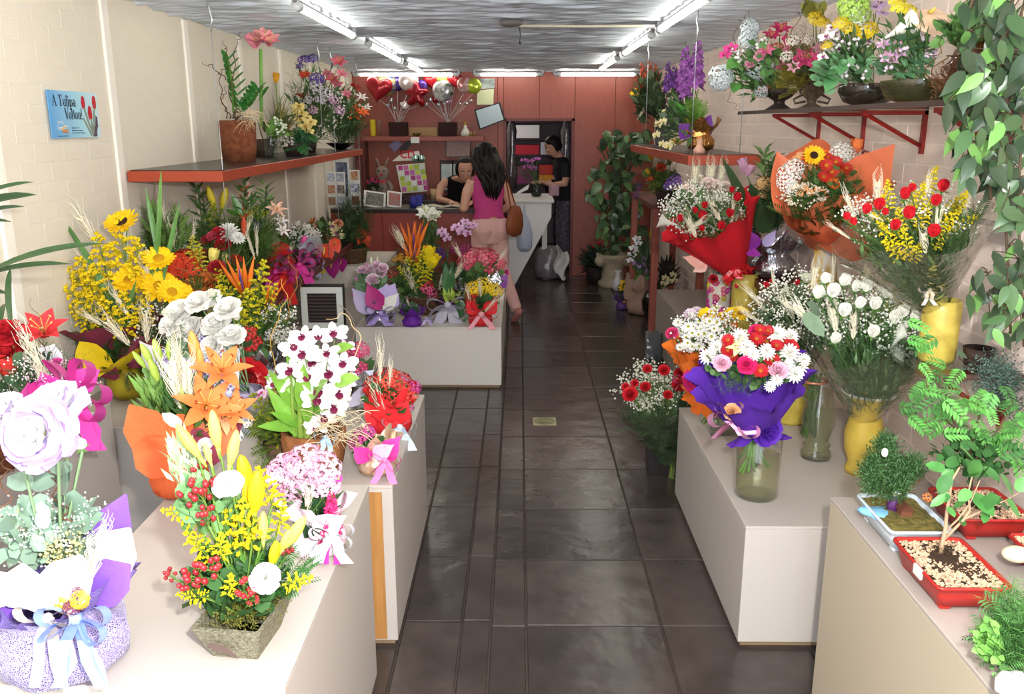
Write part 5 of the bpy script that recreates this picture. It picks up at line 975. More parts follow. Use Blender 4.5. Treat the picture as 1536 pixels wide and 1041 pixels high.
for q in [(450, 210, 440, 200, 16), (455, 205, 447, 190, 16), (460, 212, 475, 205, 18), (458, 215, 446, 228, 16), (450, 215, 425, 228, 14), (455, 218, 452, 232, 14), (462, 205, 460, 190, 14), (445, 205, 432, 195, 14), (468, 205, 474, 214, 12)]: a.leaf(*q, col='#4f8a50', dy0=-.05, dy1=-.1, kind='heart', name='pothos_leaf')
a.fill('round', (430, 190, 475, 225), 50, 16, '#47704a'); a.stems()
a = Arr('tropical_arrangement', 'tall mixed purple and coral flowers in dark pot behind two wires', 'flower arrangement', (-1.76, 7.3, ZUS), .1)
a.pot([(.08, 0), (.1, .1), (.09, .1)], mat('#3a2a26', .6, 0), 'pot'); a.bloom('cluster', [(456, 90, 18), (470, 88, 16), (450, 100, 12)], '#5a3f9a', '#7a5fb0', 18, .34); a.bloom('lily', [(457, 112, 18), (452, 142, 20, 0, 0)], '#d83f30', W=.34, dy=-.12); a.bloom('cluster', [(475, 118, 20), (480, 122, 16)], '#6a4aa8', '#e0d8f0', 16, .34, dy=-.12); a.bloom('lily', [(498, 118, 22), (508, 92, 24)], '#c8586a', W=.3, dy=-.12); a.bloom('cluster', [(475, 130, 20), (490, 140, 18), (480, 148, 16), (463, 150, 14)], '#d8cfd8', '#9a6a9a', 18, .3, dy=-.14); a.bloom('lily', [(505, 125, 20), (512, 110, 18), (520, 140, 16), (490, 110, 16)], '#b8607a', W=.3, dy=-.12); a.bloom('cluster', [(500, 150, 16), (510, 165, 16), (470, 165, 14)], '#c89ab8', '#e0c8d8', 16, .34, dy=-.14); a.fill('needle', (430, 95, 525, 220), 240, 34, '#4a6a3c', depth=.16, dy=.08); a.fill('lance', (435, 85, 520, 215), 200, 20, '#54734a', depth=.16, dy=.08); a.specks((445, 120, 520, 200), 140, 4, '#e6e2dc'); a.stems()
a = Arr('lily_bowl', 'orange star lilies in a shallow black bowl at shelf end', 'flower arrangement', (-1.63, 8.1, ZUS), .04)
a.pot([(.03, 0), (.05, .006), (.13, .055), (.135, .06), (.12, .055), (.03, .02)], mat('#161214', .25, 0, spec=.6), 'black_bowl'); a.bloom('lily', [(518, 148, 22), (530, 172, 26), (538, 162, 22), (545, 168, 18), (502, 170, 20, 0, 0)], '#e86a34', W=.3); a.bloom('cluster', [(492, 152, 20), (495, 146, 14)], '#5a3f9a', '#7a5fb0', 16, .34); a.bloom('lily', [(543, 145, 18), (550, 160, 16)], '#e8e2e4'); a.fill('needle', (485, 140, 550, 220), 220, 30, '#3f5a34', depth=.15); a.fill('lance', (490, 120, 550, 215), 120, 20, '#4a6a3a', depth=.15); a.bloom('ruffle', [(536, 132, 10), (530, 128, 8)], '#c83a30'); a.specks((500, 110, 545, 190), 60, 4, '#d8e2d0'); a.stems()

# ------------------------------------------------------------------ middle platform
a = Arr('lisianthus_pot', 'pale pink lisianthus in silver and magenta foil, left on low platform', 'flower pot', at(566, 490, Z=ZM) + Vector((0, .1, 0)), .13)
a.wrapped_pot(.1, .13, foil_s, flare=1.3, ears=5, name='foil_wrap'); a.ear(560, 470, 527, 432, 30, mat('#c2b6dc', .5, 0), -.1, -.12); a.ear(570, 465, 550, 425, 30, mat('#b8327f', .5, 0), -.12, -.13); a.ear(575, 460, 592, 425, 40, mat('#c3b4e6', .5, 0), -.1, -.1); a.ear(572, 465, 580, 425, 34, mat('#c9bde8', .5, 0), -.08, -.08); a.ear(565, 462, 525, 440, 20, mat('#b03a86', .5, 0), -.08, -.09); a.ear(575, 465, 597, 440, 20, mat('#f0eee2', .5, 0), -.12, -.13)
a.bow(572, 470, 44, '#b8a4e0', dy=-.12, loops=2, tails=4, tailpx=18); a.bloom('ruffle', [(559, 420, 22, -.05), (570, 410, 22), (552, 405, 18), (565, 398, 16), (543, 405, 16), (574, 402, 18)], '#e6bfd4', '#f0dce6', 4, name='lisianthus_bloom'); a.bloom('rose', [(535, 420, 16), (550, 398, 14)], '#e0b0cc', .3, name='lisianthus_bud'); a.bloom('bud', [(557, 392, 14, 0, 0), (566, 390, 14, 0, .1)], '#e6e6c8'); a.fill('round', (530, 405, 580, 455), 110, 16, '#6f8f6a'); a.fill('needle', (525, 400, 560, 450), 40, 30, '#5f7f5a'); a.stems()
a = Arr('small_purple_pot', 'small violet in bright purple tissue on low platform', 'flower pot', at(617, 492, Z=ZM) + Vector((0, .06, 0)), .08)
a.wrapped_pot(.07, .09, mat('#6a2a9a', .6, 0, bump=.4, bscale=50), flare=1.25, name='purple_wrap'); a.bloom('cluster', [(620, 465, 18), (628, 470, 16), (612, 470, 14)], '#7a2f9a', '#a06ac0', 16, .34); a.fill('round', (600, 455, 635, 478), 50, 14, '#4f6a54'); a.bow(640, 478, 22, '#c4b0da', dy=-.03, tails=2, tailpx=10); a.bloom('wheat', [(612, 455, 24)]); a.stems()
a = Arr('plum_bow_pot', 'dark plum pot with big white organza bow on low platform', 'flower pot', at(674, 481, Z=ZM) + Vector((0, .06, 0)), .1)
a.wrapped_pot(.085, .11, mat('#3f1a3c', .45, 0, bump=.4, bscale=50), flare=1.15, name='plum_wrap', eh=.3); a.bow(672, 458, 60, '#cfcadc', dy=-.1, loops=2, tails=4, tailpx=34, m=mat('#d6d2e0', .5, 0, trans=.3)); a.fill('lance', (660, 430, 690, 455), 40, 20, '#a8c050'); a.leaf(690, 450, 698, 483, 22, '#3a6a34', -.08, -.1, 'round'); a.leaf(670, 440, 672, 408, 18, '#3f6a38', 0, 0, 'lance'); a.leaf(672, 440, 668, 395, 16, '#41703a', .03, .03, 'lance'); a.leaf(674, 440, 678, 400, 16, '#3a6434', 0, .02, 'lance')
a = Arr('kalanchoe_pot', 'red and yellow kalanchoe in scarlet tissue, right end of low platform', 'flower pot', at(722, 491, Z=ZM) + Vector((-.01, .08, 0)), .13)
a.wrapped_pot(.085, .12, redt, flare=1.2, ears=6, name='red_wrap', seed=6); a.bow(722, 472, 50, '#e9a0a8', dy=-.1, loops=1, tails=3, tailpx=22, wid=.2); a.ear(715, 470, 700, 452, 22, redt, -.06, -.08); a.ear(730, 470, 746, 450, 22, redt, -.06, -.07)
a.bloom('cluster', [(712, 432, 28), (728, 428, 30), (742, 435, 26), (722, 438, 26)], '#ecc81e', '#d8a018', 30, .26); a.bloom('cluster', [(708, 448, 26), (722, 447, 26), (738, 447, 26), (705, 440, 20)], '#b83024', '#e07a3a', 28, .26); a.fill('round', (695, 430, 750, 465), 80, 16, '#3f6236'); a.bloom('wheat', [(702, 440, 34, -.05, -.2), (720, 435, 40, -.05, 0), (738, 455, 40, -.08, .7), (748, 450, 36, 0, .9)]); a.stems()
a = Arr('strelitzia_basket', 'tall basket of bird of paradise, goldenrod and yellow lily on platform', 'flower basket', (-.72, 6.55, ZM), .13)
a.basket(.16, .18, .13, '#6a4a34', '#3f2a1c'); a.bloom('strelitzia', [(617, 360, 56, 0, -.05), (627, 352, 50, .03, .35), (618, 385, 50, -.03, 0)], '#ee7a2a'); a.bloom('tulip', [(643, 385, 34, -.05, .1), (650, 393, 28, -.05, .4)], '#f0d41e'); a.bloom('solidago', [(620, 405, 44, -.08, -.4), (632, 400, 50, -.1, .1), (612, 415, 40, -.1, -.7), (640, 412, 40, -.1, .5), (628, 418, 40, -.12, 0)], '#d8cc22', '#8f9a2a'); a.bloom('cluster', [(590, 410, 24), (598, 420, 22), (585, 425, 20), (640, 425, 22, -.1)], '#b82c2c', '#7a1f20', 24, .28); a.bloom('cluster', [(640, 432, 20, -.12), (648, 440, 18, -.1)], '#e05a86', '#e8a0b0', 20, .3)
a.fill('needle', (575, 375, 660, 465), 320, 34, '#42602f', depth=.2); a.fill('round', (580, 390, 660, 460), 160, 16, '#4f6f3a', depth=.2); a.bloom('wheat', [(600, 362, 50, -.03, -.5), (615, 420, 60, -.15, -.3), (598, 350, 30, 0, -.5)]); a.bloom('cluster', [(600, 385, 12), (606, 390, 12), (592, 390, 10)], '#e0a030', '#c87a20', 12, .4); a.specks((590, 440, 640, 470), 160, 4, '#9aa8a0', dy=-.1); a.fill('fern', (610, 430, 660, 470), 40, 30, '#5a7a44', dy=-.08); a.stems()
a = Arr('white_lily_arrangement', 'white lilies with tall greenery before the counter', 'flower arrangement', (-.78, 7.5, ZM), .13)
a.pot([(.07, 0), (.1, .13), (.09, .13)], mat('#5a4030', .7, 0), 'pot'); a.bloom('lily', [(640, 318, 30), (648, 325, 24), (634, 322, 20), (652, 320, 18)], '#f0f2e6', W=.36); a.bloom('bud', [(658, 322, 16, 0, .8), (636, 312, 14, 0, -.4)], '#d9e0b0'); a.fill('needle', (628, 325, 660, 410), 160, 26, '#4a6a3a', depth=.1); a.fill('lance', (628, 320, 660, 400), 90, 16, '#5a7a48', depth=.1); a.bloom('ruffle', [(645, 368, 14)], '#eef0ea'); a.bloom('cluster', [(655, 375, 20), (665, 380, 18), (655, 388, 18)], '#4a2f7a', '#6a4f9a', 16, .34); a.stems()
a = Arr('pink_orchid_pot', 'arching pale pink moth orchid in front of the counter', 'flower pot', (-.52, 7.3, ZM), .12)
a.pot([(.06, 0), (.08, .12), (.07, .12)], mat('#5a4632', .7, 0), 'pot'); a.bloom('orchid', [(687, 340, 17), (697, 340, 17), (704, 338, 16), (710, 337, 15), (693, 348, 17), (700, 350, 16), (683, 343, 15), (697, 332, 14), (663, 346, 14), (667, 352, 14), (671, 358, 14), (660, 350, 11)], '#e2b8dc', '#b04a94', '#e8d8a0', dy=-.1, stem=False)
mb = MB(); tube(mb, [a.L(a.P(672, 430)), a.L(a.P(672, 375)), a.L(a.P(680, 352)), a.L(a.P(700, 336, -.1))], .004, 5); tube(mb, [a.L(a.P(672, 400)), a.L(a.P(668, 365)), a.L(a.P(662, 346, -.1))], .004, 5); a.part('flower_stalk', mb, mat('#5a6a3a'), kind='stuff'); a.leaf(680, 430, 676, 395, 16, '#3f6438', 0, 0, 'lance'); a.leaf(684, 430, 698, 395, 14, '#41683a', 0, 0, 'lance'); a.fill('round', (655, 390, 700, 440), 60, 18, '#3f5a3a')
a.bloom('cluster', [(690, 376, 18), (700, 372, 18), (680, 374, 16), (695, 384, 16)], '#a0326a', '#c05a8a', 18, .32, name='cyclamen_cluster')
a = Arr('azalea_pot', 'hot pink azalea-like pot in silver and violet foil on platform back', 'flower pot', (-.38, 6.75, ZM), .13)
a.wrapped_pot(.11, .13, foil_s, flare=1.25, name='foil_wrap'); a.bloom('cluster', [(700, 392, 30), (715, 385, 34), (730, 385, 32), (745, 392, 28), (720, 395, 32), (708, 400, 26), (735, 400, 28)], '#dc4a68', '#f0d0a0', 34, .26, col2='#e87088'); a.bloom('rose', [(707, 415, 12), (722, 412, 10)], '#e06a84'); a.fill('round', (690, 385, 755, 435), 160, 16, '#5a7a44', depth=.13); a.ear(745, 430, 762, 412, 22, mat('#8a3f9a', .4, 0), -.02, -.02); a.ear(738, 430, 745, 405, 24, foil_s, -.06, -.06); a.bloom('wheat', [(690, 400, 36, -.05, .5), (688, 408, 30, -.05, .6), (752, 385, 40, 0, .6), (686, 375, 30, 0, -.4)]); a.bloom('rose', [(760, 408, 10)], '#d0508a'); a.stems()
# white framed vent in front of the platform wing
t = thing('air_vent', 'white framed vent with dark louvre slats before the grey platform', 'vent', (-1.39, 5.98, .44)); W2 = .148
mb = MB(); box(mb, (-W2, .012, .0), (W2, .09, .31)); mb.build('dark_case', mat('#2e2624', .5, 0), t, False)
for lo, hi in (((-W2, 0, 0), (W2, .016, .045)), ((-W2, 0, .255), (W2, .016, .3)), ((-W2, 0, .045), (-W2 + .045, .016, .255)), ((W2 - .045, 0, .045), (W2, .016, .255))):
    mb = MB(); box(mb, lo, hi, 0, .003); mb.build('frame_bar', mat('#e6ece6', .5, 0), t, False)
for k in range(8):
    mb = MB(); z = .06 + k * .025; mb.add([(-W2 + .045, .004, z), (W2 - .045, .004, z), (W2 - .045, .03, z + .017), (-W2 + .045, .03, z + .017), (-W2 + .045, .004, z - .003), (W2 - .045, .004, z - .003), (W2 - .045, .03, z + .014), (-W2 + .045, .03, z + .014)], [(0, 1, 2, 3), (7, 6, 5, 4), (0, 4, 5, 1)]); mb.build('louvre_slat', mat('#5a4c4e', .5, 0), t, False)
mb = MB(); box(mb, (-.1, .02, -.012), (.1, .08, 0)); mb.build('foot', mat('#2e2624', .5, 0), t, False)
t2 = thing('power_cable', 'thin pale cable curling down beside the white vent', 'cable', (-1.24, 6.0, .42)); mb = MB(); tube(mb, bez((-.03, -.03, .2), (.12, -.05, .12), (.06, -.03, -.05), 8) + bez((.06, -.03, -.05), (.0, -.03, -.2), (.02, -.04, -.4), 6)[1:], .003, 5); mb.build('cord', mat('#d8c0b0', .5, 0), t2)
# ------------------------------------------------------------------ COUNTER AND BACK WALL
ct = thing('service_counter', 'reddish wood service counter with dark top where the woman stands', 'counter', (-1.95, 9.0, 0))
mb = MB(); box(mb, (.0, .02, 0), (1.6, .5, .965)); mb.build('carcass', wood_dk, ct, False)
for i in range(3):
    mb = MB(); box(mb, (i * .533 + .002, 0, .0), ((i + 1) * .533 - .002, .022, .965), 0, .002); mb.build('front_panel', mat('#a04238', .4, .05, spec=.4, noise=.25, nscale=26, stretch=(5, 5, .22), detail=5), ct, False)
mb = MB(); box(mb, (-.0, -.03, .965), (1.63, .55, 1.0), 0, .004); mb.build('dark_worktop', dark_top, ct, False)
dk = thing('white_desk', 'white work desk with slanted side panel by the doorway', 'desk', (-.1, 9.75, 0)); wh = mat('#e6e4e2', .5, 0)
mb = MB(); V = [(-.02, 0, 0.03), (-.02, 0, 1.0), (.46, 0, 1.0), (.46, 0, .84), (.03, 0, .03)]; V2 = [(x, .035, z) for x, y, z in V]; mb.add(V + V2, [(4, 3, 2, 1, 0), (5, 6, 7, 8, 9)] + [(i, (i + 1) % 5, (i + 1) % 5 + 5, i + 5) for i in range(5)]); mb.build('slanted_panel', wh, dk, False)
mb = MB(); box(mb, (-.03, -.02, 1.0), (.49, .95, 1.03), 0, .004); mb.build('desk_top', mat('#d2cfcc', .5, 0), dk, False)
mb = MB(); box(mb, (-.03, .04, .0), (.0, .9, 1.0)); mb.build('back_panel', wh, dk, False)
mb = MB(); box(mb, (.38, .8, .0), (.44, .86, 1.0)); mb.build('leg', wh, dk, False)
bs = thing('back_shelf', 'reddish wood shelf on back wall under the balloons', 'shelf', (-1.88, 10.55, 1.655)); mb = MB(); box(mb, (0, 0, 0), (1.46, .245, .055), 0, .003); mb.build('board', wood, bs, False); mb = MB(); box(mb, (0, 0, -.64), (.045, .24, 0), 0, .003); mb.build('side_panel', wood_dk, bs, False)
ZB = 1.711
def bx_thing(name, label, cat, lo, hi, m, part='body', rz=0, group=None):
    c = ((lo[0] + hi[0]) / 2, (lo[1] + hi[1]) / 2, lo[2]); t = thing(name, label, cat, c, rz, group); mb = MB(); box(mb, (lo[0] - c[0], lo[1] - c[1], 0), (hi[0] - c[0], hi[1] - c[1], hi[2] - lo[2]), 0, .003); mb.build(part, m, t, False); return t
# balloon pots: foil balloons on sticks, each its own thing
stick = mat('#e6dcdc', .4, 0)
def heart_balloon(px, py, sz, base, col, label, shape='heart', col2=None):
    p = at(px, py, Y=base.y - .02 + R.uniform(-.09, .05)); s = sz * 10.4 / FPX / 2; t = thing('foil_balloon', label, 'balloon', (base.x, base.y, base.z)); q = p - Vector(base); n, k = 28, 9; V = []
    for i in range(k):
        ph = PI * i / (k - 1); rr_ = math.sin(ph); y = -math.cos(ph) * .42
        for j in range(n):
            a_ = 2 * PI * j / n
            if shape == 'heart': hx = .95 * math.sin(a_) ** 3; hz = (13 * math.cos(a_) - 5 * math.cos(2 * a_) - 2 * math.cos(3 * a_) - math.cos(4 * a_)) / 16
            elif shape == 'star': f = 1 if j % 6 < 1 else .72 + .2 * math.cos(5 * a_); hx, hz = f * math.sin(a_), f * math.cos(a_)
            else: hx, hz = math.sin(a_), math.cos(a_)
            w = rr_ ** .6; V.append((hx * w * s, y * s, hz * w * s))
    mb = MB(); mb.add(V, [(i * n + j, i * n + (j + 1) % n, (i + 1) * n + (j + 1) % n, (i + 1) * n + j) for i in range(k - 1) for j in range(n)]); mb.move(Matrix.Translation(q) @ Matrix.Rotation(R.uniform(-.5, .5), 4, 'Z') @ Matrix.Rotation(R.uniform(-.25, .25), 4, 'Y'))
    mb.build('envelope', mat(col, .18, 0, metal=.35, spec=.6, **({'col2': col2, 'nscale': 14.0} if col2 else {})), t)
    m2 = MB(); tube(m2, [(R.uniform(-.02, .02), 0, .04), q * .55 + Vector((0, 0, .0)), q - Vector((0, 0, s * .8))], .0028, 5); m2.build('stick', stick, t)
def cube_pot(px, lab):
    b = at(px, 202, Y=10.62); t = thing('cube_pot', lab, 'pot', (b.x, b.y, ZB)); mb = MB(); rect_sect(mb, [(.1, .08, 0, .01), (.108, .085, .15, .01), (.108, .085, .16, .01), (.09, .07, .16, .01), (.09, .07, .13, .01), (.0101, .0101, .13, .01)]); mb.build('fibre_cube', mat('#3a2220', .9, 0, bump=.6, bscale=80), t, False); return Vector((b.x, b.y, ZB + .1))
bL = cube_pot(598, 'dark brown cube pot of balloon sticks, left on back shelf'); bR = cube_pot(672, 'dark brown cube pot of balloon sticks, right on back shelf')
BAL = [(568, 132, 42, bL, '#a8202c', 'red heart foil balloon leftmost above the left cube pot', 'heart', None), (580, 126, 34, bL, '#e8c832', 'yellow-edged round foil balloon behind left cube pot', 'round', '#30508a'), (596, 125, 22, bL, '#3a2a78', 'dark violet foil balloon above left cube pot', 'round', None), (613, 122, 30, bL, '#d9c9c6', 'clear pinkish round balloon above left cube pot', 'round', None), (625, 142, 40, bL, '#9a1626', 'dark red star balloon between the cube pots', 'star', None), (632, 130, 20, bL, '#4a2f88', 'small violet foil balloon between the cube pots', 'round', None), (608, 158, 12, bL, '#e9dcd6', 'tiny pale balloon low over left cube pot', 'round', None),
       (648, 121, 28, bR, '#b8202c', 'red heart foil balloon left over the right cube pot', 'heart', None), (662, 128, 26, bR, '#5a2a6a', 'violet foil balloon behind the patterned one', 'round', None), (664, 136, 32, bR, '#e8e8e6', 'black and white patterned round foil balloon', 'round', '#1e2420'), (682, 120, 24, bR, '#c42430', 'red heart foil balloon behind the white one', 'heart', None), (697, 127, 24, bR, '#e6e0dc', 'white and red round foil balloon at right', 'round', '#c8302c'), (711, 129, 22, bR, '#b8cc3a', 'lime green round foil balloon at far right', 'round', None), (664, 118, 18, bR, '#d8c83a', 'yellow foil balloon top of the right cluster', 'round', '#3a8a5a'), (655, 148, 14, bR, '#9a1a2a', 'small dark red balloon low in right cluster', 'round', None), (673, 152, 12, bR, '#b88aa8', 'small mauve balloon low in right cluster', 'round', None)]
for b_ in BAL: heart_balloon(b_[0], b_[1], b_[2], b_[3], b_[4], b_[5], b_[6], b_[7])
for base, xs, wh_ in ((bL, (582, 587, 592, 602, 606, 612), 'left'), (bR, (640, 646, 658, 666, 690, 700, 706), 'right')):
    for i, x in enumerate(xs):
        t = thing('mini_balloon_stick', '%s silvery mini balloon on a thin stick from the left, %s cube pot' % (('first', 'second', 'third', 'fourth', 'fifth', 'sixth', 'seventh')[i], wh_), 'balloon', base, group='mini balloon sticks in the %s cube pot' % wh_); p = at(x, R.uniform(148, 163), Y=base.y) - Vector(base)
        mb = MB(); tube(mb, [(R.uniform(-.05, .05), R.uniform(-.04, .04), .03), p], .0025, 5); mb.build('stick', stick, t); mb = MB(); ball(mb, p, R.uniform(.02, .034), n=10, k=7); mb.build('mini_balloon', mat('#cfcdd0', .15, .1, metal=.7), t)
vase('yellow_can', 'tall yellow cylinder vase on the back shelf left', 'vase', at(560, 200, Y=10.62) * 1.0, [(.03, 0), (.034, .01), (.034, .19), (.03, .19), (.03, .02)], mat('#d8c02c', .3, 0)).location.z = ZB
for px, lab, pr in ((570, 'slim clear glass vase beside the yellow cylinder', [(.025, 0), (.03, .19)]), (689, 'clear glass bottle with pale neck right of cube pot', [(.025, 0), (.028, .12), (.012, .16), (.012, .2)])):
    t = glass_vase('glass_vase', lab, (at(px, 200, Y=10.62).x, 10.62, ZB), pr)
t = vase('white_bottle', 'squat white bottle with gold cap on the back shelf', 'bottle', (at(698, 200, Y=10.6).x, 10.6, ZB), [(.05, 0), (.055, .04), (.03, .08), (.018, .1), (.018, .13), (1e-5, .135)], mat('#e6e2d6', .3, 0)); mb = MB(); lathe(mb, [(.02, .13), (.02, .16), (1e-5, .165)], 12); mb.build('cap', mat('#c8a23c', .3, 0, metal=.6), t)
t = bx_thing('wooden_box', 'small beige box leaning behind the shelf bowl', 'box', (-1.32, 10.68, ZB), (-.98, 10.76, ZB + .1), mat('#b89468', .7, 0))
t = vase('small_bowl', 'tiny dark and yellow bowl on the shelf edge', 'bowl', (at(625, 200, Y=10.6).x, 10.6, ZB), [(.03, 0), (.06, .035), (.055, .035), (.02, .01)], mat('#8a7a22', .3, 0, col2='#1e1a16', nscale=30))
for i, x in enumerate((706, 712)): vase('small_jar', 'little brown jar at shelf right end, %s' % ('left of the two' if i == 0 else 'right of the two'), 'jar', (at(x, 200, Y=10.58).x, 10.58, ZB), [(.018, 0), (.022, .03), (.014, .05), (1e-5, .055)], mat('#9a7a4a', .4, 0))
t = bx_thing('price_card', 'small white card on the front edge of the back shelf', 'card', (at(616, 205, Y=10.54).x, 10.535, 1.63), (at(629, 205, Y=10.54).x, 10.547, 1.70), mat('#efeeea', .6, 0), 'card')
def sheet(name, label, pts, Y, m, thick=.006, extra=None, cat='notice'):
    P = [at(x, y, Y=Y) for x, y in pts]; c = sum(P, Vector()) / 4; t = thing(name, label, cat, c); mb = MB(); F = [p - c for p in P]; mb.add([tuple(p) for p in F] + [(p.x, p.y + thick, p.z) for p in F], [(3, 2, 1, 0), (4, 5, 6, 7)] + [(i, (i + 1) % 4, (i + 1) % 4 + 4, i + 4) for i in range(4)]); mb.build('sheet', m, t, False)
    if extra:
        for nm, ins, mm, off in extra:
            q = [p * ins for p in F]; mb = MB(); mb.add([(p.x, p.y - off, p.z) for p in q], [(3, 2, 1, 0)]); mb.build(nm, mm, t, False)
    return t
paper_y = mat('#dfe3b8', .7, 0); scrib = mat('#cfe0ea', .6, 0, noise=.25, nscale=70, stretch=(1, 1, 4))
sheet('paper_notice', 'pale yellow paper notice on the back wall right of balloons', [(716, 136), (741, 133), (740, 157), (715, 157)], 10.76, paper_y)
sheet('glass_notice', 'dark shiny framed sheet above the yellow notice', [(716, 118), (742, 118), (742, 132), (716, 134)], 10.77, mat('#4a5a52', .15, 0, spec=.6, col2='#c9d2cc', nscale=6))
sheet('clipboard', 'tilted clipboard with pale blue page at doorway corner', [(711, 165), (750, 153), (758, 180), (719, 195)], 10.70, mat('#2a2c30', .5, 0), .012, [('page', .88, scrib, .002)], 'clipboard')
sheet('wall_picture', 'grey-pink framed sheet on wall above the computer', [(668, 208), (707, 208), (706, 235), (668, 236)], 10.76, mat('#5a3f3c', .5, 0), .012, [('print', .92, mat('#b89a94', .5, 0, noise=.15, nscale=20), .002)], 'picture')
sheet('photo_print', 'tilted lilac photo print pinned under the back shelf', [(583, 218), (596, 208), (603, 216), (592, 228)], 10.76, mat('#a69ac4', .5, 0, noise=.3, nscale=40), cat='photo')
sheet('photo_print', 'tilted dark photo print beside the lilac one', [(600, 222), (612, 209), (620, 213), (606, 229)], 10.755, mat('#4f4a52', .5, 0, noise=.4, nscale=40), cat='photo')
# CD display
cd = thing('cd_display', 'counter display rack of small colourful packs with a red CD sign', 'display rack', (-1.27, 10.2, 1.0)); C0 = Vector((-1.27, 10.2, 1.0))
def quad(pts, Y, o=C0, th=.008):
    P = [at(x, y, Y=Y) - o for x, y in pts]; mb = MB(); mb.add([tuple(p) for p in P] + [(p.x, p.y + th, p.z) for p in P], [(3, 2, 1, 0), (4, 5, 6, 7)] + [(i, (i + 1) % 4, (i + 1) % 4 + 4, i + 4) for i in range(4)]); return mb
quad([(594, 248), (637, 244), (641, 287), (602, 290)], 10.2).build('backing_board', mat('#e6e8dc', .6, 0), cd, False)
for r in range(5):
    for c in range(5):
        x = 597 + c * 8.2 + r * 1.4; y = 249 + r * 8 - c * .6; quad([(x, y), (x + 6.6, y - .5), (x + 7.2, y + 6), (x + .8, y + 6.6)], 10.19 - .002).build('pack', mat(['#b83a8a', '#c9d84a', '#e8eae4', '#d06ab0', '#a8c03a'][(r * 2 + c * 3) % 5], .4, .1), cd, False)
quad([(588, 242), (600, 232), (628, 226), (632, 240)], 10.2).build('header_card', mat('#e8e2da', .5, 0), cd, False)
def text(s, loc, size, m, par, rot=(PI / 2, 0, 0), name='lettering', ext=.0015):
    c = bpy.data.curves.new(name, 'FONT'); c.body = s; c.size = size; c.extrude = ext; c.offset = size * .02; c.align_x = 'CENTER'; c.materials.append(m); q = bpy.data.objects.new('tmp_text', c); COL.objects.link(q); me = bpy.data.meshes.new_from_object(q.evaluated_get(bpy.context.evaluated_depsgraph_get())); bpy.data.objects.remove(q); o = link(name, me, par, loc); o.rotation_euler = rot; return o
text('CD', tuple(at(611.5, 237, Y=10.17) - C0), .115, mat('#c42430', .5, 0), cd)
for x in (623, 632):
    mb = MB(); p = at(x, 238, Y=10.16) - C0; n = 20; tube(mb, [p + Vector((0, .004, 0)), p], .045, 20); mb.build('disc', mat('#b8e0d4', .12, .1, metal=.8), cd)
mb = MB(); box(mb, (-.18, -.02, 0), (.18, .1, .06)); mb.build('base', mat('#3a2a28', .5, 0), cd, False)
stc = thing('back_counter', 'dark wooden back counter behind the woman bending over', 'counter', (-1.9, 10.05, 0)); mb = MB(); box(mb, (.07, 0, 0), (1.5, .74, .96)); mb.build('carcass', wood_dk, stc, False); mb = MB(); box(mb, (.05, -.03, .96), (1.52, .74, 1.0), 0, .004); mb.build('worktop', dark_top, stc, False)
# computer screens at the wall
for i, (x0, x1, lab) in enumerate(((662, 679, 'left pale framed photo screen behind the bending woman'), (680, 697, 'right pale framed photo screen behind the bending woman'))):
    t = thing('framed_photo', lab, 'frame', tuple(at((x0 + x1) / 2, 290, Y=10.5)[:2]) + (1.0,)); o = t.location.copy(); quad([(x0 - 2, 240), (x1 + 1, 240), (x1 + 1, 290), (x0 - 2, 290)], 10.5, o, .02).build('frame', mat('#3a2624', .5, 0), t, False); quad([(x0, 246), (x1 - 1, 246), (x1 - 1, 285), (x0, 285)], 10.496, o, .002).build('print', mat('#c9d6d2', .3, .1, noise=.3, nscale=12), t, False)
vase('pencil_cup', 'beige mug on the back counter right of the CD rack', 'cup', (at(652, 285, Y=10.15).x, 10.15, 1.0), [(.05, 0), (.055, .12), (.05, .12), (.045, .01)], mat('#c0a078', .6, 0))
# plush rabbit
pr = thing('plush_rabbit', 'grey plush rabbit with long ears in the wall niche', 'plush toy', (at(575, 290, Y=10.3).x, 10.3, 1.0)); fur = mat('#8f7f74', .95, .1, bump=.6, bscale=80)
mb = MB(); tube(mb, [(0, 0, .0), (0, 0, .06), (0, 0, .14), (0, 0, .2), (0, -.01, .24), (0, -.02, .3), (0, -.01, .35), (0, 0, .37)], [.05, .085, .08, .06, .06, .08, .065, .02], 12)
for s in (-1, 1): tube(mb, [(s * .03, 0, .34), (s * .05, .0, .42), (s * .075, -.01, .47)], [.022, .03, .01], 8, flat=.5); tube(mb, [(s * .06, -.02, .19), (s * .11, -.06, .13), (s * .09, -.09, .1)], [.03, .028, .03], 8); tube(mb, [(s * .05, -.03, .03), (s * .1, -.1, .03), (s * .11, -.14, .05)], [.04, .036, .036], 8)
mb.build('body', fur, pr); mb = MB(); ball(mb, (0, -.1, .285), .02, n=8, k=5); mb.build('nose', mat('#b04a4a', .5, 0), pr); mb = MB()
for s in (-1, 1): ball(mb, (s * .03, -.09, .325), .01, n=8, k=5)
mb.build('eyes', mat('#141010', .2, 0), pr); mb = MB(); ribbon(mb, [(-.05, -.07, .21), (0, -.085, .2), (.05, -.07, .21)], .03, (0, 0, 1)); mb.build('red_bow', mat('#c0303a', .5, 0), pr)
a = Arr('small_pot_plant', 'little magenta flower pot in the niche left of the rabbit', 'flower pot', (at(560, 285, Y=10.25).x, 10.25, 1.0), .1); a.pot([(.05, 0), (.06, .1), (.05, .1)], mat('#5a2a2a', .6, 0), 'pot'); a.bloom('cluster', [(556, 272, 14), (562, 270, 12)], '#b02a66', '#d06a90', 14, .36); a.fill('round', (550, 265, 572, 285), 30, 12, '#3a4a34'); a.stems()
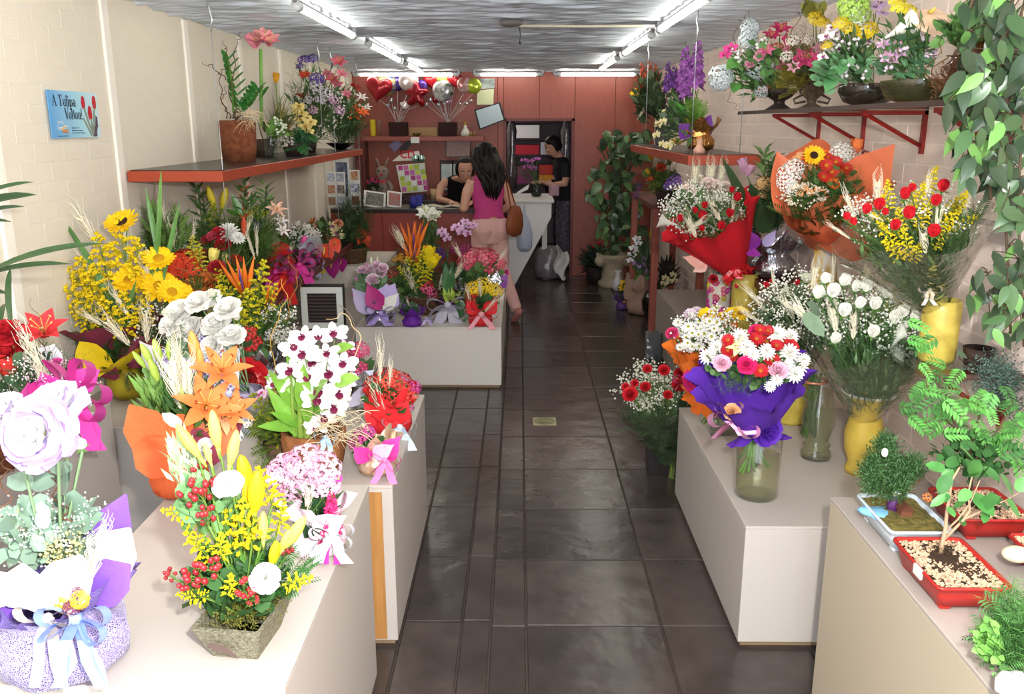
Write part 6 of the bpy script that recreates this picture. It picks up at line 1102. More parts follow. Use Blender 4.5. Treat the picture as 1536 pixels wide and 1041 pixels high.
# card stands on the counter
ZC = 1.001
def card_board(name, label, px0, px1, py0, py1, Y, rows, cols, seed):
    rr = random.Random(seed); o = Vector((at((px0 + px1) / 2, py1, Y=Y).x, Y, ZC)); t = thing(name, label, 'card display', o); zt = at(px0, py0, Y=Y).z; x0 = at(px0, 300, Y=Y).x - o.x; x1 = at(px1, 300, Y=Y).x - o.x; h = zt - ZC
    mb = MB(); box(mb, (x0, 0, 0), (x1, .012, h), 0, .002); mb.build('board', mat('#e6e8e6', .5, 0), t, False)
    for r in range(rows):
        for c in range(cols):
            w = (x1 - x0) / cols; q = h / rows; mb = MB(); box(mb, (x0 + c * w + w * .12, -.003, r * q + q * .2), (x0 + (c + 1) * w - w * .12, .001, (r + 1) * q - q * .1)); mb.build('photo', mat(rr.choice(['#6a6f94', '#a0603c', '#c06a4a', '#46507a', '#7a8aa8', '#b8b0a8']), .3, .2, noise=.5, nscale=40, col2=rr.choice(['#d8dce6', '#3a3440', '#c8b090'])), t, False)
    mb = MB(); tube(mb, [(0, .012, h * .7), (0, .12, .0)], .006, 5); mb.build('strut', grey_m, t); return t
card_board('photo_board', 'white board of small photos at the counter left end', 491, 519, 258, 312, 9.15, 3, 2, 3)
card_board('photo_board', 'narrow white board with orange flower photo on counter', 526, 541, 255, 305, 9.2, 3, 1, 8)
card_board('photo_board', 'small pale card standing high behind the white boards', 503, 526, 236, 258, 9.4, 1, 1, 5)
for i, (x0, x1, lab) in enumerate(((545, 578, 'left tilted greetings booklet on the counter'), (580, 602, 'right tilted greetings booklet on the counter'))):
    t = thing('booklet_stand', lab, 'booklet', (at((x0 + x1) / 2, 308, Y=9.2).x, 9.2, ZC)); w = (x1 - x0) / 2 * 9.2 / FPX
    mb = MB(); box(mb, (-w, 0, 0), (w, .008, .18), 0, .001); mb.move(Matrix.Rotation(-.5, 4, 'X') @ Matrix.Rotation(.35, 4, 'Z')); mb.build('cover', mat('#e8e8e4', .4, 0), t, False); mb = MB()
    box(mb, (-w * .8, -.004, .02), (w * .8, .0, .16)); mb.move(Matrix.Rotation(-.5, 4, 'X') @ Matrix.Rotation(.35, 4, 'Z')); mb.build('picture', mat('#a89a98', .4, .2, noise=.5, nscale=40, col2='#5a6a5a' if i == 0 else '#c86a5a'), t, False); mb = MB(); tube(mb, [(0, .07, .13), (0, .16, 0)], .005, 5); mb.build('strut', grey_m, t)
vase('blue_bottle', 'stubby blue bottle on the counter before the booklets', 'bottle', (at(620, 305, Y=9.2).x, 9.2, ZC), [(.04, 0), (.042, .07), (.03, .09), (.03, .115), (1e-5, .12)], mat('#3a3a9a', .3, 0))
bx_thing('blue_box', 'small blue and white striped box on the counter', 'box', (at(624, 305, Y=9.25).x, 9.25, ZC), (at(634, 305, Y=9.25).x, 9.31, ZC + .125), mat('#2f3490', .4, 0))
t = thing('newspaper', 'folded open newspaper lying on the counter by the women', 'newspaper', (-.82, 9.12, ZC)); mb = MB(); box(mb, (-.25, -.1, 0), (.27, .14, .006)); mb.build('lower_sheets', mat('#cfc4b0', .8, 0, noise=.25, nscale=60), t, False); mb = MB(); V = []
for i in range(9): V += [(-.2 + .055 * i, -.09, .008 + .02 * math.sin(i * .8) ** 2), (-.19 + .055 * i, .12, .01 + .025 * math.sin(i * .7 + .4) ** 2)]
mb.add(V, [(2 * i, 2 * i + 2, 2 * i + 3, 2 * i + 1) for i in range(8)]); mb.build('top_sheet', mat('#d8d0c0', .8, 0, noise=.35, nscale=70), t)
# plastic sack on the floor
sk = thing('plastic_sack', 'translucent grey plastic sack on the floor beneath the white desk', 'sack', (.37, 10.62, 0)); mb = MB(); rr = random.Random(2)
lathe(mb, [(.14, 0), (.19, .04), (.2, .16), (.185, .26), (.15, .34), (.08, .39), (1e-4, .4)], 30, fn=lambda r, z, t, i: (r * (1 + .07 * math.sin(3 * t + i) + rr.uniform(-.04, .04)), z + rr.uniform(-.012, .012)), sy=.8); mb.build('bag', mat('#8f8288', .25, 0, bump=.9, bscale=14, spec=.7, noise=.4, nscale=9), sk)
wc = thing('white_cloth', 'white cloth draped over the right of the plastic sack', 'cloth', (.5, 10.55, .0)); mb = MB(); V = []
for i in range(12):
    for j in range(8):
        u, v = i / 11, j / 7; V.append((-.06 + .14 * u + .03 * math.sin(6 * v), -.14 - .05 * math.sin(PI * u) + .02 * math.sin(9 * u + 4 * v), .44 - .34 * v - .09 * u + .02 * math.sin(7 * u)))
mb.add(V, [(i * 8 + j, i * 8 + j + 1, i * 8 + 9 + j, i * 8 + 8 + j) for i in range(11) for j in range(7)]); mb.build('drape', mat('#dcdad8', .8, 0), wc)
sb = thing('shopping_bag', 'pale blue plastic bag hanging at the desk beside the handbag', 'bag', (.06, 9.72, .46)); mb = MB(); lathe(mb, [(.05, 0), (.08, .05), (.085, .2), (.05, .36), (.012, .42), (.012, .52)], 20, fn=lambda r, z, t, i: (r * (1 + .08 * math.sin(4 * t + i)), z), sy=.5); mb.build('bag', mat('#b4bcd0', .4, 0, bump=.4, bscale=20), sb)
# on the desk
a = Arr('orchid_vase', 'purple orchids in a dark glass bowl on the white desk', 'flower vase', (.2, 10.25, 1.03), .12); a.pot([(.05, 0), (.075, .05), (.06, .1), (.05, .13)], clear('#5a6a64', 1.5, .1), 'glass_bowl'); a.bloom('orchid', [(796, 242, 13), (790, 250, 12), (800, 252, 12), (806, 238, 10), (786, 240, 11)], '#b05aa8', '#7a2a7a'); a.fill('needle', (778, 235, 812, 275), 60, 24, '#4a5f44'); a.stems()
sheet('paper_sheet', 'white paper sheet leaning at the desk left end', [(772, 294), (776, 288), (794, 276), (792, 284)], 9.9, mat('#e6e6e6', .7, 0), cat='paper'); bx_thing('wrapped_parcel', 'pale pink wrapped parcel on desk in the worker\'s hands', 'parcel', (.36, 10.35, 1.03), (.46, 10.45, 1.15), mat('#b08a96', .5, 0, bump=.4), rz=.2)
# workroom shelves and their stock
rk = thing('storage_rack', 'dark storage rack in the workroom behind the doorway', 'rack', (-.2, 13.3, 0)); 
for z in (.45, .95, 1.38, 1.62, 1.86): 
    mb = MB(); box(mb, (0, 0, z), (1.1, .4, z + .025)); mb.build('rack_shelf', mat('#3a2c30', .6, 0), rk, False)
for x in (0, 1.06):
    mb = MB(); box(mb, (x, 0, 0), (x + .04, .4, 2.15)); mb.build('upright', mat('#2c2226', .6, 0), rk, False)
for i, (x0, x1, z0, h, c, lab) in enumerate([(.12, .5, 1.645, .19, '#e6e2e2', 'white carton on rack above the red one'), (.12, .5, 1.405, .14, '#b82a3a', 'red carton on the rack middle shelf'), (.04, .55, 1.885, .14, '#5a2f7a', 'purple wrapping roll box on rack top'), (.52, .72, 1.405, .18, '#c9c4d0', 'grey carton right of the red one'), (.5, .82, .975, .13, '#d8902a', 'orange carton low on rack'), (.5, .82, 1.11, .14, '#c03a34', 'red carton stacked on the orange one'), (.08, .42, .975, .25, '#8a3a6a', 'magenta carton low left on rack'), (.8, 1.04, 1.405, .2, '#4a2f5a', 'dark violet carton right on rack'), (.1, .6, .475, .3, '#5a5058', 'dark grey carton on rack bottom')]): bx_thing('carton', lab, 'box', (-.2 + x0, 13.34, z0), (-.2 + x1, 13.64, z0 + h), mat(c, .6, 0))
for i, (x, y, h, lab) in enumerate(((-.1, 12.0, .95, 'silver cellophane roll hanging at doorway left'), (.62, 11.9, .75, 'clear cellophane sheet hanging at doorway right'))):
    t = thing('cellophane_roll', lab, 'wrapping roll', (x, y, 1.0 if i == 0 else 1.15)); mb = MB(); rr = random.Random(i + 3); lathe(mb, [(.05, 0), (.07, .2 * h), (.05, .5 * h), (.06, .8 * h), (.03, h)], 18, fn=lambda r, z, t_, k: (r * (1 + .25 * math.sin(3 * t_ + k * 2)), z)); mb.build('sheet', mat('#8f8a8c', .2, 0, metal=.5, bump=.9, bscale=14), t); mb = MB(); tube(mb, [(0, 0, h - .01), (0, 0, HC + .1 - t.location.z)], .003, 5); mb.build('hanging_cord', mat('#c8c0b8', .6, 0), t)
wl = bpy.data.lights.new('workroom_fill', 'AREA'); wl.energy = 14; wl.size = .5; wl.color = (1, .93, .85); wlo = bpy.data.objects.new('workroom_fill', wl); COL.objects.link(wlo); wlo.location = (-.5, 12.3, 2.4)  # added unseen area light that brightens the workroom, no fitting modelled
# ------------------------------------------------------------------ RIGHT SIDE
ZG, ZG2, ZW, ZR, ZA, ZC2, ZBN = 1.918, 1.071, 1.001, 1.685, .48, .5, .745
glz_y = mat('#d6c45c', .35, .0, spec=.5, noise=.2, nscale=22, col2='#b8a146', bump=.15, bscale=40)
cellow = clear('#f8f7f0', 2.0, .015, bump=.7, bscale=22)
# high shelf
a = Arr('footed_bowl_arrangement', 'hydrangea and pink lilies in dark footed bowl, far end of glass shelf', 'flower arrangement', (1.44, 5.0, ZG), .12)
a.pot([(.075, 0), (.07, .01), (.03, .04), (.03, .055), (.07, .08), (.1, .12), (.095, .12)], mat('#2f2622', .4, 0), 'footed_bowl', fn=lambda r, z, t, i: (r * (1 + .1 * math.cos(8 * t) * (z < .04)), z))
a.bloom('lily', [(1150, 75, 22), (1186, 76, 22), (1200, 62, 18), (1172, 100, 18)], '#d86a92', W=.34, dy=-.12); a.bloom('ruffle', [(1140, 84, 18), (1125, 96, 16)], '#e6a8bc', dy=-.1); a.bloom('hydrangea', [(1081, 117, 34), (1137, 104, 30), (1125, 42, 26), (1122, 58, 26), (1142, 136, 20)], '#cfd9de', '#9ab0b4', 70); a.bloom('orchid', [(1096, 72, 20), (1088, 82, 18), (1093, 78, 16)], '#cf3f8a', '#a0206a'); a.bloom('lily', [(1172, 42, 30), (1158, 52, 26), (1178, 58, 24, 0, 1.6)], '#d83a76', W=.34); a.bloom('ruffle', [(1160, 94, 22), (1168, 84, 18)], '#e8729e'); a.bloom('cluster', [(1146, 130, 22), (1165, 72, 20)], '#dd6a48', '#e8b07a', 24, .3); a.bloom('cluster', [(1141, 105, 16)], '#e6dc8a', '#c8b850', 18, .3)
for q in [(1105, 90, 1090, 105, 18), (1110, 95, 1098, 92, 14), (1105, 125, 1100, 140, 16), (1125, 115, 1112, 120, 14), (1130, 60, 1140, 55, 12)]: a.leaf(*q, col='#5f9a4c', dy0=-.05, dy1=-.1, kind='heart')
a.fill('round', (1085, 50, 1195, 150), 200, 13, '#6a9a58', depth=.18); a.specks((1085, 40, 1190, 145), 90, 6, '#e6e2e0', depth=.2, clump=6); a.fill('lance', (1090, 60, 1190, 150), 160, 20, '#47663a', depth=.18); a.twig([(1130, 140), (1100, 60), (1110, 30), (1120, 25)], .002, '#5a4030'); a.twig([(1110, 130), (1090, 145), (1105, 165), (1112, 155)], .0015, '#7a5a44'); a.stems()
a = Arr('goblet_arrangement', 'pink lily and amber twigs in a two-handled glass goblet', 'flower arrangement', (1.44, 4.45, ZG), .14)
a.pot([(.06, 0), (.06, .01), (.02, .03), (.025, .05), (.06, .08), (.085, .14), (.09, .16)], clear('#8a7a68', 1.6, .25), 'goblet')
mb = MB()
for s_ in (-1, 1): tube(mb, [(s_ * .03, 0, .04), (s_ * .08, 0, .03), (s_ * .09, 0, .0 + .05), (s_ * .05, 0, .07)], .006, 6)
a.part('handle', mb, mat('#4a3a30', .3, 0)); a.bloom('lily', [(1207, 88, 34), (1215, 86, 24)], '#d2487e', W=.36, dy=-.1); a.bloom('cluster', [(1190, 60, 20), (1180, 84, 18), (1212, 60, 18)], '#e2dccf', '#c8a860', 22, .3, dy=-.08); a.bloom('lily', [(1190, 100, 18), (1230, 72, 20)], '#e0a0b8', W=.34, dy=-.08); a.fill('fern', (1160, 100, 1215, 140), 60, 26, '#8a8236', dy=-.05); a.fill('needle', (1165, 30, 1225, 130), 140, 30, '#6a5a34', depth=.15); a.bloom('cluster', [(1225, 30, 24), (1235, 35, 22), (1220, 20, 18)], '#e2c62c', '#b89a20', 24, .3); a.fill('lance', (1165, 60, 1230, 130), 120, 20, '#4a5a34', depth=.15); a.twig([(1195, 140), (1185, 60), (1200, 20), (1215, 5)], .002, '#6a4a30'); a.bloom('rose', [(1225, 20, 14)], '#d86a8a'); a.fill('round', (1195, 0, 1240, 20), 40, 16, '#7a7a34'); a.stems()
a = Arr('orchid_bowl', 'white purple-lipped orchids with yellow blooms and ivy in glass bowl', 'flower arrangement', (1.42, 3.7, ZG), .09)
a.pot([(.04, 0), (.09, .02), (.115, .06), (.11, .09)], clear('#5a5048', 1.5, .2), 'glass_bowl'); a.bloom('orchid', [(1268, 62, 30), (1278, 70, 30), (1262, 74, 26), (1285, 58, 24), (1250, 42, 20), (1256, 50, 22), (1262, 88, 16), (1240, 54, 22), (1296, 82, 22), (1300, 64, 20), (1236, 84, 18)], '#f0eaf0', '#a0408a'); a.bloom('cluster', [(1262, 34, 22), (1275, 42, 20), (1300, 45, 30), (1292, 50, 24), (1240, 68, 16), (1302, 72, 16)], '#e4c81e', '#b89a1a', 26, .3)
a.bloom('hydrangea', [(1280, 8, 40), (1290, 20, 30)], '#a8d05a', '#d8e6a0', 70); a.bloom('hydrangea', [(1285, 25, 26)], '#dfe6dc', '#b8c8b0', 60); a.bloom('orchid', [(1318, 6, 26), (1312, 12, 22), (1322, 20, 18)], '#dcc0e0', '#8a3a9a')
for q in [(1240, 110, 1212, 105, 22), (1245, 105, 1225, 92, 18), (1250, 115, 1238, 138, 20), (1270, 90, 1258, 115, 16), (1255, 85, 1240, 75, 18), (1290, 65, 1278, 48, 18), (1300, 95, 1275, 90, 14), (1262, 105, 1240, 112, 14), (1250, 120, 1232, 116, 14)]: a.leaf(*q, col='#6fae72', dy0=-.06, dy1=-.14, kind='heart', name='ivy_leaf')
a.fill('round', (1215, 75, 1310, 135), 110, 16, '#76a878', depth=.2, dy=.03); a.specks((1225, 40, 1310, 120), 70, 6, '#eee8ea', depth=.2, clump=5); a.fill('lance', (1230, 30, 1310, 130), 120, 26, '#47643c', depth=.16); a.twig([(1260, 140), (1290, 100), (1315, 95)], .003, '#5a4434'); a.stems()
a = Arr('calla_bowl', 'white calla, alocasia leaf and pink star lilies in oval glass bowl', 'flower arrangement', (1.42, 3.2, ZG), .08)
a.pot([(.06, 0), (.12, .02), (.14, .06), (.14, .08)], clear('#6a6a48', 1.5, .2), 'glass_bowl')
o = get_bloom('calla', (), {}); p_ = a.P(1348, 46); cb = link('calla_bloom', o[0][1], a.o); cb.matrix_local = Matrix.Translation(a.L(p_)) @ frame((.55, -.2, .32), 1.2) @ Matrix.Scale(.125, 4); link('spadix', o[1][1], cb)
a.bloom('anthurium', [(1396, 26, 62, -.05)], '#e9c8aa'); a.leaf(1322, 80, 1326, 42, 20, '#5aa048', 0, -.05, 'heart', sag=.02); a.bloom('lily', [(1338, 88, 24), (1350, 78, 22), (1330, 84, 20), (1345, 68, 20), (1360, 84, 20), (1325, 66, 18), (1368, 68, 16)], '#d6a8cc', W=.34, ccol='#7a2a6a'); a.bloom('cluster', [(1350, 10, 24), (1362, 16, 22), (1345, 4, 20)], '#d8c62a', '#a89a1e', 24, .3)
for q in [(1365, 60, 1380, 52, 16), (1372, 75, 1388, 66, 18), (1368, 90, 1382, 96, 18), (1385, 85, 1400, 98, 18), (1390, 95, 1405, 92, 14), (1375, 105, 1395, 112, 18), (1360, 110, 1372, 118, 14), (1350, 60, 1358, 50, 14), (1340, 110, 1358, 118, 14), (1362, 45, 1375, 40, 14), (1384, 70, 1398, 72, 14)]: a.leaf(*q, col='#5f9468', dy0=-.08, dy1=-.14, kind='heart', name='ivy_leaf')
a.fill('round', (1310, 45, 1400, 130), 130, 13, '#6a9670', depth=.2, dy=.03); a.specks((1315, 50, 1400, 120), 60, 6, '#d8c8dc', depth=.2, clump=5); a.fill('lance', (1310, 0, 1400, 110), 120, 26, '#50703f', depth=.16); a.stems()
a = Arr('amber_globe_vase', 'round amber brown glass globe with vine stems beside the ficus', 'vase', (1.40, 2.74, ZG), .14)
a.pot([(.03, 0), (.07, .015), (.1, .06), (.105, .1), (.09, .15), (.05, .185), (.055, .2)], clear('#8a5a3c', 1.6, .3), 'glass_globe'); 
for k in range(6): a.twig([(1415 + R.uniform(-10, 15), 140), (1405 + R.uniform(-15, 30), 100), (1420 + R.uniform(-25, 60), 60)], .0022, '#5a3a26', dy=R.uniform(-.05, .05))
a.fill('tiny', (1390, 100, 1445, 148), 160, 16, '#6a4428', depth=.07, name='bark_filler', spread=1); a.fill('round', (1400, 0, 1520, 75), 200, 18, '#5f8a4a', depth=.14); a.fill('lance', (1405, 0, 1530, 80), 160, 24, '#4a6a3c', depth=.14); a.bloom('orchid', [(1480, 18, 26, -.05)], '#d8d0b0', '#b89a5a')
# ficus tree
t = thing('ficus_tree', 'weeping ficus tree with glossy leaves at the right frame edge', 'tree', (1.53, 2.02, ZBN)); base = Vector(t.location)
mb = MB(); lathe(mb, [(.045, 0), (.06, .1), (.063, .11), (.052, .11), (.048, .09), (1e-4, .09)], 20); mb.build('pot', mat('#5a3a2c', .7, 0), t)
mb = MB(); tube(mb, [(0, 0, .08), (.0, .02, .4), (-.01, .05, .8), (.0, .1, 1.2), (-.02, .2, 1.5)], [.018, .016, .014, .012, .008], 8); mb.build('trunk', mat('#6a5a48', .8, 0, noise=.3), t)
fm = [mat('#6a9a50', .3, .2, spec=.4), mat('#42603a', .32, .25, spec=.4), mat('#2a3f28', .32, .25, spec=.4)]; flm = [leaf_mb('ficus', .43, .14, .18, 7).mesh('ficus_leaf', m) for m in fm]
spots = [(1470, 20), (1500, 20), (1525, 60), (1490, 60), (1465, 80), (1520, 110), (1480, 110), (1450, 105), (1500, 140), (1460, 150), (1525, 170), (1480, 180), (1505, 200), (1455, 190), (1470, 225), (1500, 240), (1525, 230), (1450, 230), (1480, 260), (1510, 270), (1470, 270), (1528, 300), (1500, 300), (1515, 330), (1445, 130), (1530, 20), (1475, 140), (1440, 165), (1510, 90), (1530, 140), (1492, 218), (1460, 250)]
low = [(1480, 440), (1500, 430), (1525, 420), (1510, 460), (1530, 470), (1490, 470), (1520, 400), (1530, 500), (1505, 490)]
tw = MB(); STR = (1452, 1482, 1512, 1532)
for c, yb in zip(STR, (270, 300, 500, 520)): tube(tw, bez((-.02, .2, 1.5), at(c + 10, -60, Y=2.42) - base, at(c, 20, Y=2.42) - base, 8) + [at(c + 4 * math.sin(q), 20 + (yb - 20) * q / 8, Y=2.42) - base for q in range(1, 9)], .004, 5)
for k, (x, y) in enumerate(spots + low):
    for j in range(8 if k < len(spots) else 5):
        yy = R.uniform(2.15, 2.65) if k < len(spots) else R.uniform(2.2, 2.5); p = at(x + R.uniform(-24, 26), y + R.uniform(-26, 24), Y=yy) - base; d = Vector((R.uniform(-.7, .6), R.uniform(-.6, .3), R.uniform(-1.2, -.15))).normalized(); f = Vector((R.uniform(-.45, .25), -1, R.uniform(.0, .7))); xs = d.cross(f).normalized(); z = xs.cross(d); s_ = R.uniform(.06, .095)
        o = link('leaf', flm[R.choice((0, 1, 1, 1, 2, 2, 2)) if k < len(spots) else R.choice((0, 1, 2, 2))], t); o.matrix_local = Matrix.Translation(p - d * s_ * .5) @ Matrix((xs, d, z)).transposed().to_4x4() @ Matrix.Scale(s_, 4)
        cx_ = min(STR, key=lambda c: abs(c - x)); q = at(cx_, min(y, 520) - 30, Y=2.42) - base; tube(tw, bez(q, p.lerp(q, .5) + Vector((0, 0, .03)), p - d * s_ * .5, 4), .0016, 3, cap=False)
tw.build('branchlets', mat('#5a4a3a', .8, .1), t, kind='stuff')
# right hanging shelf
a = Arr('gladiolus_vase', 'gold foil pot with violet paper and tall purple gladioli on hanging shelf', 'flower arrangement', (1.17, 5.75, ZR), .11)
a.wrapped_pot(.085, .13, foil_g, flare=1.25, name='gold_foil', ears=4); a.ear(1050, 205, 1067, 172, 26, mat('#7a2f9a', .5, 0, bump=.2), 0, -.02, kind='heart'); a.ear(1035, 205, 1018, 185, 26, mat('#7a3a9a', .5, 0), -.05, -.07); a.ear(1040, 205, 1045, 185, 30, foil_g, -.05, -.05); a.bloom('spike', [(1028, 105, 62, .02, -.06), (1044, 100, 66, 0, .04), (1028, 130, 44, 0, -.1)], '#9a58a8', '#e6c0e0', 24, .3); a.bloom('spike', [(1003, 115, 40, .1, -.1), (1010, 118, 36, .1, 0)], '#6a3a86', '#a07ab8', 18, .28)
a.leaf(1030, 170, 1005, 148, 14, '#5fae4c', -.03, -.08, 'heart'); a.leaf(1025, 170, 1006, 160, 12, '#6ab858', -.04, -.08, 'heart'); a.fill('fern', (1025, 140, 1050, 190), 50, 30, '#6f9a3c'); a.bloom('tulip', [(1032, 184, 16), (1010, 180, 14), (1028, 204, 14)], '#dcc236'); a.bloom('lily', [(1015, 212, 20, -.05, .2)], '#e0a828', W=.3); a.bloom('orchid', [(988, 186, 14), (995, 182, 14), (985, 202, 14), (1003, 218, 16), (993, 216, 12), (1010, 214, 14), (998, 168, 12)], '#efe3b0', '#e0cc70'); a.fill('lance', (985, 140, 1040, 215), 120, 20, '#4f7040', depth=.14); a.fill('round', (980, 150, 1030, 200), 60, 14, '#5f6a5a'); a.stems()
t = vase('ceramic_figurine', 'small pink ceramic ornament at hanging shelf corner', 'ornament', (1.035, 5.12, ZR), [(.03, 0), (.035, .02), (.02, .04), (.012, .06), (.02, .075), (1e-4, .085)], mat('#d8a890', .4, 0))
a = Arr('sunflower_vase', 'small sunflowers and rusty spikes in a glass jar, far end of hanging shelf', 'flower vase', (1.16, 7.2, ZR), .14)
a.pot([(.06, 0), (.065, .02), (.065, .14), (.07, .15)], clear('#9aa09c', 1.6, .2), 'glass_jar'); a.bloom('daisy', [(954, 138, 18), (984, 135, 16), (962, 155, 14)], '#e8b820', '#2a1a12', 16, .14, 1, .2); a.bloom('spike', [(965, 112, 34), (975, 108, 30), (958, 125, 22), (985, 110, 26)], '#a04a34', '#7a3224', 20, .28); a.bloom('cluster', [(995, 152, 14), (990, 160, 12)], '#8a2f6a', '#a04a80', 16, .34); a.fill('round', (945, 100, 1000, 180), 180, 14, '#46573a', depth=.16); a.fill('lance', (945, 110, 1005, 185), 160, 20, '#3f5236', depth=.16); a.bloom('wheat', [(962, 170, 22, -.05, .5)]); a.fill('lance', (1005, 100, 1025, 150), 40, 22, '#5a4a5a'); a.stems()
# dark stand arrangement
a = Arr('gerbera_arrangement', 'red gerbera and yellow-green blooms on the dark wooden stand', 'flower arrangement', (1.28, 7.65, 1.191), .1)
a.pot([(.07, 0), (.1, .1), (.09, .1)], mat('#3a2a26', .6, 0), 'pot'); a.bloom('daisy', [(991, 252, 18, -.1)], '#d8301f', '#7a1a14', 22, .1, 2, .14); a.bloom('tulip', [(976, 236, 12), (972, 258, 10)], '#e2b02a'); a.bloom('mum', [(985, 268, 16), (996, 262, 12), (980, 278, 14), (998, 275, 10)], '#b8bc3a'); a.bloom('lily', [(976, 268, 14)], '#d8522a'); a.bloom('cluster', [(1010, 272, 18, -.1), (1015, 265, 14), (958, 280, 12), (954, 292, 12)], '#5a3568', '#8a5a98', 18, .32); a.fill('needle', (960, 230, 1020, 290), 160, 24, '#41592f', depth=.2); a.fill('round', (965, 240, 1020, 290), 120, 13, '#5a7034', depth=.2); a.stems()
# monstera-like plant in a stone urn
t = thing('urn_plant', 'tall dark leafy plant in a pale stone scroll urn by the back wall', 'potted plant', (1.10, 10.1, 0)); base = Vector(t.location); stone = mat('#b5a78f', .8, 0, bump=.4, bscale=40, noise=.2, nscale=14)
mb = MB(); lathe(mb, [(.17, 0), (.17, .05), (.13, .08), (.12, .2), (.14, .28), (.19, .34), (.2, .38), (.16, .38), (.15, .34), (1e-4, .34)], 28, fn=lambda r, z, a_, i: (r * (1 + .03 * math.cos(14 * a_) * (.05 < z < .3)), z)); mb.build('urn', stone, t); 
for s_ in (-1, 1):
    mb = MB(); ball(mb, (s_ * .16, -.1, .31), .065, n=12, k=8); mb.build('scroll', stone, t)
mlm = [leaf_mb('heart', .62, .25, .15, 8).mesh('large_leaf', mat(c, .35, .25, spec=.5)) for c in ('#44633f', '#30482e', '#587a48')]; st_ = MB()
for i in range(230):
    u = R.random(); x = R.uniform(898, 962); y = 195 + 180 * u; x += (12 if u < .25 else 0) + R.uniform(-8, 8) - (12 if .3 < u < .6 else 0); p = at(x, y, Y=10.1 + R.uniform(-.35, .2)) - base; d = Vector((p.x * .9 + R.uniform(-.25, .25), R.uniform(-.8, .1), R.uniform(-.7, .25))).normalized(); f = Vector((R.uniform(-.5, .5), -1, .7)); xs = d.cross(f).normalized(); z = xs.cross(d); s_ = R.uniform(.09, .18)
    o = link('leaf', R.choice(mlm), t); o.matrix_local = Matrix.Translation(p - d * s_ * .4) @ Matrix((xs, d, z)).transposed().to_4x4() @ Matrix.Scale(s_, 4)
    if i % 5 == 0: tube(st_, bez((R.uniform(-.04, .04), 0, .36), (p.x * .3, 0, p.z * .8 + .2), p - d * s_ * .4, 7), .006, 4, cap=False)
for q in range(8):
    p = at(895 + 9 * q, 200 + abs(q - 4) * 5, Y=10.0) - base; tube(st_, bez((0, 0, .36), (.0, 0, 1.5), p, 8), .007, 5, cap=False)
st_.build('stalks', mat('#3f4f34', .7, .1), t, kind='stuff')
a = Arr('poinsettia_pot', 'dark potted plant with one red bloom on the floor by the back wall', 'potted plant', (.93, 10.3, 0), .2); a.pot([(.1, 0), (.14, .2), (.13, .2)], mat('#2a2020', .7, 0), 'pot'); a.bloom('daisy', [(893, 368, 16), (900, 366, 12)], '#b82430', '#7a1a1e', 10, .16, 2, .1); a.fill('lance', (872, 362, 915, 410), 150, 26, '#2f4030', depth=.2); a.stems()
vase('white_vase', 'small white porcelain vase on floor before the stone urn', 'vase', tuple(at(926, 436, Z=0)), [(.04, 0), (.06, .04), (.065, .1), (.03, .16), (.025, .2), (.042, .235), (.036, .235)], mat('#d4d2d6', .3, 0, noise=.12, nscale=20))
a = Arr('posy', 'little yellow and purple posy on the floor by kraft wrapped orchid', 'flower posy', (1.06, 8.75, 0), .08); a.wrapped_pot(.06, .1, mat('#5a3a7a', .5, 0), name='purple_wrap'); a.bloom('lily', [(937, 425, 16), (942, 450, 20), (934, 432, 14), (948, 445, 14)], '#e0b020', W=.34); a.bloom('cluster', [(940, 440, 16), (945, 455, 16)], '#5a2f8a', '#7a50a0', 18, .3); a.fill('round', (928, 420, 950, 455), 40, 12, '#4a5a30'); a.stems()
a = Arr('kraft_orchid', 'white and lilac orchids in kraft paper wrapped pot on the floor', 'flower pot', tuple(at(964, 473, Z=0) + Vector((0, .1, 0))), .2)
kraft = mat('#a08070', .6, 0, bump=.3, bscale=40, noise=.12, nscale=10); a.wrapped_pot(.155, .26, kraft, flare=.9, name='kraft_wrap', ears=4, wr=.03); a.ear(955, 445, 943, 418, 36, kraft, -.08, -.08, kind='heart'); a.ear(972, 445, 986, 412, 34, kraft, -.08, -.08, kind='heart'); a.ear(975, 448, 998, 435, 26, kraft, -.1, -.1); a.bloom('orchid', [(955, 358, 14), (958, 365, 14), (950, 372, 14), (948, 382, 14), (957, 376, 12), (946, 390, 12)], '#dfe2e4', '#c8b0c8'); a.bloom('orchid', [(955, 394, 16), (962, 398, 14), (966, 388, 12), (961, 405, 12), (975, 405, 12, -.05), (968, 408, 10)], '#b78ac4', '#8a4a9a'); a.leaf(958, 435, 955, 412, 14, '#5f9a44', -.06, -.08, 'round'); a.leaf(962, 432, 975, 415, 12, '#4f8a3c', -.05, -.06, 'round'); a.fill('lance', (945, 350, 990, 420), 50, 24, '#41573a'); a.bloom('bud', [(976, 350, 14), (980, 345, 14)], '#c8b040'); a.stems()
a = Arr('black_pot', 'black glazed pot with cream orchids on the floor before the stand', 'flower pot', (1.36, 8.35, 0), .26); a.pot([(.1, 0), (.15, .08), (.16, .18), (.12, .26), (.11, .26)], mat('#14100f', .2, 0, spec=.6), 'glazed_pot'); a.bloom('orchid', [(998, 417, 12), (1004, 422, 12), (1010, 412, 12), (995, 425, 10), (1012, 420, 10)], '#d8cfa8', '#8a7a50', dy=-.15); a.fill('lance', (985, 385, 1018, 425), 60, 28, '#322a24'); a.stems()
vase('yellow_vase', 'mottled yellow cylinder vase standing alone on the dark floor', 'vase', tuple(at(1003, 492, Z=0)), [(.08, 0), (.088, .015), (.09, .3), (.08, .325), (.07, .33), (.068, .3), (.066, .05)], glz_y)
glass_vase('glass_vase', 'tall clear glass cylinder vase beside the yellow floor vase', tuple(at(1030, 482, Z=0) + Vector((.02, 0, 0))), [(.055, 0), (.06, .01), (.06, .34), (.056, .34)])
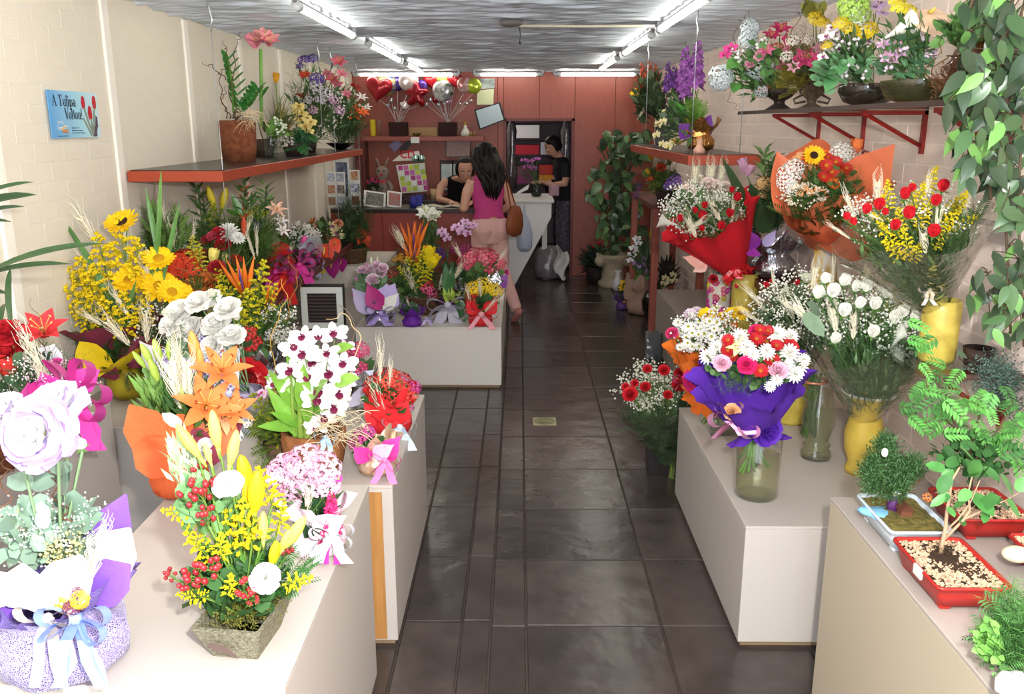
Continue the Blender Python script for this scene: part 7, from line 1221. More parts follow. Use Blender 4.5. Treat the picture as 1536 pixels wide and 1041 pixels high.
t = thing('glass_cube_vase', 'square clear glass vase on floor before the yellow vase', 'vase', tuple(at(979, 538, Z=0))); mb = rect_sect(MB(), [(.06, .05, 0, .008), (.062, .052, .02, .008), (.062, .052, .22, .008), (.054, .044, .22, .006), (.054, .044, .025, .006)]); mb.build('body', clear('#c9d2d6', 2.4, .12), t)
vase('glass_bud_vase', 'slender clear glass bud vase beside the square glass one', 'vase', tuple(at(1011, 541, Z=0)), [(.03, 0), (.03, .01), (.01, .03), (.012, .1), (.02, .2), (.018, .26)], clear('#d0d6d6', 2.6, .1), 16)
# red felt bouquet in a yellow vase
def yellow_cyl(label, loc, r, h): return vase('yellow_vase', label, 'vase', loc, [(r * .9, 0), (r, .015), (r * 1.03, h * .9), (r * .96, h), (r * .86, h), (r * .85, h * .9), (r * .82, .05)], glz_y)
yellow_cyl('yellow mottled vase under the red felt bouquet', (1.31, 4.95, ZC2), .075, .52)
def bouquet(name, label, foot, Y, cat='bouquet'): a = Arr(name, label, cat, at(foot[0], foot[1], Y=Y), .03); return a
a = bouquet('rose_bouquet', 'red rose and gypsophila bouquet in bright red felt with a bow', (1106, 408), 4.93)
redf = mat('#d8202c', .9, 0, bump=.3, bscale=150); F0 = a.L(a.P(1106, 412)); T0 = a.L(a.P(1062, 322, -.1)); a.cone(F0, T0, .035, .25, m=redf, ruff=9, amp=.09, name='red_felt_wrap', pw=.8, lip=.06)
a.cone(a.L(a.P(1104, 396)), a.L(a.P(1112, 415, -.03)), .03, .085, m=redf, ruff=7, amp=.25, name='felt_frill'); a.bow(1101, 402, 36, '#e8303c', dy=-.1, tails=2, tailpx=16); a.ear(1062, 398, 1025, 385, 20, mat('#f0b8a8', .5, 0), -.05, -.08); a.ear(1060, 395, 1040, 408, 18, mat('#f0c4b6', .5, 0), -.05, -.08, name='tissue_corner')
a.mouth = a.P(1090, 380); RR = '#d01e2c'
a.bloom('rose', [(1021, 328, 22), (1053, 343, 18), (1057, 308, 20), (1054, 324, 28), (1095, 320, 25), (1082, 339, 25), (1106, 296, 25), (1041, 353, 22), (1120, 305, 18), (1098, 285, 18), (1043, 316, 18)], RR, .35, dy=-.24, look=(-.1, -.5, .9)); a.bloom('ruffle', [(1032, 287, 26), (1070, 281, 28), (1062, 275, 22), (1088, 280, 20), (1025, 290, 20)], '#f2ddd2', dy=-.05)
a.bloom('wheat', [(1043, 258, 50, 0, 0), (1065, 258, 54, 0, 0), (1052, 270, 40, 0, -.3), (1083, 258, 50, 0, .1), (1068, 262, 44, 0, .1), (1035, 335, 50, -.25, -.5), (1070, 310, 50, -.2, -.5), (1048, 335, 40, -.25, .9), (1100, 310, 50, -.2, 0)]); a.bloom('calla', [(1000, 333, 34, -.15, -1.3)]); a.bloom('cluster', [(1012, 272, 24), (1005, 278, 20)], '#5a3a78', '#8a6aa8', 20, .3); a.bloom('bud', [(1101, 266, 12)], '#d8a030'); a.specks((985, 268, 1122, 355), 2300, 3.3, '#f4f3e6', dy=-.06, depth=.15, clump=14); a.fill('round', (995, 280, 1115, 350), 160, 14, '#5f7a4a', dy=-.08, depth=.2); a.fill('lance', (1000, 270, 1110, 350), 130, 22, '#7f9468', dy=-.08, depth=.2); a.stems()
t = vase('floral_vase', 'white cylinder vase painted with pink and yellow flowers', 'vase', (1.245, 5.3, ZC2), [(.06, 0), (.07, .02), (.072, .42), (.06, .46), (.055, .46), (.055, .1)], mat('#e6e0d0', .4, 0)); rr = random.Random(5); cols = [MB(), MB(), MB()]
for i in range(46):
    a_ = rr.uniform(PI, 2 * PI); z = rr.uniform(.16, .43); k = i % 3
    for q in range(5):
        b_ = 2 * PI * q / 5; da, dz = .16 * math.cos(b_), .013 * math.sin(b_); c0 = Vector((.0735 * math.cos(a_ + da), .0735 * math.sin(a_ + da), z + dz)); ball(cols[k], c0, .009, n=5, k=3)
for k, (c, n_) in enumerate((('#c83a9a', 'magenta_flower_pattern'), ('#d8c832', 'yellow_flower_pattern'), ('#e06a8a', 'pink_flower_pattern'))): cols[k].build(n_, mat(c, .4, .1), t, kind='stuff')
a = Arr('dried_posy', 'small dried posy with red ribbon on top of the floral vase', 'flower posy', (1.245, 5.3, ZC2 + .47), .02); a.fill('blade', (1065, 385, 1100, 410), 60, 26, '#8a7a68', depth=.08); a.bloom('rose', [(1086, 408, 10, -.08), (1070, 418, 14, -.08)], '#c02434'); a.bloom('orchid', [(1090, 405, 12, -.08)], '#e0b8c8', '#b04a7a'); a.stems('#7a6a5a')
# silver pot with big leaves
a = Arr('silver_foil_pot', 'tropical foliage and protea in crumpled silver foil pot on wooden shelf', 'flower pot', (1.45, 4.92, ZW), .14)
a.wrapped_pot(.125, .17, mat('#b9bcc6', .2, 0, metal=.95, bump=1.0, bscale=30), flare=1.2, ears=5, name='silver_foil', wr=.04); a.ear(1150, 375, 1180, 340, 22, foil_s, -.1, -.1); a.ear(1130, 375, 1125, 345, 26, mat('#8a2f9a', .4, 0), -.1, -.12); a.ear(1128, 385, 1132, 372, 20, mat('#a83ab0', .4, 0), -.13, -.15); a.ear(1155, 370, 1185, 345, 14, mat('#a84a9a', .4, 0), -.08, -.08); a.ear(1145, 370, 1165, 345, 16, mat('#b8aadc', .5, 0), -.1, -.12)
a.leaf(1132, 340, 1082, 234, 26, '#42633c', .0, -.1, 'lance', name='broad_leaf'); a.leaf(1140, 345, 1125, 275, 30, '#35502f', -.02, -.06, 'round', name='broad_leaf'); a.leaf(1150, 345, 1160, 235, 24, '#4a6a3c', .02, .05, 'lance', name='broad_leaf'); a.leaf(1155, 345, 1165, 290, 28, '#3a5a34', 0, -.03, 'round', name='broad_leaf'); a.leaf(1145, 350, 1150, 300, 30, '#34502e', -.08, -.12, 'round', name='broad_leaf')
for x0, y0, x1, y1 in ((1150, 330, 1146, 228), (1160, 330, 1160, 240)):
    mb = MB(); A_, B_ = a.L(a.P(x0, y0, .05)), a.L(a.P(x1, y1, .05)); t_ = np.linspace(.3, 1, 40)[:, None]; PP = np.array(A_) + t_ * (np.array(B_) - np.array(A_)); DD = np.stack([np.cos(np.arange(40) * 2.4), np.sin(np.arange(40) * 2.4) * .6, np.full(40, .8)], 1); scatter(mb, 'lance', PP, DD, np.full(40, 20 * a.px), spread=.2); a.part('leafy_stem', mb, mat('#5d7f46', .5, .3), kind='stuff')
a.bloom('tulip', [(1116, 250, 26, 0, -.4), (1124, 256, 20, 0, .3)], '#c99ab4'); a.bloom('cluster', [(1147, 274, 22), (1152, 280, 20), (1140, 280, 16), (1143, 292, 14), (1150, 295, 12), (1138, 290, 12)], '#e2b47a', '#c8864a', 20, .34); a.fill('fern', (1130, 280, 1200, 330), 60, 40, '#48683a', depth=.14); a.fill('needle', (1110, 270, 1180, 350), 90, 30, '#33492c', depth=.14); a.stems()
# sunflower paper bouquet in grey-yellow vase
vase('ceramic_vase', 'grey and yellow drip glazed vase under the sunflower bouquet', 'vase', (1.425, 4.03, ZW), [(.05, 0), (.06, .03), (.066, .14), (.05, .25), (.052, .3), (.066, .34), (.058, .34), (.045, .28)], mat('#c9cdd2', .3, 0, col2='#c8a428', nscale=9, stretch=(4, 4, 1)))
a = bouquet('sunflower_bouquet', 'sunflower, red daisy and white statice bouquet in orange glossy paper', (1225, 368), 3.78)
orp = mat('#d9714c', .35, 0, bump=.25, bscale=30, spec=.6, trans=.15); a.mouth = a.P(1225, 350, .2)
F0 = a.L(a.P(1226, 368, .25)); a.cone(F0, a.L(a.P(1238, 285, -.05)), .03, .22, m=orp, ruff=3, amp=.16, name='orange_paper', pw=.9, jag=.12, nf=3)
a.ear(1195, 320, 1168, 225, 60, orp, -.02, .03, 'orange_paper_flap', 'heart'); a.ear(1245, 350, 1332, 220, 96, orp, .0, -.28, 'orange_paper_flap', 'lance', (-.5, -1, .5)); a.ear(1235, 372, 1300, 300, 110, orp, -.0, -.26, 'orange_paper_flap', 'round', (-.1, -1, .3))
a.bloom('daisy', [(1221, 233, 30, -.1)], '#f2b818', '#3a2014', 20, .13, 2, .2, look=(-.1, -.8, .5)); a.bloom('daisy', [(1240, 248, 22), (1254, 243, 20), (1248, 258, 22), (1264, 256, 22), (1236, 265, 20), (1270, 252, 18), (1258, 264, 18), (1242, 236, 16)], '#b3261c', '#d88a28', 16, .12, 2, .14, dy=-.15); a.bloom('daisy', [(1250, 275, 20, -.18), (1238, 231, 16), (1205, 242, 14)], '#e2641f', '#8a2f14', 18, .12, 2, .16); a.bloom('cluster', [(1184, 262, 34, -.12), (1180, 276, 28, -.14), (1192, 252, 28, -.1), (1262, 226, 30), (1272, 232, 24), (1190, 285, 20, -.15)], '#ece9e2', '#cfcac0', 50, .17, .8); a.bloom('daisy', [(1195, 238, 14), (1188, 244, 12), (1212, 245, 14), (1218, 252, 12), (1200, 232, 12), (1200, 290, 12, -.18), (1215, 288, 12, -.18), (1226, 284, 10, -.18), (1235, 288, 10, -.18), (1208, 282, 10, -.18)], '#eaa06a', '#d8d0a0', 12, .16, 1, .16); a.bloom('tulip', [(1284, 222, 28, 0, .1)], '#e27842'); a.bloom('daisy', [(1298, 230, 14), (1292, 238, 14), (1300, 240, 12)], '#6a2a22', '#c89a7a', 12, .16, 1, .16); a.bloom('cluster', [(1298, 250, 20), (1290, 258, 16)], '#ead0b0', '#c8784a', 18, .3)
a.fill('needle', (1180, 240, 1310, 320), 220, 30, '#4a6a34', dy=-.08, depth=.16); a.fill('fern', (1170, 270, 1300, 340), 120, 40, '#46632f', dy=-.12, depth=.14); a.fill('round', (1185, 240, 1305, 310), 120, 14, '#5a7440', dy=-.1, depth=.15); a.specks((1170, 270, 1250, 310), 260, 4, '#e8d8c0', dy=-.16, clump=8); a.stems()
glass_vase('glass_vase', 'clear flared glass vase with red stones behind white roses', (1.53, 4.1, ZW), [(.045, 0), (.035, .05), (.05, .16), (.075, .22)], water=.06, wcol='#a04038')
# roses and goldenrod in cellophane
yellow_cyl('tall yellow cylinder vase on glass shelf under rose bouquet', (1.42, 2.86, ZG2), .06, .21); yellow_cyl('shorter yellow vase behind the cylinder on glass shelf', (1.44, 3.32, ZG2), .065, .15)
a = bouquet('rose_goldenrod_bouquet', 'red roses and goldenrod bouquet in clear cellophane on the glass shelf', (1402, 468), 2.88)
a.mouth = a.P(1392, 420); F0 = a.L(a.P(1402, 472)); a.cone(F0, a.L(a.P(1372, 330, -.06)), .022, .25, m=cellow, ruff=5, amp=.1, name='cellophane_wrap', pw=.9, jag=.06)
a.bloom('rose', [(1319, 307, 32), (1300, 314, 28), (1279, 334, 25), (1358, 291, 32), (1368, 282, 22), (1364, 320, 35), (1343, 338, 30), (1415, 279, 32), (1404, 301, 30), (1401, 347, 35), (1270, 325, 22), (1328, 318, 20)], '#c91c28', .35, dy=-.24, look=(-.1, -.5, .9)); a.bloom('solidago', [(1332, 295, 44, -.1, -.2), (1378, 305, 50, -.1, .1), (1332, 355, 50, -.17, -.7), (1360, 365, 46, -.18, -.4), (1343, 378, 44, -.18, -.9), (1430, 310, 46, -.08, .6), (1418, 335, 50, -.15, .7), (1441, 335, 44, -.1, 1.1), (1395, 275, 44, 0, .2), (1350, 335, 44, -.17, -.3), (1325, 335, 44, -.14, -.9), (1385, 325, 46, -.15, .3), (1365, 300, 44, -.1, 0), (1440, 305, 40, -.05, .5), (1375, 380, 36, -.18, .3), (1410, 360, 36, -.17, .5)], '#e3cc1c', '#8aa02c', wide=.3)
a.bloom('wheat', [(1453, 300, 50, -.05, .15), (1407, 322, 50, -.17, .05), (1386, 358, 46, -.2, -.3), (1317, 281, 54, 0, -.2), (1274, 305, 60, -.05, -.5), (1256, 345, 50, -.1, -1), (1390, 285, 54, -.05, 0), (1312, 325, 40, -.15, -1.2), (1360, 300, 40, -.16, .1)]); a.specks((1255, 280, 1470, 375), 1000, 3.6, '#efece2', dy=-.03, depth=.17, clump=9); a.conefill(F0, a.L(a.P(1372, 335, -.05)), .215, 520, 30, '#48653a', out=.3, v0=.16); a.conefill(F0, a.L(a.P(1372, 335, -.05)), .22, 460, 20, '#527040', 'lance', out=.3, v0=.14); a.fill('needle', (1275, 300, 1465, 380), 160, 34, '#4f6d34', dy=-.03, depth=.15); a.leaf(1450, 330, 1510, 338, 16, '#26362a', -.05, 0, 'lance'); a.bow(1393, 435, 30, '#e2d8cc', dy=-.1, loops=1, tails=2, tailpx=20, wid=.2); a.stems('#4a6a34')
# pedestal glass vase and its bouquet
glass_vase('pedestal_vase', 'clear pedestal glass vase full of stems on right plinth', (1.26, 3.46, ZA), [(.062, 0), (.064, .012), (.062, .03), (.05, .045), (.058, .06), (.046, .075), (.05, .09), (.068, .16), (.066, .2), (.05, .28), (.038, .33), (.04, .38), (.052, .41)], water=.3, wcol='#f2f3e0')
a = bouquet('gypsophila_bouquet', 'loose gypsophila and fern bouquet in the pedestal glass vase', (1222, 560), 3.46); a.mouth = a.P(1222, 545)
a.specks((1120, 405, 1260, 525), 1500, 3.6, '#f1f0e4', dy=-.02, depth=.2, clump=10); a.fill('fern', (1130, 430, 1250, 545), 170, 44, '#41593a', depth=.16); a.fill('lance', (1130, 420, 1250, 540), 120, 28, '#5a7048', depth=.16); a.bloom('rose', [(1150, 428, 20), (1158, 422, 14), (1196, 424, 16), (1105, 430, 12)], '#c42434', .4); a.bloom('rose', [(1180, 437, 24), (1209, 418, 28), (1165, 450, 18), (1205, 432, 22)], '#e8ecd6', .3); a.bloom('wheat', [(1135, 450, 70, 0, -.8), (1160, 420, 50, 0, -.2), (1180, 460, 50, -.1, -.6), (1120, 470, 50, -.05, -.9)])
mb = MB()
for i in range(24): tube(mb, [a.L(a.P(1222 + R.uniform(-14, 14), 560, R.uniform(-.02, .02))), a.L(a.P(1222 + R.uniform(-8, 8), 590, R.uniform(-.02, .02))), Vector((R.uniform(-.04, .04), R.uniform(-.04, .04), -.27))], .003, 4)
a.part('stems', mb, mat('#4f6a34', .6, .2), kind='stuff'); mb = MB(); tube(mb, [(.05 * math.cos(t_), .05 * math.sin(t_), -.03) for t_ in [2 * PI * i / 20 for i in range(21)]], .006, 6); a.part('copper_band', mb, mat('#c98a6a', .4, 0, metal=.5))
yellow_cyl('yellow cylinder vase standing behind purple bouquet on the plinth', (1.29, 3.92, ZA), .075, .3)
# white rose bouquet in white-rimmed vase
vase('white_rimmed_vase', 'yellow ceramic vase with flared white rim on right plinth', 'vase', (1.39, 3.3, ZA), [(.062, 0), (.064, .02), (.052, .045), (.072, .1), (.076, .17), (.058, .25), (.062, .29), (.1, .335), (.096, .34), (.055, .3), (.045, .25)], mat('#cdb04a', .35, 0, spec=.5, noise=.2, nscale=14)); rim = MB(); lathe(rim, [(.066, .296), (.085, .322), (.103, .336), (.1, .343), (.09, .338), (.056, .3)], 32); rim.build('white_rim', mat('#d9dcd6', .35, 0), bpy.data.objects['white_rimmed_vase'])
a = bouquet('white_rose_bouquet', 'white roses and gypsophila in cellophane, wheat ears, right plinth', (1296, 632), 3.3); a.mouth = a.P(1296, 590)
a.cone(a.L(a.P(1296, 640)), a.L(a.P(1312, 505, -.06)), .02, .27, m=cellow, ruff=4, amp=.1, name='cellophane_wrap', pw=.9, jag=.07); WR = '#f8f8ec'
a.bloom('rose', [(1228, 439, 38), (1250, 437, 40), (1267, 466, 38), (1343, 477, 38), (1253, 508, 32), (1310, 498, 35), (1313, 456, 35), (1354, 468, 35), (1267, 421, 35), (1290, 455, 32), (1285, 430, 32), (1330, 440, 30), (1373, 475, 32), (1238, 418, 30), (1300, 430, 32)], WR, .45, dy=-.25, look=(.0, -.5, .9)); a.bloom('calla', [(1350, 505, 44, -.2, .5), (1345, 498, 40, -.18, .2)], '#eef2e2')
a.bloom('wheat', [(1323, 420, 60, 0, 0), (1222, 410, 50, 0, 0), (1200, 466, 90, -.2, -.8), (1281, 480, 60, -.2, -.15), (1352, 440, 60, -.1, .3), (1300, 410, 50, 0, .1), (1395, 440, 60, -.1, .7), (1250, 470, 60, -.2, -.3), (1380, 500, 50, -.15, .9), (1250, 405, 50, 0, -.1)]); a.leaf(1205, 470, 1236, 505, 26, '#8fa98a', -.2, -.24, 'round', name='eucalyptus_leaf'); a.leaf(1230, 470, 1210, 455, 22, '#7a9478', -.18, -.2, 'round', name='eucalyptus_leaf')
a.specks((1215, 405, 1420, 540), 2300, 3.8, '#f4f4ea', dy=-.06, depth=.18, clump=11); F1 = a.L(a.P(1296, 640)); a.conefill(F1, a.L(a.P(1312, 505, -.06)), .225, 460, 28, '#507046', out=.3, v0=.26); a.conefill(F1, a.L(a.P(1312, 505, -.06)), .225, 380, 20, '#5a784c', 'lance', out=.3, v0=.24); a.fill('fern', (1230, 450, 1400, 530), 70, 46, '#5d8450', dy=-.08, depth=.15); a.stems('#557a44')
mb = MB(); tube(mb, [(.022 * math.cos(t_), .022 * math.sin(t_), .0) for t_ in [2 * PI * i / 16 for i in range(17)]], .005, 6); a.part('copper_tie', mb, mat('#c98a6a', .4, 0, metal=.5))
# purple bouquet
glass_vase('glass_cylinder_vase', 'clear glass cylinder with water under the purple felt bouquet', (.905, 3.07, ZA), [(.076, 0), (.082, .008), (.082, .235), (.078, .24)], water=.17, wcol='#f2f0da')
a = bouquet('mixed_daisy_bouquet', 'white and red daisies in ruffled purple felt with a pink bow', (1130, 655), 3.05); a.mouth = a.P(1128, 630); purf = mat('#5a2aa2', .9, 0, bump=.3, bscale=150)
a.cone(a.L(a.P(1132, 648)), a.L(a.P(1124, 560, -.08)), .035, .2, m=purf, ruff=10, amp=.1, name='purple_felt_wrap', pw=.75, lip=.06); a.cone(a.L(a.P(1134, 640)), a.L(a.P(1138, 662, -.02)), .035, .1, m=purf, ruff=8, amp=.2, name='felt_frill'); a.bow(1100, 630, 70, '#e9a6cc', dy=-.12, loops=2, tails=1, tailpx=20, wid=.5); a.bloom('ruffle', [(1098, 618, 26, -.16)], '#eab080', name='peach_rosette', stem=False, look=(-.2, -1, .3)); a.bloom('rose', [(1152, 646, 50, -.12)], '#5526a0', 1.0, name='felt_rosette', stem=False, look=(.3, -1, .1)); a.bow(1090, 612, 40, '#f0b8d4', dy=-.12, loops=2, tails=0, wid=.4)
a.bloom('mum', [(1196, 548, 34, -.1), (1183, 530, 34, -.12), (1062, 535, 28), (1075, 522, 26), (1120, 522, 30, -.15), (1165, 502, 30), (1192, 562, 28, -.15), (1178, 548, 26, -.16), (1150, 528, 28, -.15), (1110, 505, 26), (1098, 512, 26), (1130, 533, 22, -.18), (1165, 570, 20, -.2), (1155, 580, 18, -.2), (1185, 505, 26), (1088, 510, 22), (1205, 540, 22)], '#f0efe6', dy=-.08, name='daisy_cluster'); RD = '#a8161e'
a.bloom('daisy', [(1135, 508, 24), (1150, 512, 26), (1158, 540, 28, -.16), (1092, 525, 24), (1187, 520, 28, -.1), (1141, 556, 26, -.2), (1128, 516, 22), (1092, 510, 22), (1152, 496, 20), (1098, 535, 20), (1165, 518, 22), (1140, 495, 20), (1175, 512, 18)], RD, '#c8762a', 18, .13, 2, .13, dy=-.12); a.bloom('ruffle', [(1083, 545, 28, -.14), (1167, 556, 30, -.18)], '#e8b4c8', name='carnation_bloom'); a.bloom('ruffle', [(1120, 548, 30, -.19), (1135, 497, 24, -.05), (1100, 532, 16)], '#d8266a', name='carnation_bloom'); a.bloom('lily', [(1108, 520, 34, -.14)], '#f0dca0', W=.3)
a.fill('round', (1050, 500, 1205, 580), 260, 13, '#4a6a38', dy=-.06, depth=.14); a.fill('needle', (1060, 545, 1170, 590), 100, 22, '#4d6b3a', dy=-.14, depth=.06); a.fill('lance', (1055, 500, 1200, 580), 120, 18, '#567a44', dy=-.05, depth=.14)
mb = MB()
for i in range(22): b_ = Vector((R.uniform(-.05, .06), R.uniform(-.06, .05), -.155 + R.uniform(0, .06))); tube(mb, bez((R.uniform(-.03, .03), R.uniform(-.03, .03), .02), Vector((0, 0, -.05)) + b_ * .2, b_, 5), .004, 5)
a.part('stems', mb, mat('#5f8a3a', .5, .2), kind='stuff')
# orange bouquet
t = thing('square_glass_vase', 'square glass vase with water under the orange felt bouquet', 'vase', (.94, 3.78, ZA)); mb = rect_sect(MB(), [(.07, .07, 0, .008), (.072, .072, .02, .008), (.072, .072, .2, .008), (.066, .066, .2, .006), (.066, .066, .02, .006)]); mb.build('body', clear('#f8fbf8', 1.8, .03), t); mb = rect_sect(MB(), [(.064, .064, .02, .006), (.064, .064, .13, .006)]); mb.build('water', clear('#f2f0dc', .8), t)
a = bouquet('daisy_bouquet', 'white daisies and yellow sunflowers in ruffled orange felt', (1070, 600), 3.78); a.mouth = a.P(1070, 580); oraf = mat('#ee7a2a', .9, 0, bump=.3, bscale=150)
a.cone(a.L(a.P(1075, 600)), a.L(a.P(1066, 515, -.08)), .04, .175, m=oraf, ruff=9, amp=.1, name='orange_felt_wrap', pw=.7, lip=.06); a.cone(a.L(a.P(1068, 580)), a.L(a.P(1050, 598, -.06)), .03, .1, m=oraf, ruff=8, amp=.15, name='felt_frill'); a.bloom('ruffle', [(1046, 570, 44, -.16)], '#d8286e', name='magenta_rosette', stem=False, look=(-.4, -1, .2)); a.bow(1030, 570, 40, '#dc3a86', dy=-.12, loops=2, tails=1, tailpx=14, wid=.4)
a.bloom('daisy', [(1018 + (i * 37) % 62 + R.uniform(-4, 4), 482 + (i * 13) % 42 + R.uniform(-3, 3), R.uniform(15, 19)) for i in range(34)], '#f2f0ea', '#cfc83a', 14, .13, 1, .13, dy=-.12, jy=.06); a.bloom('daisy', [(1060, 473, 30), (1088, 476, 26), (1110, 470, 28), (1098, 470, 24)], '#f2c716', '#b8801a', 20, .13, 2, .15, dy=-.05); a.bloom('mum', [(1035, 472, 22), (1045, 468, 20)], '#e6cfdc', name='daisy_cluster'); a.bloom('ruffle', [(1008, 500, 20, -.1)], '#d83a70', name='carnation_bloom'); a.bloom('ruffle', [(1124, 477, 14), (1130, 500, 14)], '#b0326a', name='carnation_bloom'); a.specks((1005, 460, 1125, 530), 420, 3.8, '#f2f0e8', dy=-.12, clump=9); a.fill('round', (1010, 470, 1115, 530), 150, 12, '#4d6b3a', dy=-.06, depth=.14)
mb = MB()
for i in range(16): b_ = Vector((R.uniform(-.05, .05), R.uniform(-.05, .05), -.12)); tube(mb, bez((R.uniform(-.03, .03), 0, .02), Vector((0, 0, -.04)), b_, 5), .004, 5)
a.part('stems', mb, mat('#5f8a3a', .5, .2), kind='stuff')
# floor bouquet of red roses by the plinth
glass_vase('tall_glass_vase', 'slim clear glass vase on the floor left of right plinth', (.87, 4.36, 0), [(.045, 0), (.048, .01), (.048, .30), (.055, .32)], water=.2, wcol='#f0ecd0')
t = thing('bronze_box_vase', 'dark square vase with bronze top standing on floor beside slim glass', 'vase', (.76, 4.46, 0)); mb = rect_sect(MB(), [(.055, .055, 0, .004), (.06, .06, .21, .004)]); mb.build('body', mat('#2a2424', .4, 0, noise=.2), t, False); mb = rect_sect(MB(), [(.062, .062, .21, .004), (.064, .064, .29, .004), (.054, .054, .29, .004), (.05, .05, .22, .004)]); mb.build('bronze_collar', mat('#8a7448', .5, 0, metal=.3), t, False)
a = bouquet('red_rose_bouquet', 'red roses with gypsophila in clear wrap low beside the plinth', (1010, 690), 4.36); a.mouth = a.P(1005, 670)
a.cone(a.L(a.P(1012, 700)), a.L(a.P(982, 600, -.06)), .02, .2, m=cellow, ruff=4, amp=.08, name='cellophane_wrap', pw=.9); a.bloom('rose', [(945, 591, 26), (971, 553, 16), (996, 555, 20), (968, 580, 18), (1002, 592, 16), (1020, 560, 20), (938, 580, 14), (1018, 578, 24), (952, 575, 14)], '#c81f28', .7, dy=-.22); a.specks((922, 540, 1035, 620), 1000, 3.2, '#eae8d8', dy=-.05, depth=.14, clump=9); a.conefill(a.L(a.P(1012, 700)), a.L(a.P(982, 605, -.06)), .19, 260, 34, '#4f6640', 'needle'); a.conefill(a.L(a.P(1012, 700)), a.L(a.P(982, 605, -.06)), .19, 200, 36, '#46603e'); a.stems()
mb = MB()
for i in range(10): tube(mb, [(R.uniform(-.02, .02), 0, 0), (R.uniform(-.02, .02), R.uniform(-.02, .02), -.17)], .004, 4)
a.part('cut_stems', mb, mat('#7f9a3c', .5, .2), kind='stuff')

# ------------------------------------------------------------------ bonsai trays
def tray(name, label, loc, hx, hy, h, m, fillm, cat='bonsai', rz=0.0, gravel=True):
    t = thing(name, label, cat, loc, rz); mb = rect_sect(MB(), [(hx * .78, hy * .84, .012, .012), (hx * .86, hy * .9, h * .6, .014), (hx * .93, hy * .94, h * .86, .016), (hx, hy, h * .9, .018), (hx, hy, h, .018), (hx * .93, hy * .955, h, .014), (hx * .88, hy * .92, h * .82, .012)]); mb.build('tray', m, t)
    for sx_ in (-1, 1):
        for sy_ in (-1, 1):
            f = MB(); box(f, (sx_ * hx * .58 - .014, sy_ * hy * .7 - .014, 0), (sx_ * hx * .58 + .014, sy_ * hy * .7 + .014, .016), 0, .004); f.build('foot', m, t, False)
    mb = MB(); V = []; n = 14
    for i in range(n):
        for j in range(n): V.append(((i / (n - 1) * 2 - 1) * hx * .88, (j / (n - 1) * 2 - 1) * hy * .92, h * .84 + R.uniform(-.002, .004) + .008 * math.sin(3 * i / n) * math.sin(3 * j / n)))
    mb.add(V, [(i * n + j, (i + 1) * n + j, (i + 1) * n + j + 1, i * n + j + 1) for i in range(n - 1) for j in range(n - 1)]); mb.build('soil', mat('#3a2a1c', .95, 0, noise=.3, nscale=60) if gravel else fillm, t)
    if gravel:
        P = np.stack([rng.uniform(-hx * .86, hx * .86, 900), rng.uniform(-hy * .9, hy * .9, 900), np.full(900, h * .86 + .004)], 1); keep = np.hypot(P[:, 0] * 1.1, P[:, 1] - hy * .25) > hx * .42; P = P[keep]; S = rng.uniform(.0035, .0065, len(P)); mb = MB(); mb.batch(P[:, None, :] + (OCT * [1, 1, .8])[None] * S[:, None, None], OCTF); mb.build('gravel', fillm, t, False, kind='stuff')
    return t
red_tr = mat('#a8231d', .35, 0, spec=.5); gravel_m = mat('#c0a183', .8, .35); jt = (1.06, 2.21, ZBN)
t = tray('juniper_bonsai', 'small juniper bonsai with tiny figurines in pale blue-white tray', jt, .085, .125, .07, mat('#cdd9e4', .3, 0, spec=.5), mat('#7a6a34', .95, 0, noise=.5, nscale=60, col2='#4a4a22', bump=.6), gravel=False)
a = Arr.__new__(Arr); a.o = t; a.base = Vector(jt); a.Y = 2.21; a.mouth = a.base + Vector((0, .03, .1)); a.px = .00185; a.d0 = (a.base - Vector((0, 0, CAMH))).length; a.stemP = []
mb = MB(); tube(mb, [(0, .02, .05), (-.005, .02, .1), (.01, .03, .15), (.0, .03, .2)], [.008, .007, .006, .004], 6); tube(mb, [(.0, .025, .1), (.03, .03, .13), (.06, .04, .15)], .004, 5); tube(mb, [(0, .025, .1), (-.04, .02, .12), (-.06, .02, .13)], .004, 5); a.part('trunk', mb, mat('#6a4a34', .8, 0))
for bx_ in ((1310, 645, 1345, 690), (1285, 675, 1325, 735), (1318, 675, 1365, 740), (1345, 675, 1392, 720), (1300, 700, 1370, 750)): a.fill('tiny', bx_, 460, 21, '#3f6236', dy=.02, depth=.035, name='juniper_pad', spread=.7)
a.fill('tiny', (1282, 725, 1370, 748), 160, 12, '#6a6a2c', dy=.06, name='moss', spread=1.2, depth=.05)
fg = thing('tiny_figurine', 'tiny purple and white fisherman figurine in the juniper tray', 'figurine', tuple(at(1338, 768, Z=.803))); mb = MB(); tube(mb, [(0, 0, 0), (0, 0, .014), (.002, 0, .026), (.002, 0, .03)], [.008, .01, .006, .003], 8); mb.build('robe', mat('#4a2058', .5, 0), fg); mb = MB(); ball(mb, (.002, -.002, .034), .006, n=8, k=5); mb.build('head', mat('#e6d8c8', .5, 0), fg); mb = MB(); lathe(mb, [(.011, .036), (.004, .041), (1e-4, .042)], 10, c=(.002, 0, 0)); mb.build('hat', mat('#dcdad6', .5, 0), fg); mb = MB(); tube(mb, [(-.008, 0, .02), (-.02, -.004, .05), (-.024, -.006, .062)], .0012, 4); mb.build('rod', mat('#c8b890', .6, 0), fg)
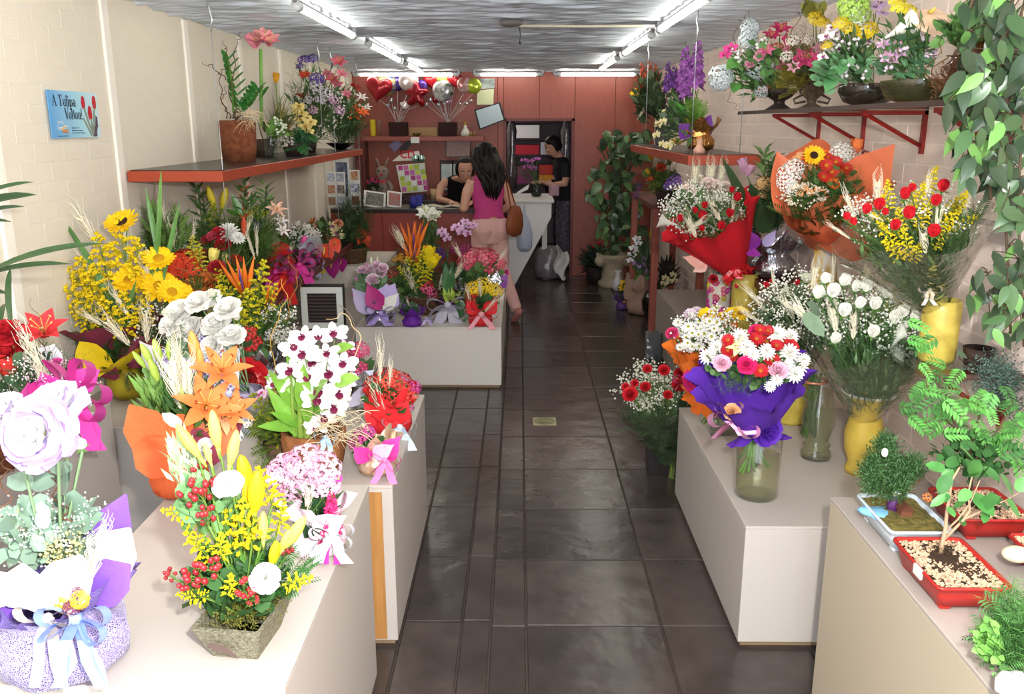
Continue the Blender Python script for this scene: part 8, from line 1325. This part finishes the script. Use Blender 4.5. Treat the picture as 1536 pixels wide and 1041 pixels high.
hs = thing('tiny_house', 'tiny brown hut ornament beside the figurine in juniper tray', 'figurine', tuple(at(1356, 776, Z=.803))); mb = MB(); box(mb, (-.009, -.008, 0), (.009, .008, .016)); mb.build('walls', mat('#6a3f2c', .7, 0), hs, False); mb = MB(); mb.add([(-.012, -.011, .015), (.012, -.011, .015), (.012, .011, .015), (-.012, .011, .015), (0, -.011, .026), (0, .011, .026)], [(0, 1, 4), (2, 3, 5), (1, 2, 5, 4), (3, 0, 4, 5)]); mb.build('roof', mat('#54301f', .7, 0), hs, False)
pd = thing('painted_pond', 'tiny light blue pond piece before the juniper trunk', 'figurine', tuple(at(1316, 768, Z=.803))); mb = MB(); lathe(mb, [(1e-4, .004), (.018, .004), (.022, .0), (.02, -.004)], 16, fn=lambda r, z, t_, i: (r * (1 + .25 * math.sin(3 * t_)), z), sx=1.2); mb.build('water', mat('#7ab8d8', .15, 0, spec=.6), pd)
for q in (fg, hs, pd): q.scale = (1.7, 1.7, 1.7)
ow = thing('white_ornament', 'small white owl-like ornament on top of juniper foliage', 'figurine', tuple(at(1327, 680, Y=2.18))); mb = MB(); tube(mb, [(0, 0, -.008), (0, 0, 0), (0, 0, .01), (0, 0, .014)], [.006, .009, .008, .003], 8); mb.build('body', mat('#e8e6e0', .5, 0), ow)
# red tray with young tree
rt = (1.055, 1.93, ZBN); t = tray('young_tree_bonsai', 'slender young tree on gravel in the nearest whole red tray', rt, .09, .13, .07, red_tr, gravel_m); a = Arr.__new__(Arr); a.o = t; a.base = Vector(rt); a.Y = 1.98; a.mouth = a.base + Vector((0, .04, .1)); a.px = .0016; a.d0 = (a.base - Vector((0, 0, CAMH))).length; a.stemP = []
bark = mat('#b89a7c', .8, 0, noise=.2, nscale=30)
def limb(pts, r, nm='branch', dy=0): mb = MB(); q = [a.L(a.P(x, y, dy)) for x, y in pts]; tube(mb, q, [r * (1 - .6 * i / (len(q) - 1)) for i in range(len(q))], 7); a.part(nm, mb, bark)
limb([(1411, 830), (1414, 812), (1418, 795), (1420, 770), (1424, 745), (1428, 720), (1440, 700)], .006, 'trunk'); limb([(1417, 808), (1430, 795), (1445, 780), (1455, 765), (1452, 740), (1458, 715)], .0045); limb([(1448, 778), (1475, 765), (1510, 750), (1530, 738)], .003); limb([(1420, 795), (1436, 780), (1455, 755), (1470, 720)], .003)
for q in [(1418, 705, 1388, 696, 20), (1424, 712, 1408, 740, 22), (1420, 700, 1440, 685, 18), (1430, 705, 1412, 716, 16), (1455, 715, 1470, 690, 22), (1440, 700, 1436, 680, 16), (1465, 720, 1490, 690, 20), (1460, 740, 1490, 775, 26), (1455, 735, 1438, 752, 18), (1470, 760, 1500, 745, 24), (1510, 750, 1530, 775, 20), (1520, 742, 1500, 712, 24), (1528, 738, 1536, 715, 20), (1426, 745, 1400, 752, 16), (1430, 760, 1450, 752, 16), (1424, 740, 1395, 760, 14), (1440, 775, 1446, 790, 12), (1475, 700, 1500, 722, 16), (1480, 765, 1475, 785, 14), (1450, 715, 1478, 705, 16), (1500, 755, 1482, 740, 16), (1422, 760, 1432, 776, 12), (1460, 690, 1440, 670, 18), (1490, 745, 1515, 765, 18)]: a.leaf(*q, col=R.choice(['#4f8f45', '#5fa052', '#41783a']), dy0=R.uniform(-.03, .03), dy1=R.uniform(-.06, .03), kind='round', rough=.4)
mb = MB(); box(mb, (-.094, -.05, .045), (-.086, -.01, .072), 0, .002); mb.build('white_tag', mat('#d6d8d6', .5, 0), t, False); a.fill('tiny', (1385, 815, 1435, 850), 60, 16, '#3a2c18', dy=0, name='moss', spread=1, depth=.03)
# back red tray with the feathery acacia
kt = (1.30, 2.27, ZBN); t = tray('acacia_bonsai', 'feathery bright green sapling in the red tray behind juniper', kt, .1, .11, .07, red_tr, gravel_m); a = Arr.__new__(Arr); a.o = t; a.base = Vector(kt); a.Y = 2.27; a.mouth = a.base + Vector((.03, .03, .1)); a.px = .0019; a.d0 = (a.base - Vector((0, 0, CAMH))).length; a.stemP = []; bark = mat('#5a4434', .8, 0)
limb([(1458, 735), (1450, 680), (1430, 630), (1410, 560)], .005, 'trunk'); limb([(1452, 690), (1470, 620), (1440, 570)], .004); limb([(1455, 700), (1500, 640), (1520, 600)], .004); limb([(1440, 650), (1400, 610), (1380, 540)], .003)
am = [mat(c, .5, .2) for c in ('#4f8f3e', '#3d6e34', '#5d9f4a')]; cm = MB()
V_ = []; 
for i in range(6):
    for s_ in (-1, 1):
        q = leaf_mb('lance', .36, .1, .1, 3).move(Matrix.Translation((0, .12 + .15 * i, -.25 * (.15 * i) ** 2)) @ Matrix.Rotation(-s_ * .95, 4, 'Z') @ Matrix.Scale(.42 - .02 * i, 4)); cm.join(q)
tube(cm, [(0, 0, 0), (0, .5, -.06), (0, 1.0, -.25)], .008, 3); cms = [cm.mesh('feathery_leaf', m) for m in am]
for x, y in [(1370, 500), (1380, 520), (1395, 545), (1385, 570), (1410, 600), (1430, 590), (1425, 610), (1440, 620), (1455, 600), (1470, 620), (1400, 620), (1450, 640), (1480, 600), (1500, 620), (1520, 640), (1500, 650), (1475, 650), (1525, 660), (1390, 635), (1430, 650), (1460, 665), (1510, 600), (1530, 620), (1375, 595), (1490, 670), (1420, 570), (1395, 600), (1370, 620), (1445, 660), (1530, 690), (1510, 680)]:
    for j in range(2):
        p = a.L(a.P(x + R.uniform(-14, 14), y + R.uniform(-14, 14), R.uniform(-.1, .1))); d = Vector((R.uniform(-1, 1), R.uniform(-.7, .2), R.uniform(-.7, .5))).normalized(); f = Vector((R.uniform(-.4, .4), -.7, .8)); xs = d.cross(f).normalized(); z = xs.cross(d); o = link('feathery_leaf', R.choice(cms), t); o.matrix_local = Matrix.Translation(p - d * .04) @ Matrix((xs, d, z)).transposed().to_4x4() @ Matrix.Scale(R.uniform(.05, .085), 4)
a.fill('round', (1390, 650, 1536, 720), 160, 20, '#41703a', depth=.1); a.bloom('cluster', [(1391, 746, 14, -.12)], '#d86a28', '#e8c040', 14, .36)
t = tray('stone_bonsai', 'red tray with white rounded stone at the right edge', (1.365, 1.98, ZBN), .09, .105, .07, red_tr, gravel_m); a = None
wsn = thing('white_stone', 'smooth cream stone lying in red tray at right edge', 'stone', tuple(at(1524, 838, Z=.812))); mb = MB(); ball(mb, (0, 0, .012), .028, n=14, k=9, sz=.7); mb.move(Matrix.Scale(1.3, 4, (1, 0, 0))); mb.build('stone', mat('#d8d0b0', .5, 0, noise=.15), wsn)
bt = (1.16, 1.52, ZBN); t = tray('fern_bonsai', 'lush moss fern filling the red tray at bottom right corner', bt, .105, .135, .07, red_tr, gravel_m); a = Arr.__new__(Arr); a.o = t; a.base = Vector(bt); a.Y = 1.52; a.mouth = a.base + Vector((.03, 0, .05)); a.px = .0014; a.d0 = (a.base - Vector((0, 0, CAMH))).length; a.stemP = []
a.fill('needle', (1475, 870, 1600, 1000), 700, 40, '#4c7a3a', depth=.1, upd=.8); a.fill('fern', (1480, 900, 1580, 1000), 130, 50, '#3f6a34', depth=.08); a.fill('round', (1462, 930, 1500, 990), 120, 16, '#6fa44a', depth=.05); a.fill('round', (1480, 980, 1540, 1020), 90, 14, '#5f8f4c', depth=.05)
cs = thing('white_pebbles', 'rough white stone in the fern tray at bottom right', 'stone', tuple(at(1520, 1030, Z=.82))); mb = MB(); rr = random.Random(8); lathe(mb, [(1e-4, -.02), (.03, -.012), (.036, .005), (.022, .022), (1e-4, .028)], 12, fn=lambda r, z, t_, i: (r * (1 + rr.uniform(-.15, .15)), z + rr.uniform(-.003, .003))); mb.build('stone', mat('#d8d6d0', .7, 0, bump=.4), cs)
a = Arr('blue_conifer', 'blue-green conifer with dark twigs on the lower glass shelf end', 'potted plant', (1.53, 2.8, ZG2), .07); a.pot([(.04, 0), (.05, .06), (.045, .06)], mat('#3a2a24', .6, 0), 'pot'); a.fill('tiny', (1450, 525, 1536, 605), 420, 18, '#5a7468', dy=-.15, depth=.1, spread=.7); a.fill('tiny', (1470, 540, 1560, 640), 260, 18, '#41584c', dy=-.15, depth=.1, spread=.7); a.twig([(1480, 545), (1460, 550), (1440, 535)], .003, '#3a2c24', dy=-.1); a.leaf(1450, 535, 1435, 530, 12, '#5a7a5a', -.1, -.12, 'round')
# ------------------------------------------------------------------ PEOPLE
skin = mat('#d9a58c', .55, 0, noise=.05, nscale=30); skin2 = mat('#cf9c84', .55, 0); hair_m = mat('#1c1214', .55, 0, spec=.3, noise=.3, nscale=60, stretch=(6, 6, .6)); 
def head_mb(mb, c, fwd, up, r=.098, m=0):
    """head with brow, nose, lips, chin and ears; fwd is where the face looks"""
    f = Vector(fwd).normalized(); u = Vector(up); u = (u - f * u.dot(f)).normalized(); s = f.cross(u); M = Matrix((s, f, u)).transposed().to_4x4(); h = MB()
    prof = [(-.125, .03, .035, .03), (-.105, .05, .05, .022), (-.075, .064, .065, .012), (-.04, .072, .078, .004), (0, .077, .088, 0), (.035, .079, .094, -.004), (.07, .072, .088, -.008), (.1, .05, .062, -.01), (.118, .015, .02, -.01)]
    V = []; n = 20
    for z, rx, ry, oy in prof:
        for j in range(n): t = 2 * PI * j / n; V.append((rx * math.cos(t), oy + ry * math.sin(t), z))
    h.add(V, [(i * n + j, i * n + (j + 1) % n, (i + 1) * n + (j + 1) % n, (i + 1) * n + j) for i in range(len(prof) - 1) for j in range(n)] + [tuple(range(n))[::-1], tuple(range((len(prof) - 1) * n, len(prof) * n))])
    tube(h, [(0, .088, .018), (0, .1, -.008), (0, .106, -.028), (0, .092, -.036)], [.008, .012, .015, .009], 8)
    tube(h, [(-.025, .078, -.06), (0, .087, -.06), (.025, .078, -.06)], .008, 6); tube(h, [(-.02, .076, -.07), (0, .084, -.071), (.02, .076, -.07)], .008, 6)
    for q in (-1, 1): tube(h, [(q * .076, -.005, -.035), (q * .086, -.012, -.005), (q * .082, -.015, .025)], [.008, .016, .01], 6, flat=.6)
    h.move(Matrix.Translation(c) @ M @ Matrix.Scale(r / .098, 4)); mb.join(h); return M
def eyes_mb(c, M, r=.098):
    e = MB(); b = MB()
    for q in (-1, 1): ball(e, (q * .03, .08, .008), .0125, n=10, k=7); ball(b, (q * .03, .09, .008), .006, n=8, k=5); tube(b, [(q * .014, .086, .03), (q * .03, .087, .036), (q * .046, .078, .03)], .0035, 5)
    T = Matrix.Translation(c) @ M @ Matrix.Scale(r / .098, 4); return e.move(T), b.move(T)
def hand_mb(mb, wrist, d, palm_n, side=1, curl=.5, s=1.0):
    """palm, four jointed fingers of unequal length and a thumb from the side of the palm"""
    d = Vector(d).normalized(); nrm = Vector(palm_n); nrm = (nrm - d * nrm.dot(d)).normalized(); x = d.cross(nrm) * side; w = Vector(wrist)
    tube(mb, [w, w + d * .03 * s, w + d * .07 * s, w + d * .088 * s], [(.026 * s, .019 * s), (.036 * s, .017 * s), (.041 * s, .015 * s), (.036 * s, .012 * s)], 10, ref=tuple(x))
    for k, (o, L) in enumerate(((-.029, .062), (-.01, .072), (.01, .067), (.028, .052))):
        p = w + d * .078 * s + x * o * s; dd = d.copy(); pts = [p]; a_ = 0
        for q in range(3): a_ += curl * (.45 + .2 * q); dd = (d * math.cos(a_) + nrm * math.sin(a_)); p = p + dd * L * s * (.42, .33, .25)[q]; pts.append(p)
        tube(mb, pts, [.0092 * s, .0085 * s, .0078 * s, .0055 * s], 7)
    p = w + d * .022 * s - x * .028 * s; t1 = (d * .62 - x * .7 + nrm * .25).normalized(); t2 = (d * .85 - x * .25 + nrm * .4).normalized(); tube(mb, [p, p + t1 * .034 * s, p + t1 * .034 * s + t2 * .03 * s], [.0125 * s, .0105 * s, .007 * s], 7)
def fuse(mb, name, m, parent, vox=.012, smooth=4):
    """melts overlapping limbs into one continuous surface"""
    tmp = mb.mesh(name, m); o = bpy.data.objects.new('tmp_body', tmp); COL.objects.link(o); r = o.modifiers.new('r', 'REMESH'); r.mode = 'VOXEL'; r.voxel_size = vox; r.use_smooth_shade = True; sm = o.modifiers.new('s', 'SMOOTH'); sm.factor = .5; sm.iterations = smooth
    dg = bpy.context.evaluated_depsgraph_get(); me = bpy.data.meshes.new_from_object(o.evaluated_get(dg)); me.name = name; bpy.data.objects.remove(o); me.materials.clear(); me.materials.append(m)
    return me
def limb_mb(mb, pts, rs, n=12): 
    P = []; Q = []
    for i in range(len(pts) - 1):
        for k in range(4): t = k / 4; P.append(Vector(pts[i]).lerp(Vector(pts[i + 1]), t)); Q.append(rs[i] + (rs[i + 1] - rs[i]) * t)
    P.append(Vector(pts[-1])); Q.append(rs[-1]); tube(mb, P, Q, n)
def torso_mb(mb, secs, n=20):
    V = []
    for c, rx, ry, yaw in secs:
        for j in range(n): t = 2 * PI * j / n; x, y = rx * math.cos(t), ry * math.sin(t); V.append((c[0] + x * math.cos(yaw) - y * math.sin(yaw), c[1] + x * math.sin(yaw) + y * math.cos(yaw), c[2]))
    mb.add(V, [(i * n + j, i * n + (j + 1) % n, (i + 1) * n + (j + 1) % n, (i + 1) * n + j) for i in range(len(secs) - 1) for j in range(n)] + [tuple(range(n))[::-1], tuple(range((len(secs) - 1) * n, len(secs) * n))])
def garment(name, me_src, test, off, m, parent):
    """the body's own surface where the garment covers it, lifted off the skin, with a hem"""
    V = np.empty(len(me_src.vertices) * 3); me_src.vertices.foreach_get('co', V); V = V.reshape(-1, 3); Nn = np.empty(len(V) * 3); me_src.vertices.foreach_get('normal', Nn); Nn = Nn.reshape(-1, 3); ok = np.array([test(v) for v in V]); F = [tuple(p.vertices) for p in me_src.polygons if all(ok[i] for i in p.vertices)]
    used = sorted({i for f in F for i in f}); ix = {u: k for k, u in enumerate(used)}; mb = MB(); mb.add(V[used] + Nn[used] * off, [tuple(ix[i] for i in f) for f in F]); return mb.build(name, m, parent)
# --- customer at the counter, seen from behind; local frame: +Y is where she faces
W0 = (-.29, 8.42, 0); t = thing('person', 'woman in pink sleeveless top and pale pink trousers, long dark hair, at counter', 'person', W0, .42)
b = MB(); torso_mb(b, [((0, 0, .74), .15, .12, 0), ((0, -.005, .84), .178, .135, 0), ((0, 0, .93), .165, .12, 0), ((0, .015, 1.03), .132, .098, 0), ((0, .03, 1.14), .145, .105, 0), ((0, .05, 1.25), .165, .11, 0), ((0, .06, 1.33), .16, .088, 0), ((0, .065, 1.37), .1, .065, 0)])
for s_ in (-1, 1): limb_mb(b, [(s_ * .07, -.03, .78), (s_ * .085, -.06, .86), (s_ * .085, -.03, .94)], [.08, .095, .08])
limb_mb(b, [(0, .06, 1.33), (0, .085, 1.44), (0, .1, 1.5)], [.055, .05, .05])
limb_mb(b, [(-.085, 0, .82), (-.088, .03, .46), (-.09, .0, .08)], [.092, .062, .042]); limb_mb(b, [(.085, -.01, .82), (.1, -.08, .46), (.13, -.36, .13)], [.092, .062, .042])
limb_mb(b, [(-.15, .06, 1.32), (-.205, .05, 1.22), (-.235, .06, 1.07), (-.2, .2, 1.04), (-.12, .33, 1.06)], [.05, .05, .042, .036, .026]); limb_mb(b, [(.15, .06, 1.32), (.2, .05, 1.22), (.235, .02, 1.08), (.2, .16, 1.02), (.13, .3, 1.06)], [.05, .05, .042, .036, .026])
hm = head_mb(b, (-.0, .12, 1.55), (-.15, 1, -.45), (0, .4, 1)); hand_mb(b, (-.12, .33, 1.06), (.45, .9, -.12), (0, 0, -1), -1, .35); hand_mb(b, (.13, .3, 1.06), (-.5, .9, -.1), (0, 0, -1), 1, .35)
me = fuse(b, 'woman_body', skin, t, .0085, 3); body = link('body', me, t)
trous = mat('#dfb0a8', .8, 0, bump=.2, bscale=30, noise=.06); top_m = mat('#c2407f', .75, 0, bump=.25, bscale=40, noise=.08)
garment('trousers', me, lambda v: v[2] < .965 and v[2] > .1 and abs(v[0]) < .2 and v[1] < .2 and v[2] < 2, .013, trous, t)
garment('sleeveless_top', me, lambda v: .93 < v[2] < 1.365 and abs(v[0]) < .168 - max(0, v[2] - 1.2) * .1 and abs(v[1] - .04) < .14, .008, top_m, t)
e, p = eyes_mb(Vector((0, .12, 1.55)), hm); e.build('eyes', mat('#e8e4e0', .3, 0), t); p.build('pupils_and_brows', mat('#1c1412', .5, 0), t)
h = MB(); C_ = Vector((0, .105, 1.565)); rr = random.Random(4)
lathe(h, [(.02, .12), (.07, .1), (.1, .05), (.108, 0), (.108, -.05), (.1, -.1)], 24, c=tuple(C_), fn=lambda r, z, a_, i: (r * (1 if math.sin(a_) < .45 else (.86 if z > .04 else .62)), z))
ball(h, (0, -.03, 1.44), .1, n=14, k=8, sz=1.5)
for i in range(110):
    a_ = rr.uniform(PI * .92, PI * 2.08); p0 = C_ + Vector((.1 * math.cos(a_), .1 * math.sin(a_), rr.uniform(-.02, .07))); L = rr.uniform(.24, .42); dx = p0.x * .5 + rr.uniform(-.03, .03); yb = -.105 + rr.uniform(-.02, .03) + .5 * (dx) ** 2
    tube(h, [p0, p0 + Vector((dx * .3, -.03, -.09)), Vector((dx * 1.0 + p0.x * .5, yb - .0, p0.z - L * .62)), Vector((dx * .9 + rr.uniform(-.02, .02), yb, p0.z - L))], [.016, .024, .022, .003], 5)
h.build('long_dark_hair', hair_m, t)
for nm, c, d in (('left', (-.09, .03, 0), 0), ('right', (.13, -.4, .06), -.75)):
    sh = MB(); tube(sh, [(0, -.07, .03), (0, -.02, .035), (0, .06, .025), (0, .13, .015), (0, .16, .012)], [(.032, .028), (.036, .03), (.043, .024), (.038, .014), (.014, .008)], 10, ref=(1, 0, 0)); tube(sh, [(0, -.06, .02), (0, -.065, -.01)], [.02, .014], 8); sh.move(Matrix.Translation(c) @ Matrix.Rotation(d, 4, 'X')); sh.build('shoe', mat('#c07a72', .5, 0), t)
hb = thing('handbag', 'brown leather handbag hanging at the right hip of pink woman', 'handbag', (-.05, 8.31, .8)); lea = mat('#8a4a2c', .5, 0, bump=.2, bscale=40, noise=.15); mb = MB(); V = []; n = 14
prof = [(-.0, .02, .02), (.03, .1, .05), (.12, .12, .055), (.22, .1, .045), (.29, .06, .03), (.3, .03, .015)]; 
lathe(mb, [(r, z) for z, r, q in prof], 20, sy=.45); mb.move(Matrix.Rotation(.9, 4, 'Z') @ Matrix.Rotation(.1, 4, 'Y')); mb.build('bag', lea, hb)
mb = MB(); ribbon(mb, [(-.03, .02, .27), (-.06, .05, .45), (-.085, .12, .58), (-.07, .17, .56), (-.02, .12, .4), (.02, .03, .28)], .018, (.6, -.6, .2)); mb.build('strap', lea, hb)
# --- assistant leaning over the counter
t = thing('person', 'woman in black tank top bending over the counter from behind', 'person', (-.66, 9.83, 0), PI + .15)
b = MB(); torso_mb(b, [((0, -.06, .78), .15, .12, 0), ((0, -.06, .92), .16, .12, 0), ((0, .0, 1.04), .13, .1, 0), ((0, .1, 1.16), .145, .1, 0), ((0, .2, 1.25), .17, .1, 0), ((0, .26, 1.29), .14, .08, 0), ((0, .28, 1.31), .07, .05, 0)])
limb_mb(b, [(0, .26, 1.27), (0, .34, 1.32), (-.0, .37, 1.35)], [.05, .048, .05]); limb_mb(b, [(-.08, -.06, .85), (-.09, -.02, .45), (-.09, -.04, .05)], [.09, .06, .045]); limb_mb(b, [(.08, -.06, .85), (.09, -.02, .45), (.09, -.04, .05)], [.09, .06, .045])
limb_mb(b, [(-.155, .22, 1.26), (-.21, .24, 1.15), (-.2, .34, 1.06), (-.1, .5, 1.05)], [.048, .044, .038, .026]); limb_mb(b, [(.155, .22, 1.26), (.23, .22, 1.18), (.26, .3, 1.06), (.14, .52, 1.045)], [.05, .046, .038, .026])
hm = head_mb(b, (-.02, .43, 1.385), (-.0, 1, -.7), (0, .6, 1)); hand_mb(b, (-.1, .5, 1.05), (.5, .85, -.1), (0, 0, -1), -1, .35); hand_mb(b, (.14, .52, 1.045), (-.5, .85, -.05), (0, 0, -1), 1, .35)
me = fuse(b, 'assistant_body', skin2, t, .0085, 3); link('body', me, t); garment('black_tank_top', me, lambda v: .86 < v[2] < 1.31 and abs(v[0]) < .165 and v[1] < .3, .008, mat('#141215', .8, 0), t); garment('dark_trousers', me, lambda v: .06 < v[2] < .9, .01, mat('#2a2830', .8, 0), t)
e, p = eyes_mb(Vector((-.02, .43, 1.385)), hm); e.build('eyes', mat('#e8e4e0', .3, 0), t); p.build('pupils_and_brows', mat('#1c1412', .5, 0), t)
h = MB(); lathe(h, [(.02, .12), (.07, .1), (.1, .05), (.106, 0), (.1, -.06), (.07, -.1)], 22, fn=lambda r, z, a_, i: (r * (1 if math.sin(a_) < .3 else (.9 if z > .05 else .6)), z)); h.move(Matrix.Translation((-.02, .42, 1.395)) @ Matrix.Rotation(-.5, 4, 'X')); ball(h, (-.02, .3, 1.41), .05, n=12, k=8); h.build('tied_dark_hair', hair_m, t)
for q in (-.09, .09):
    sh = MB(); tube(sh, [(q, -.1, .04), (q, -.03, .045), (q, .06, .035), (q, .13, .02)], [.036, .042, .044, .02], 10); sh.build('shoe', mat('#1a1818', .5, 0), t)
# --- worker in the doorway
t = thing('person', 'short-haired worker in dark shirt and patterned trousers in the doorway', 'person', (.585, 11.35, 0), PI / 2 + .25)
b = MB(); torso_mb(b, [((0, -.02, .8), .15, .11, 0), ((0, -.02, .92), .155, .115, 0), ((0, -.01, 1.05), .14, .1, 0), ((0, .01, 1.2), .165, .11, 0), ((0, .03, 1.32), .18, .105, 0), ((0, .05, 1.4), .15, .08, 0), ((0, .06, 1.43), .08, .06, 0)])
limb_mb(b, [(0, .05, 1.4), (0, .1, 1.48), (0, .14, 1.53)], [.055, .052, .05]); limb_mb(b, [(-.08, -.02, .86), (-.09, .02, .46), (-.09, -.02, .06)], [.09, .062, .046]); limb_mb(b, [(.08, -.02, .86), (.09, .02, .46), (.09, -.02, .06)], [.09, .062, .046])
for s_ in (-1, 1): limb_mb(b, [(s_ * .17, .05, 1.37), (s_ * .21, .04, 1.25), (s_ * .22, .06, 1.12), (s_ * .15, .2, 1.1), (s_ * .07, .3, 1.13)], [.052, .05, .042, .036, .026]); hand_mb(b, (s_ * .07, .3, 1.13), (-.2 * s_, 1, .05), (0, 0, -1), s_, .5)
hm = head_mb(b, (0, .17, 1.575), (0, 1, -.7), (0, .6, 1)); me = fuse(b, 'worker_body', skin2, t, .0085, 3); link('body', me, t)
garment('dark_shirt', me, lambda v: .86 < v[2] < 1.44 and not (v[2] < 1.2 and (abs(v[0]) > .175 or v[1] > .14)) and abs(v[0]) < .27, .009, mat('#1b1a20', .8, 0), t); garment('patterned_trousers', me, lambda v: .06 < v[2] < .9 and v[1] < .14 and abs(v[0]) < .19, .011, mat('#3a3a44', .8, 0, col2='#6a6470', nscale=30), t)
e, p = eyes_mb(Vector((0, .17, 1.575)), hm); e.build('eyes', mat('#e8e4e0', .3, 0), t); p.build('pupils_and_brows', mat('#1c1412', .5, 0), t)
h = MB(); rr = random.Random(9); lathe(h, [(.02, .125), (.07, .108), (.1, .06), (.107, 0), (.1, -.05), (.075, -.085)], 26, fn=lambda r, z, a_, i: (r * rr.uniform(.96, 1.06) * (1 if math.sin(a_) < .35 else (.95 if z > .05 else .6)), z)); h.move(Matrix.Translation((0, .155, 1.59)) @ Matrix.Rotation(-.55, 4, 'X')); h.build('short_dark_hair', hair_m, t)
for q in (-.09, .09):
    sh = MB(); tube(sh, [(q, -.1, .04), (q, -.03, .045), (q, .06, .035), (q, .14, .02)], [.036, .042, .044, .02], 10); sh.build('shoe', mat('#141214', .5, 0), t)
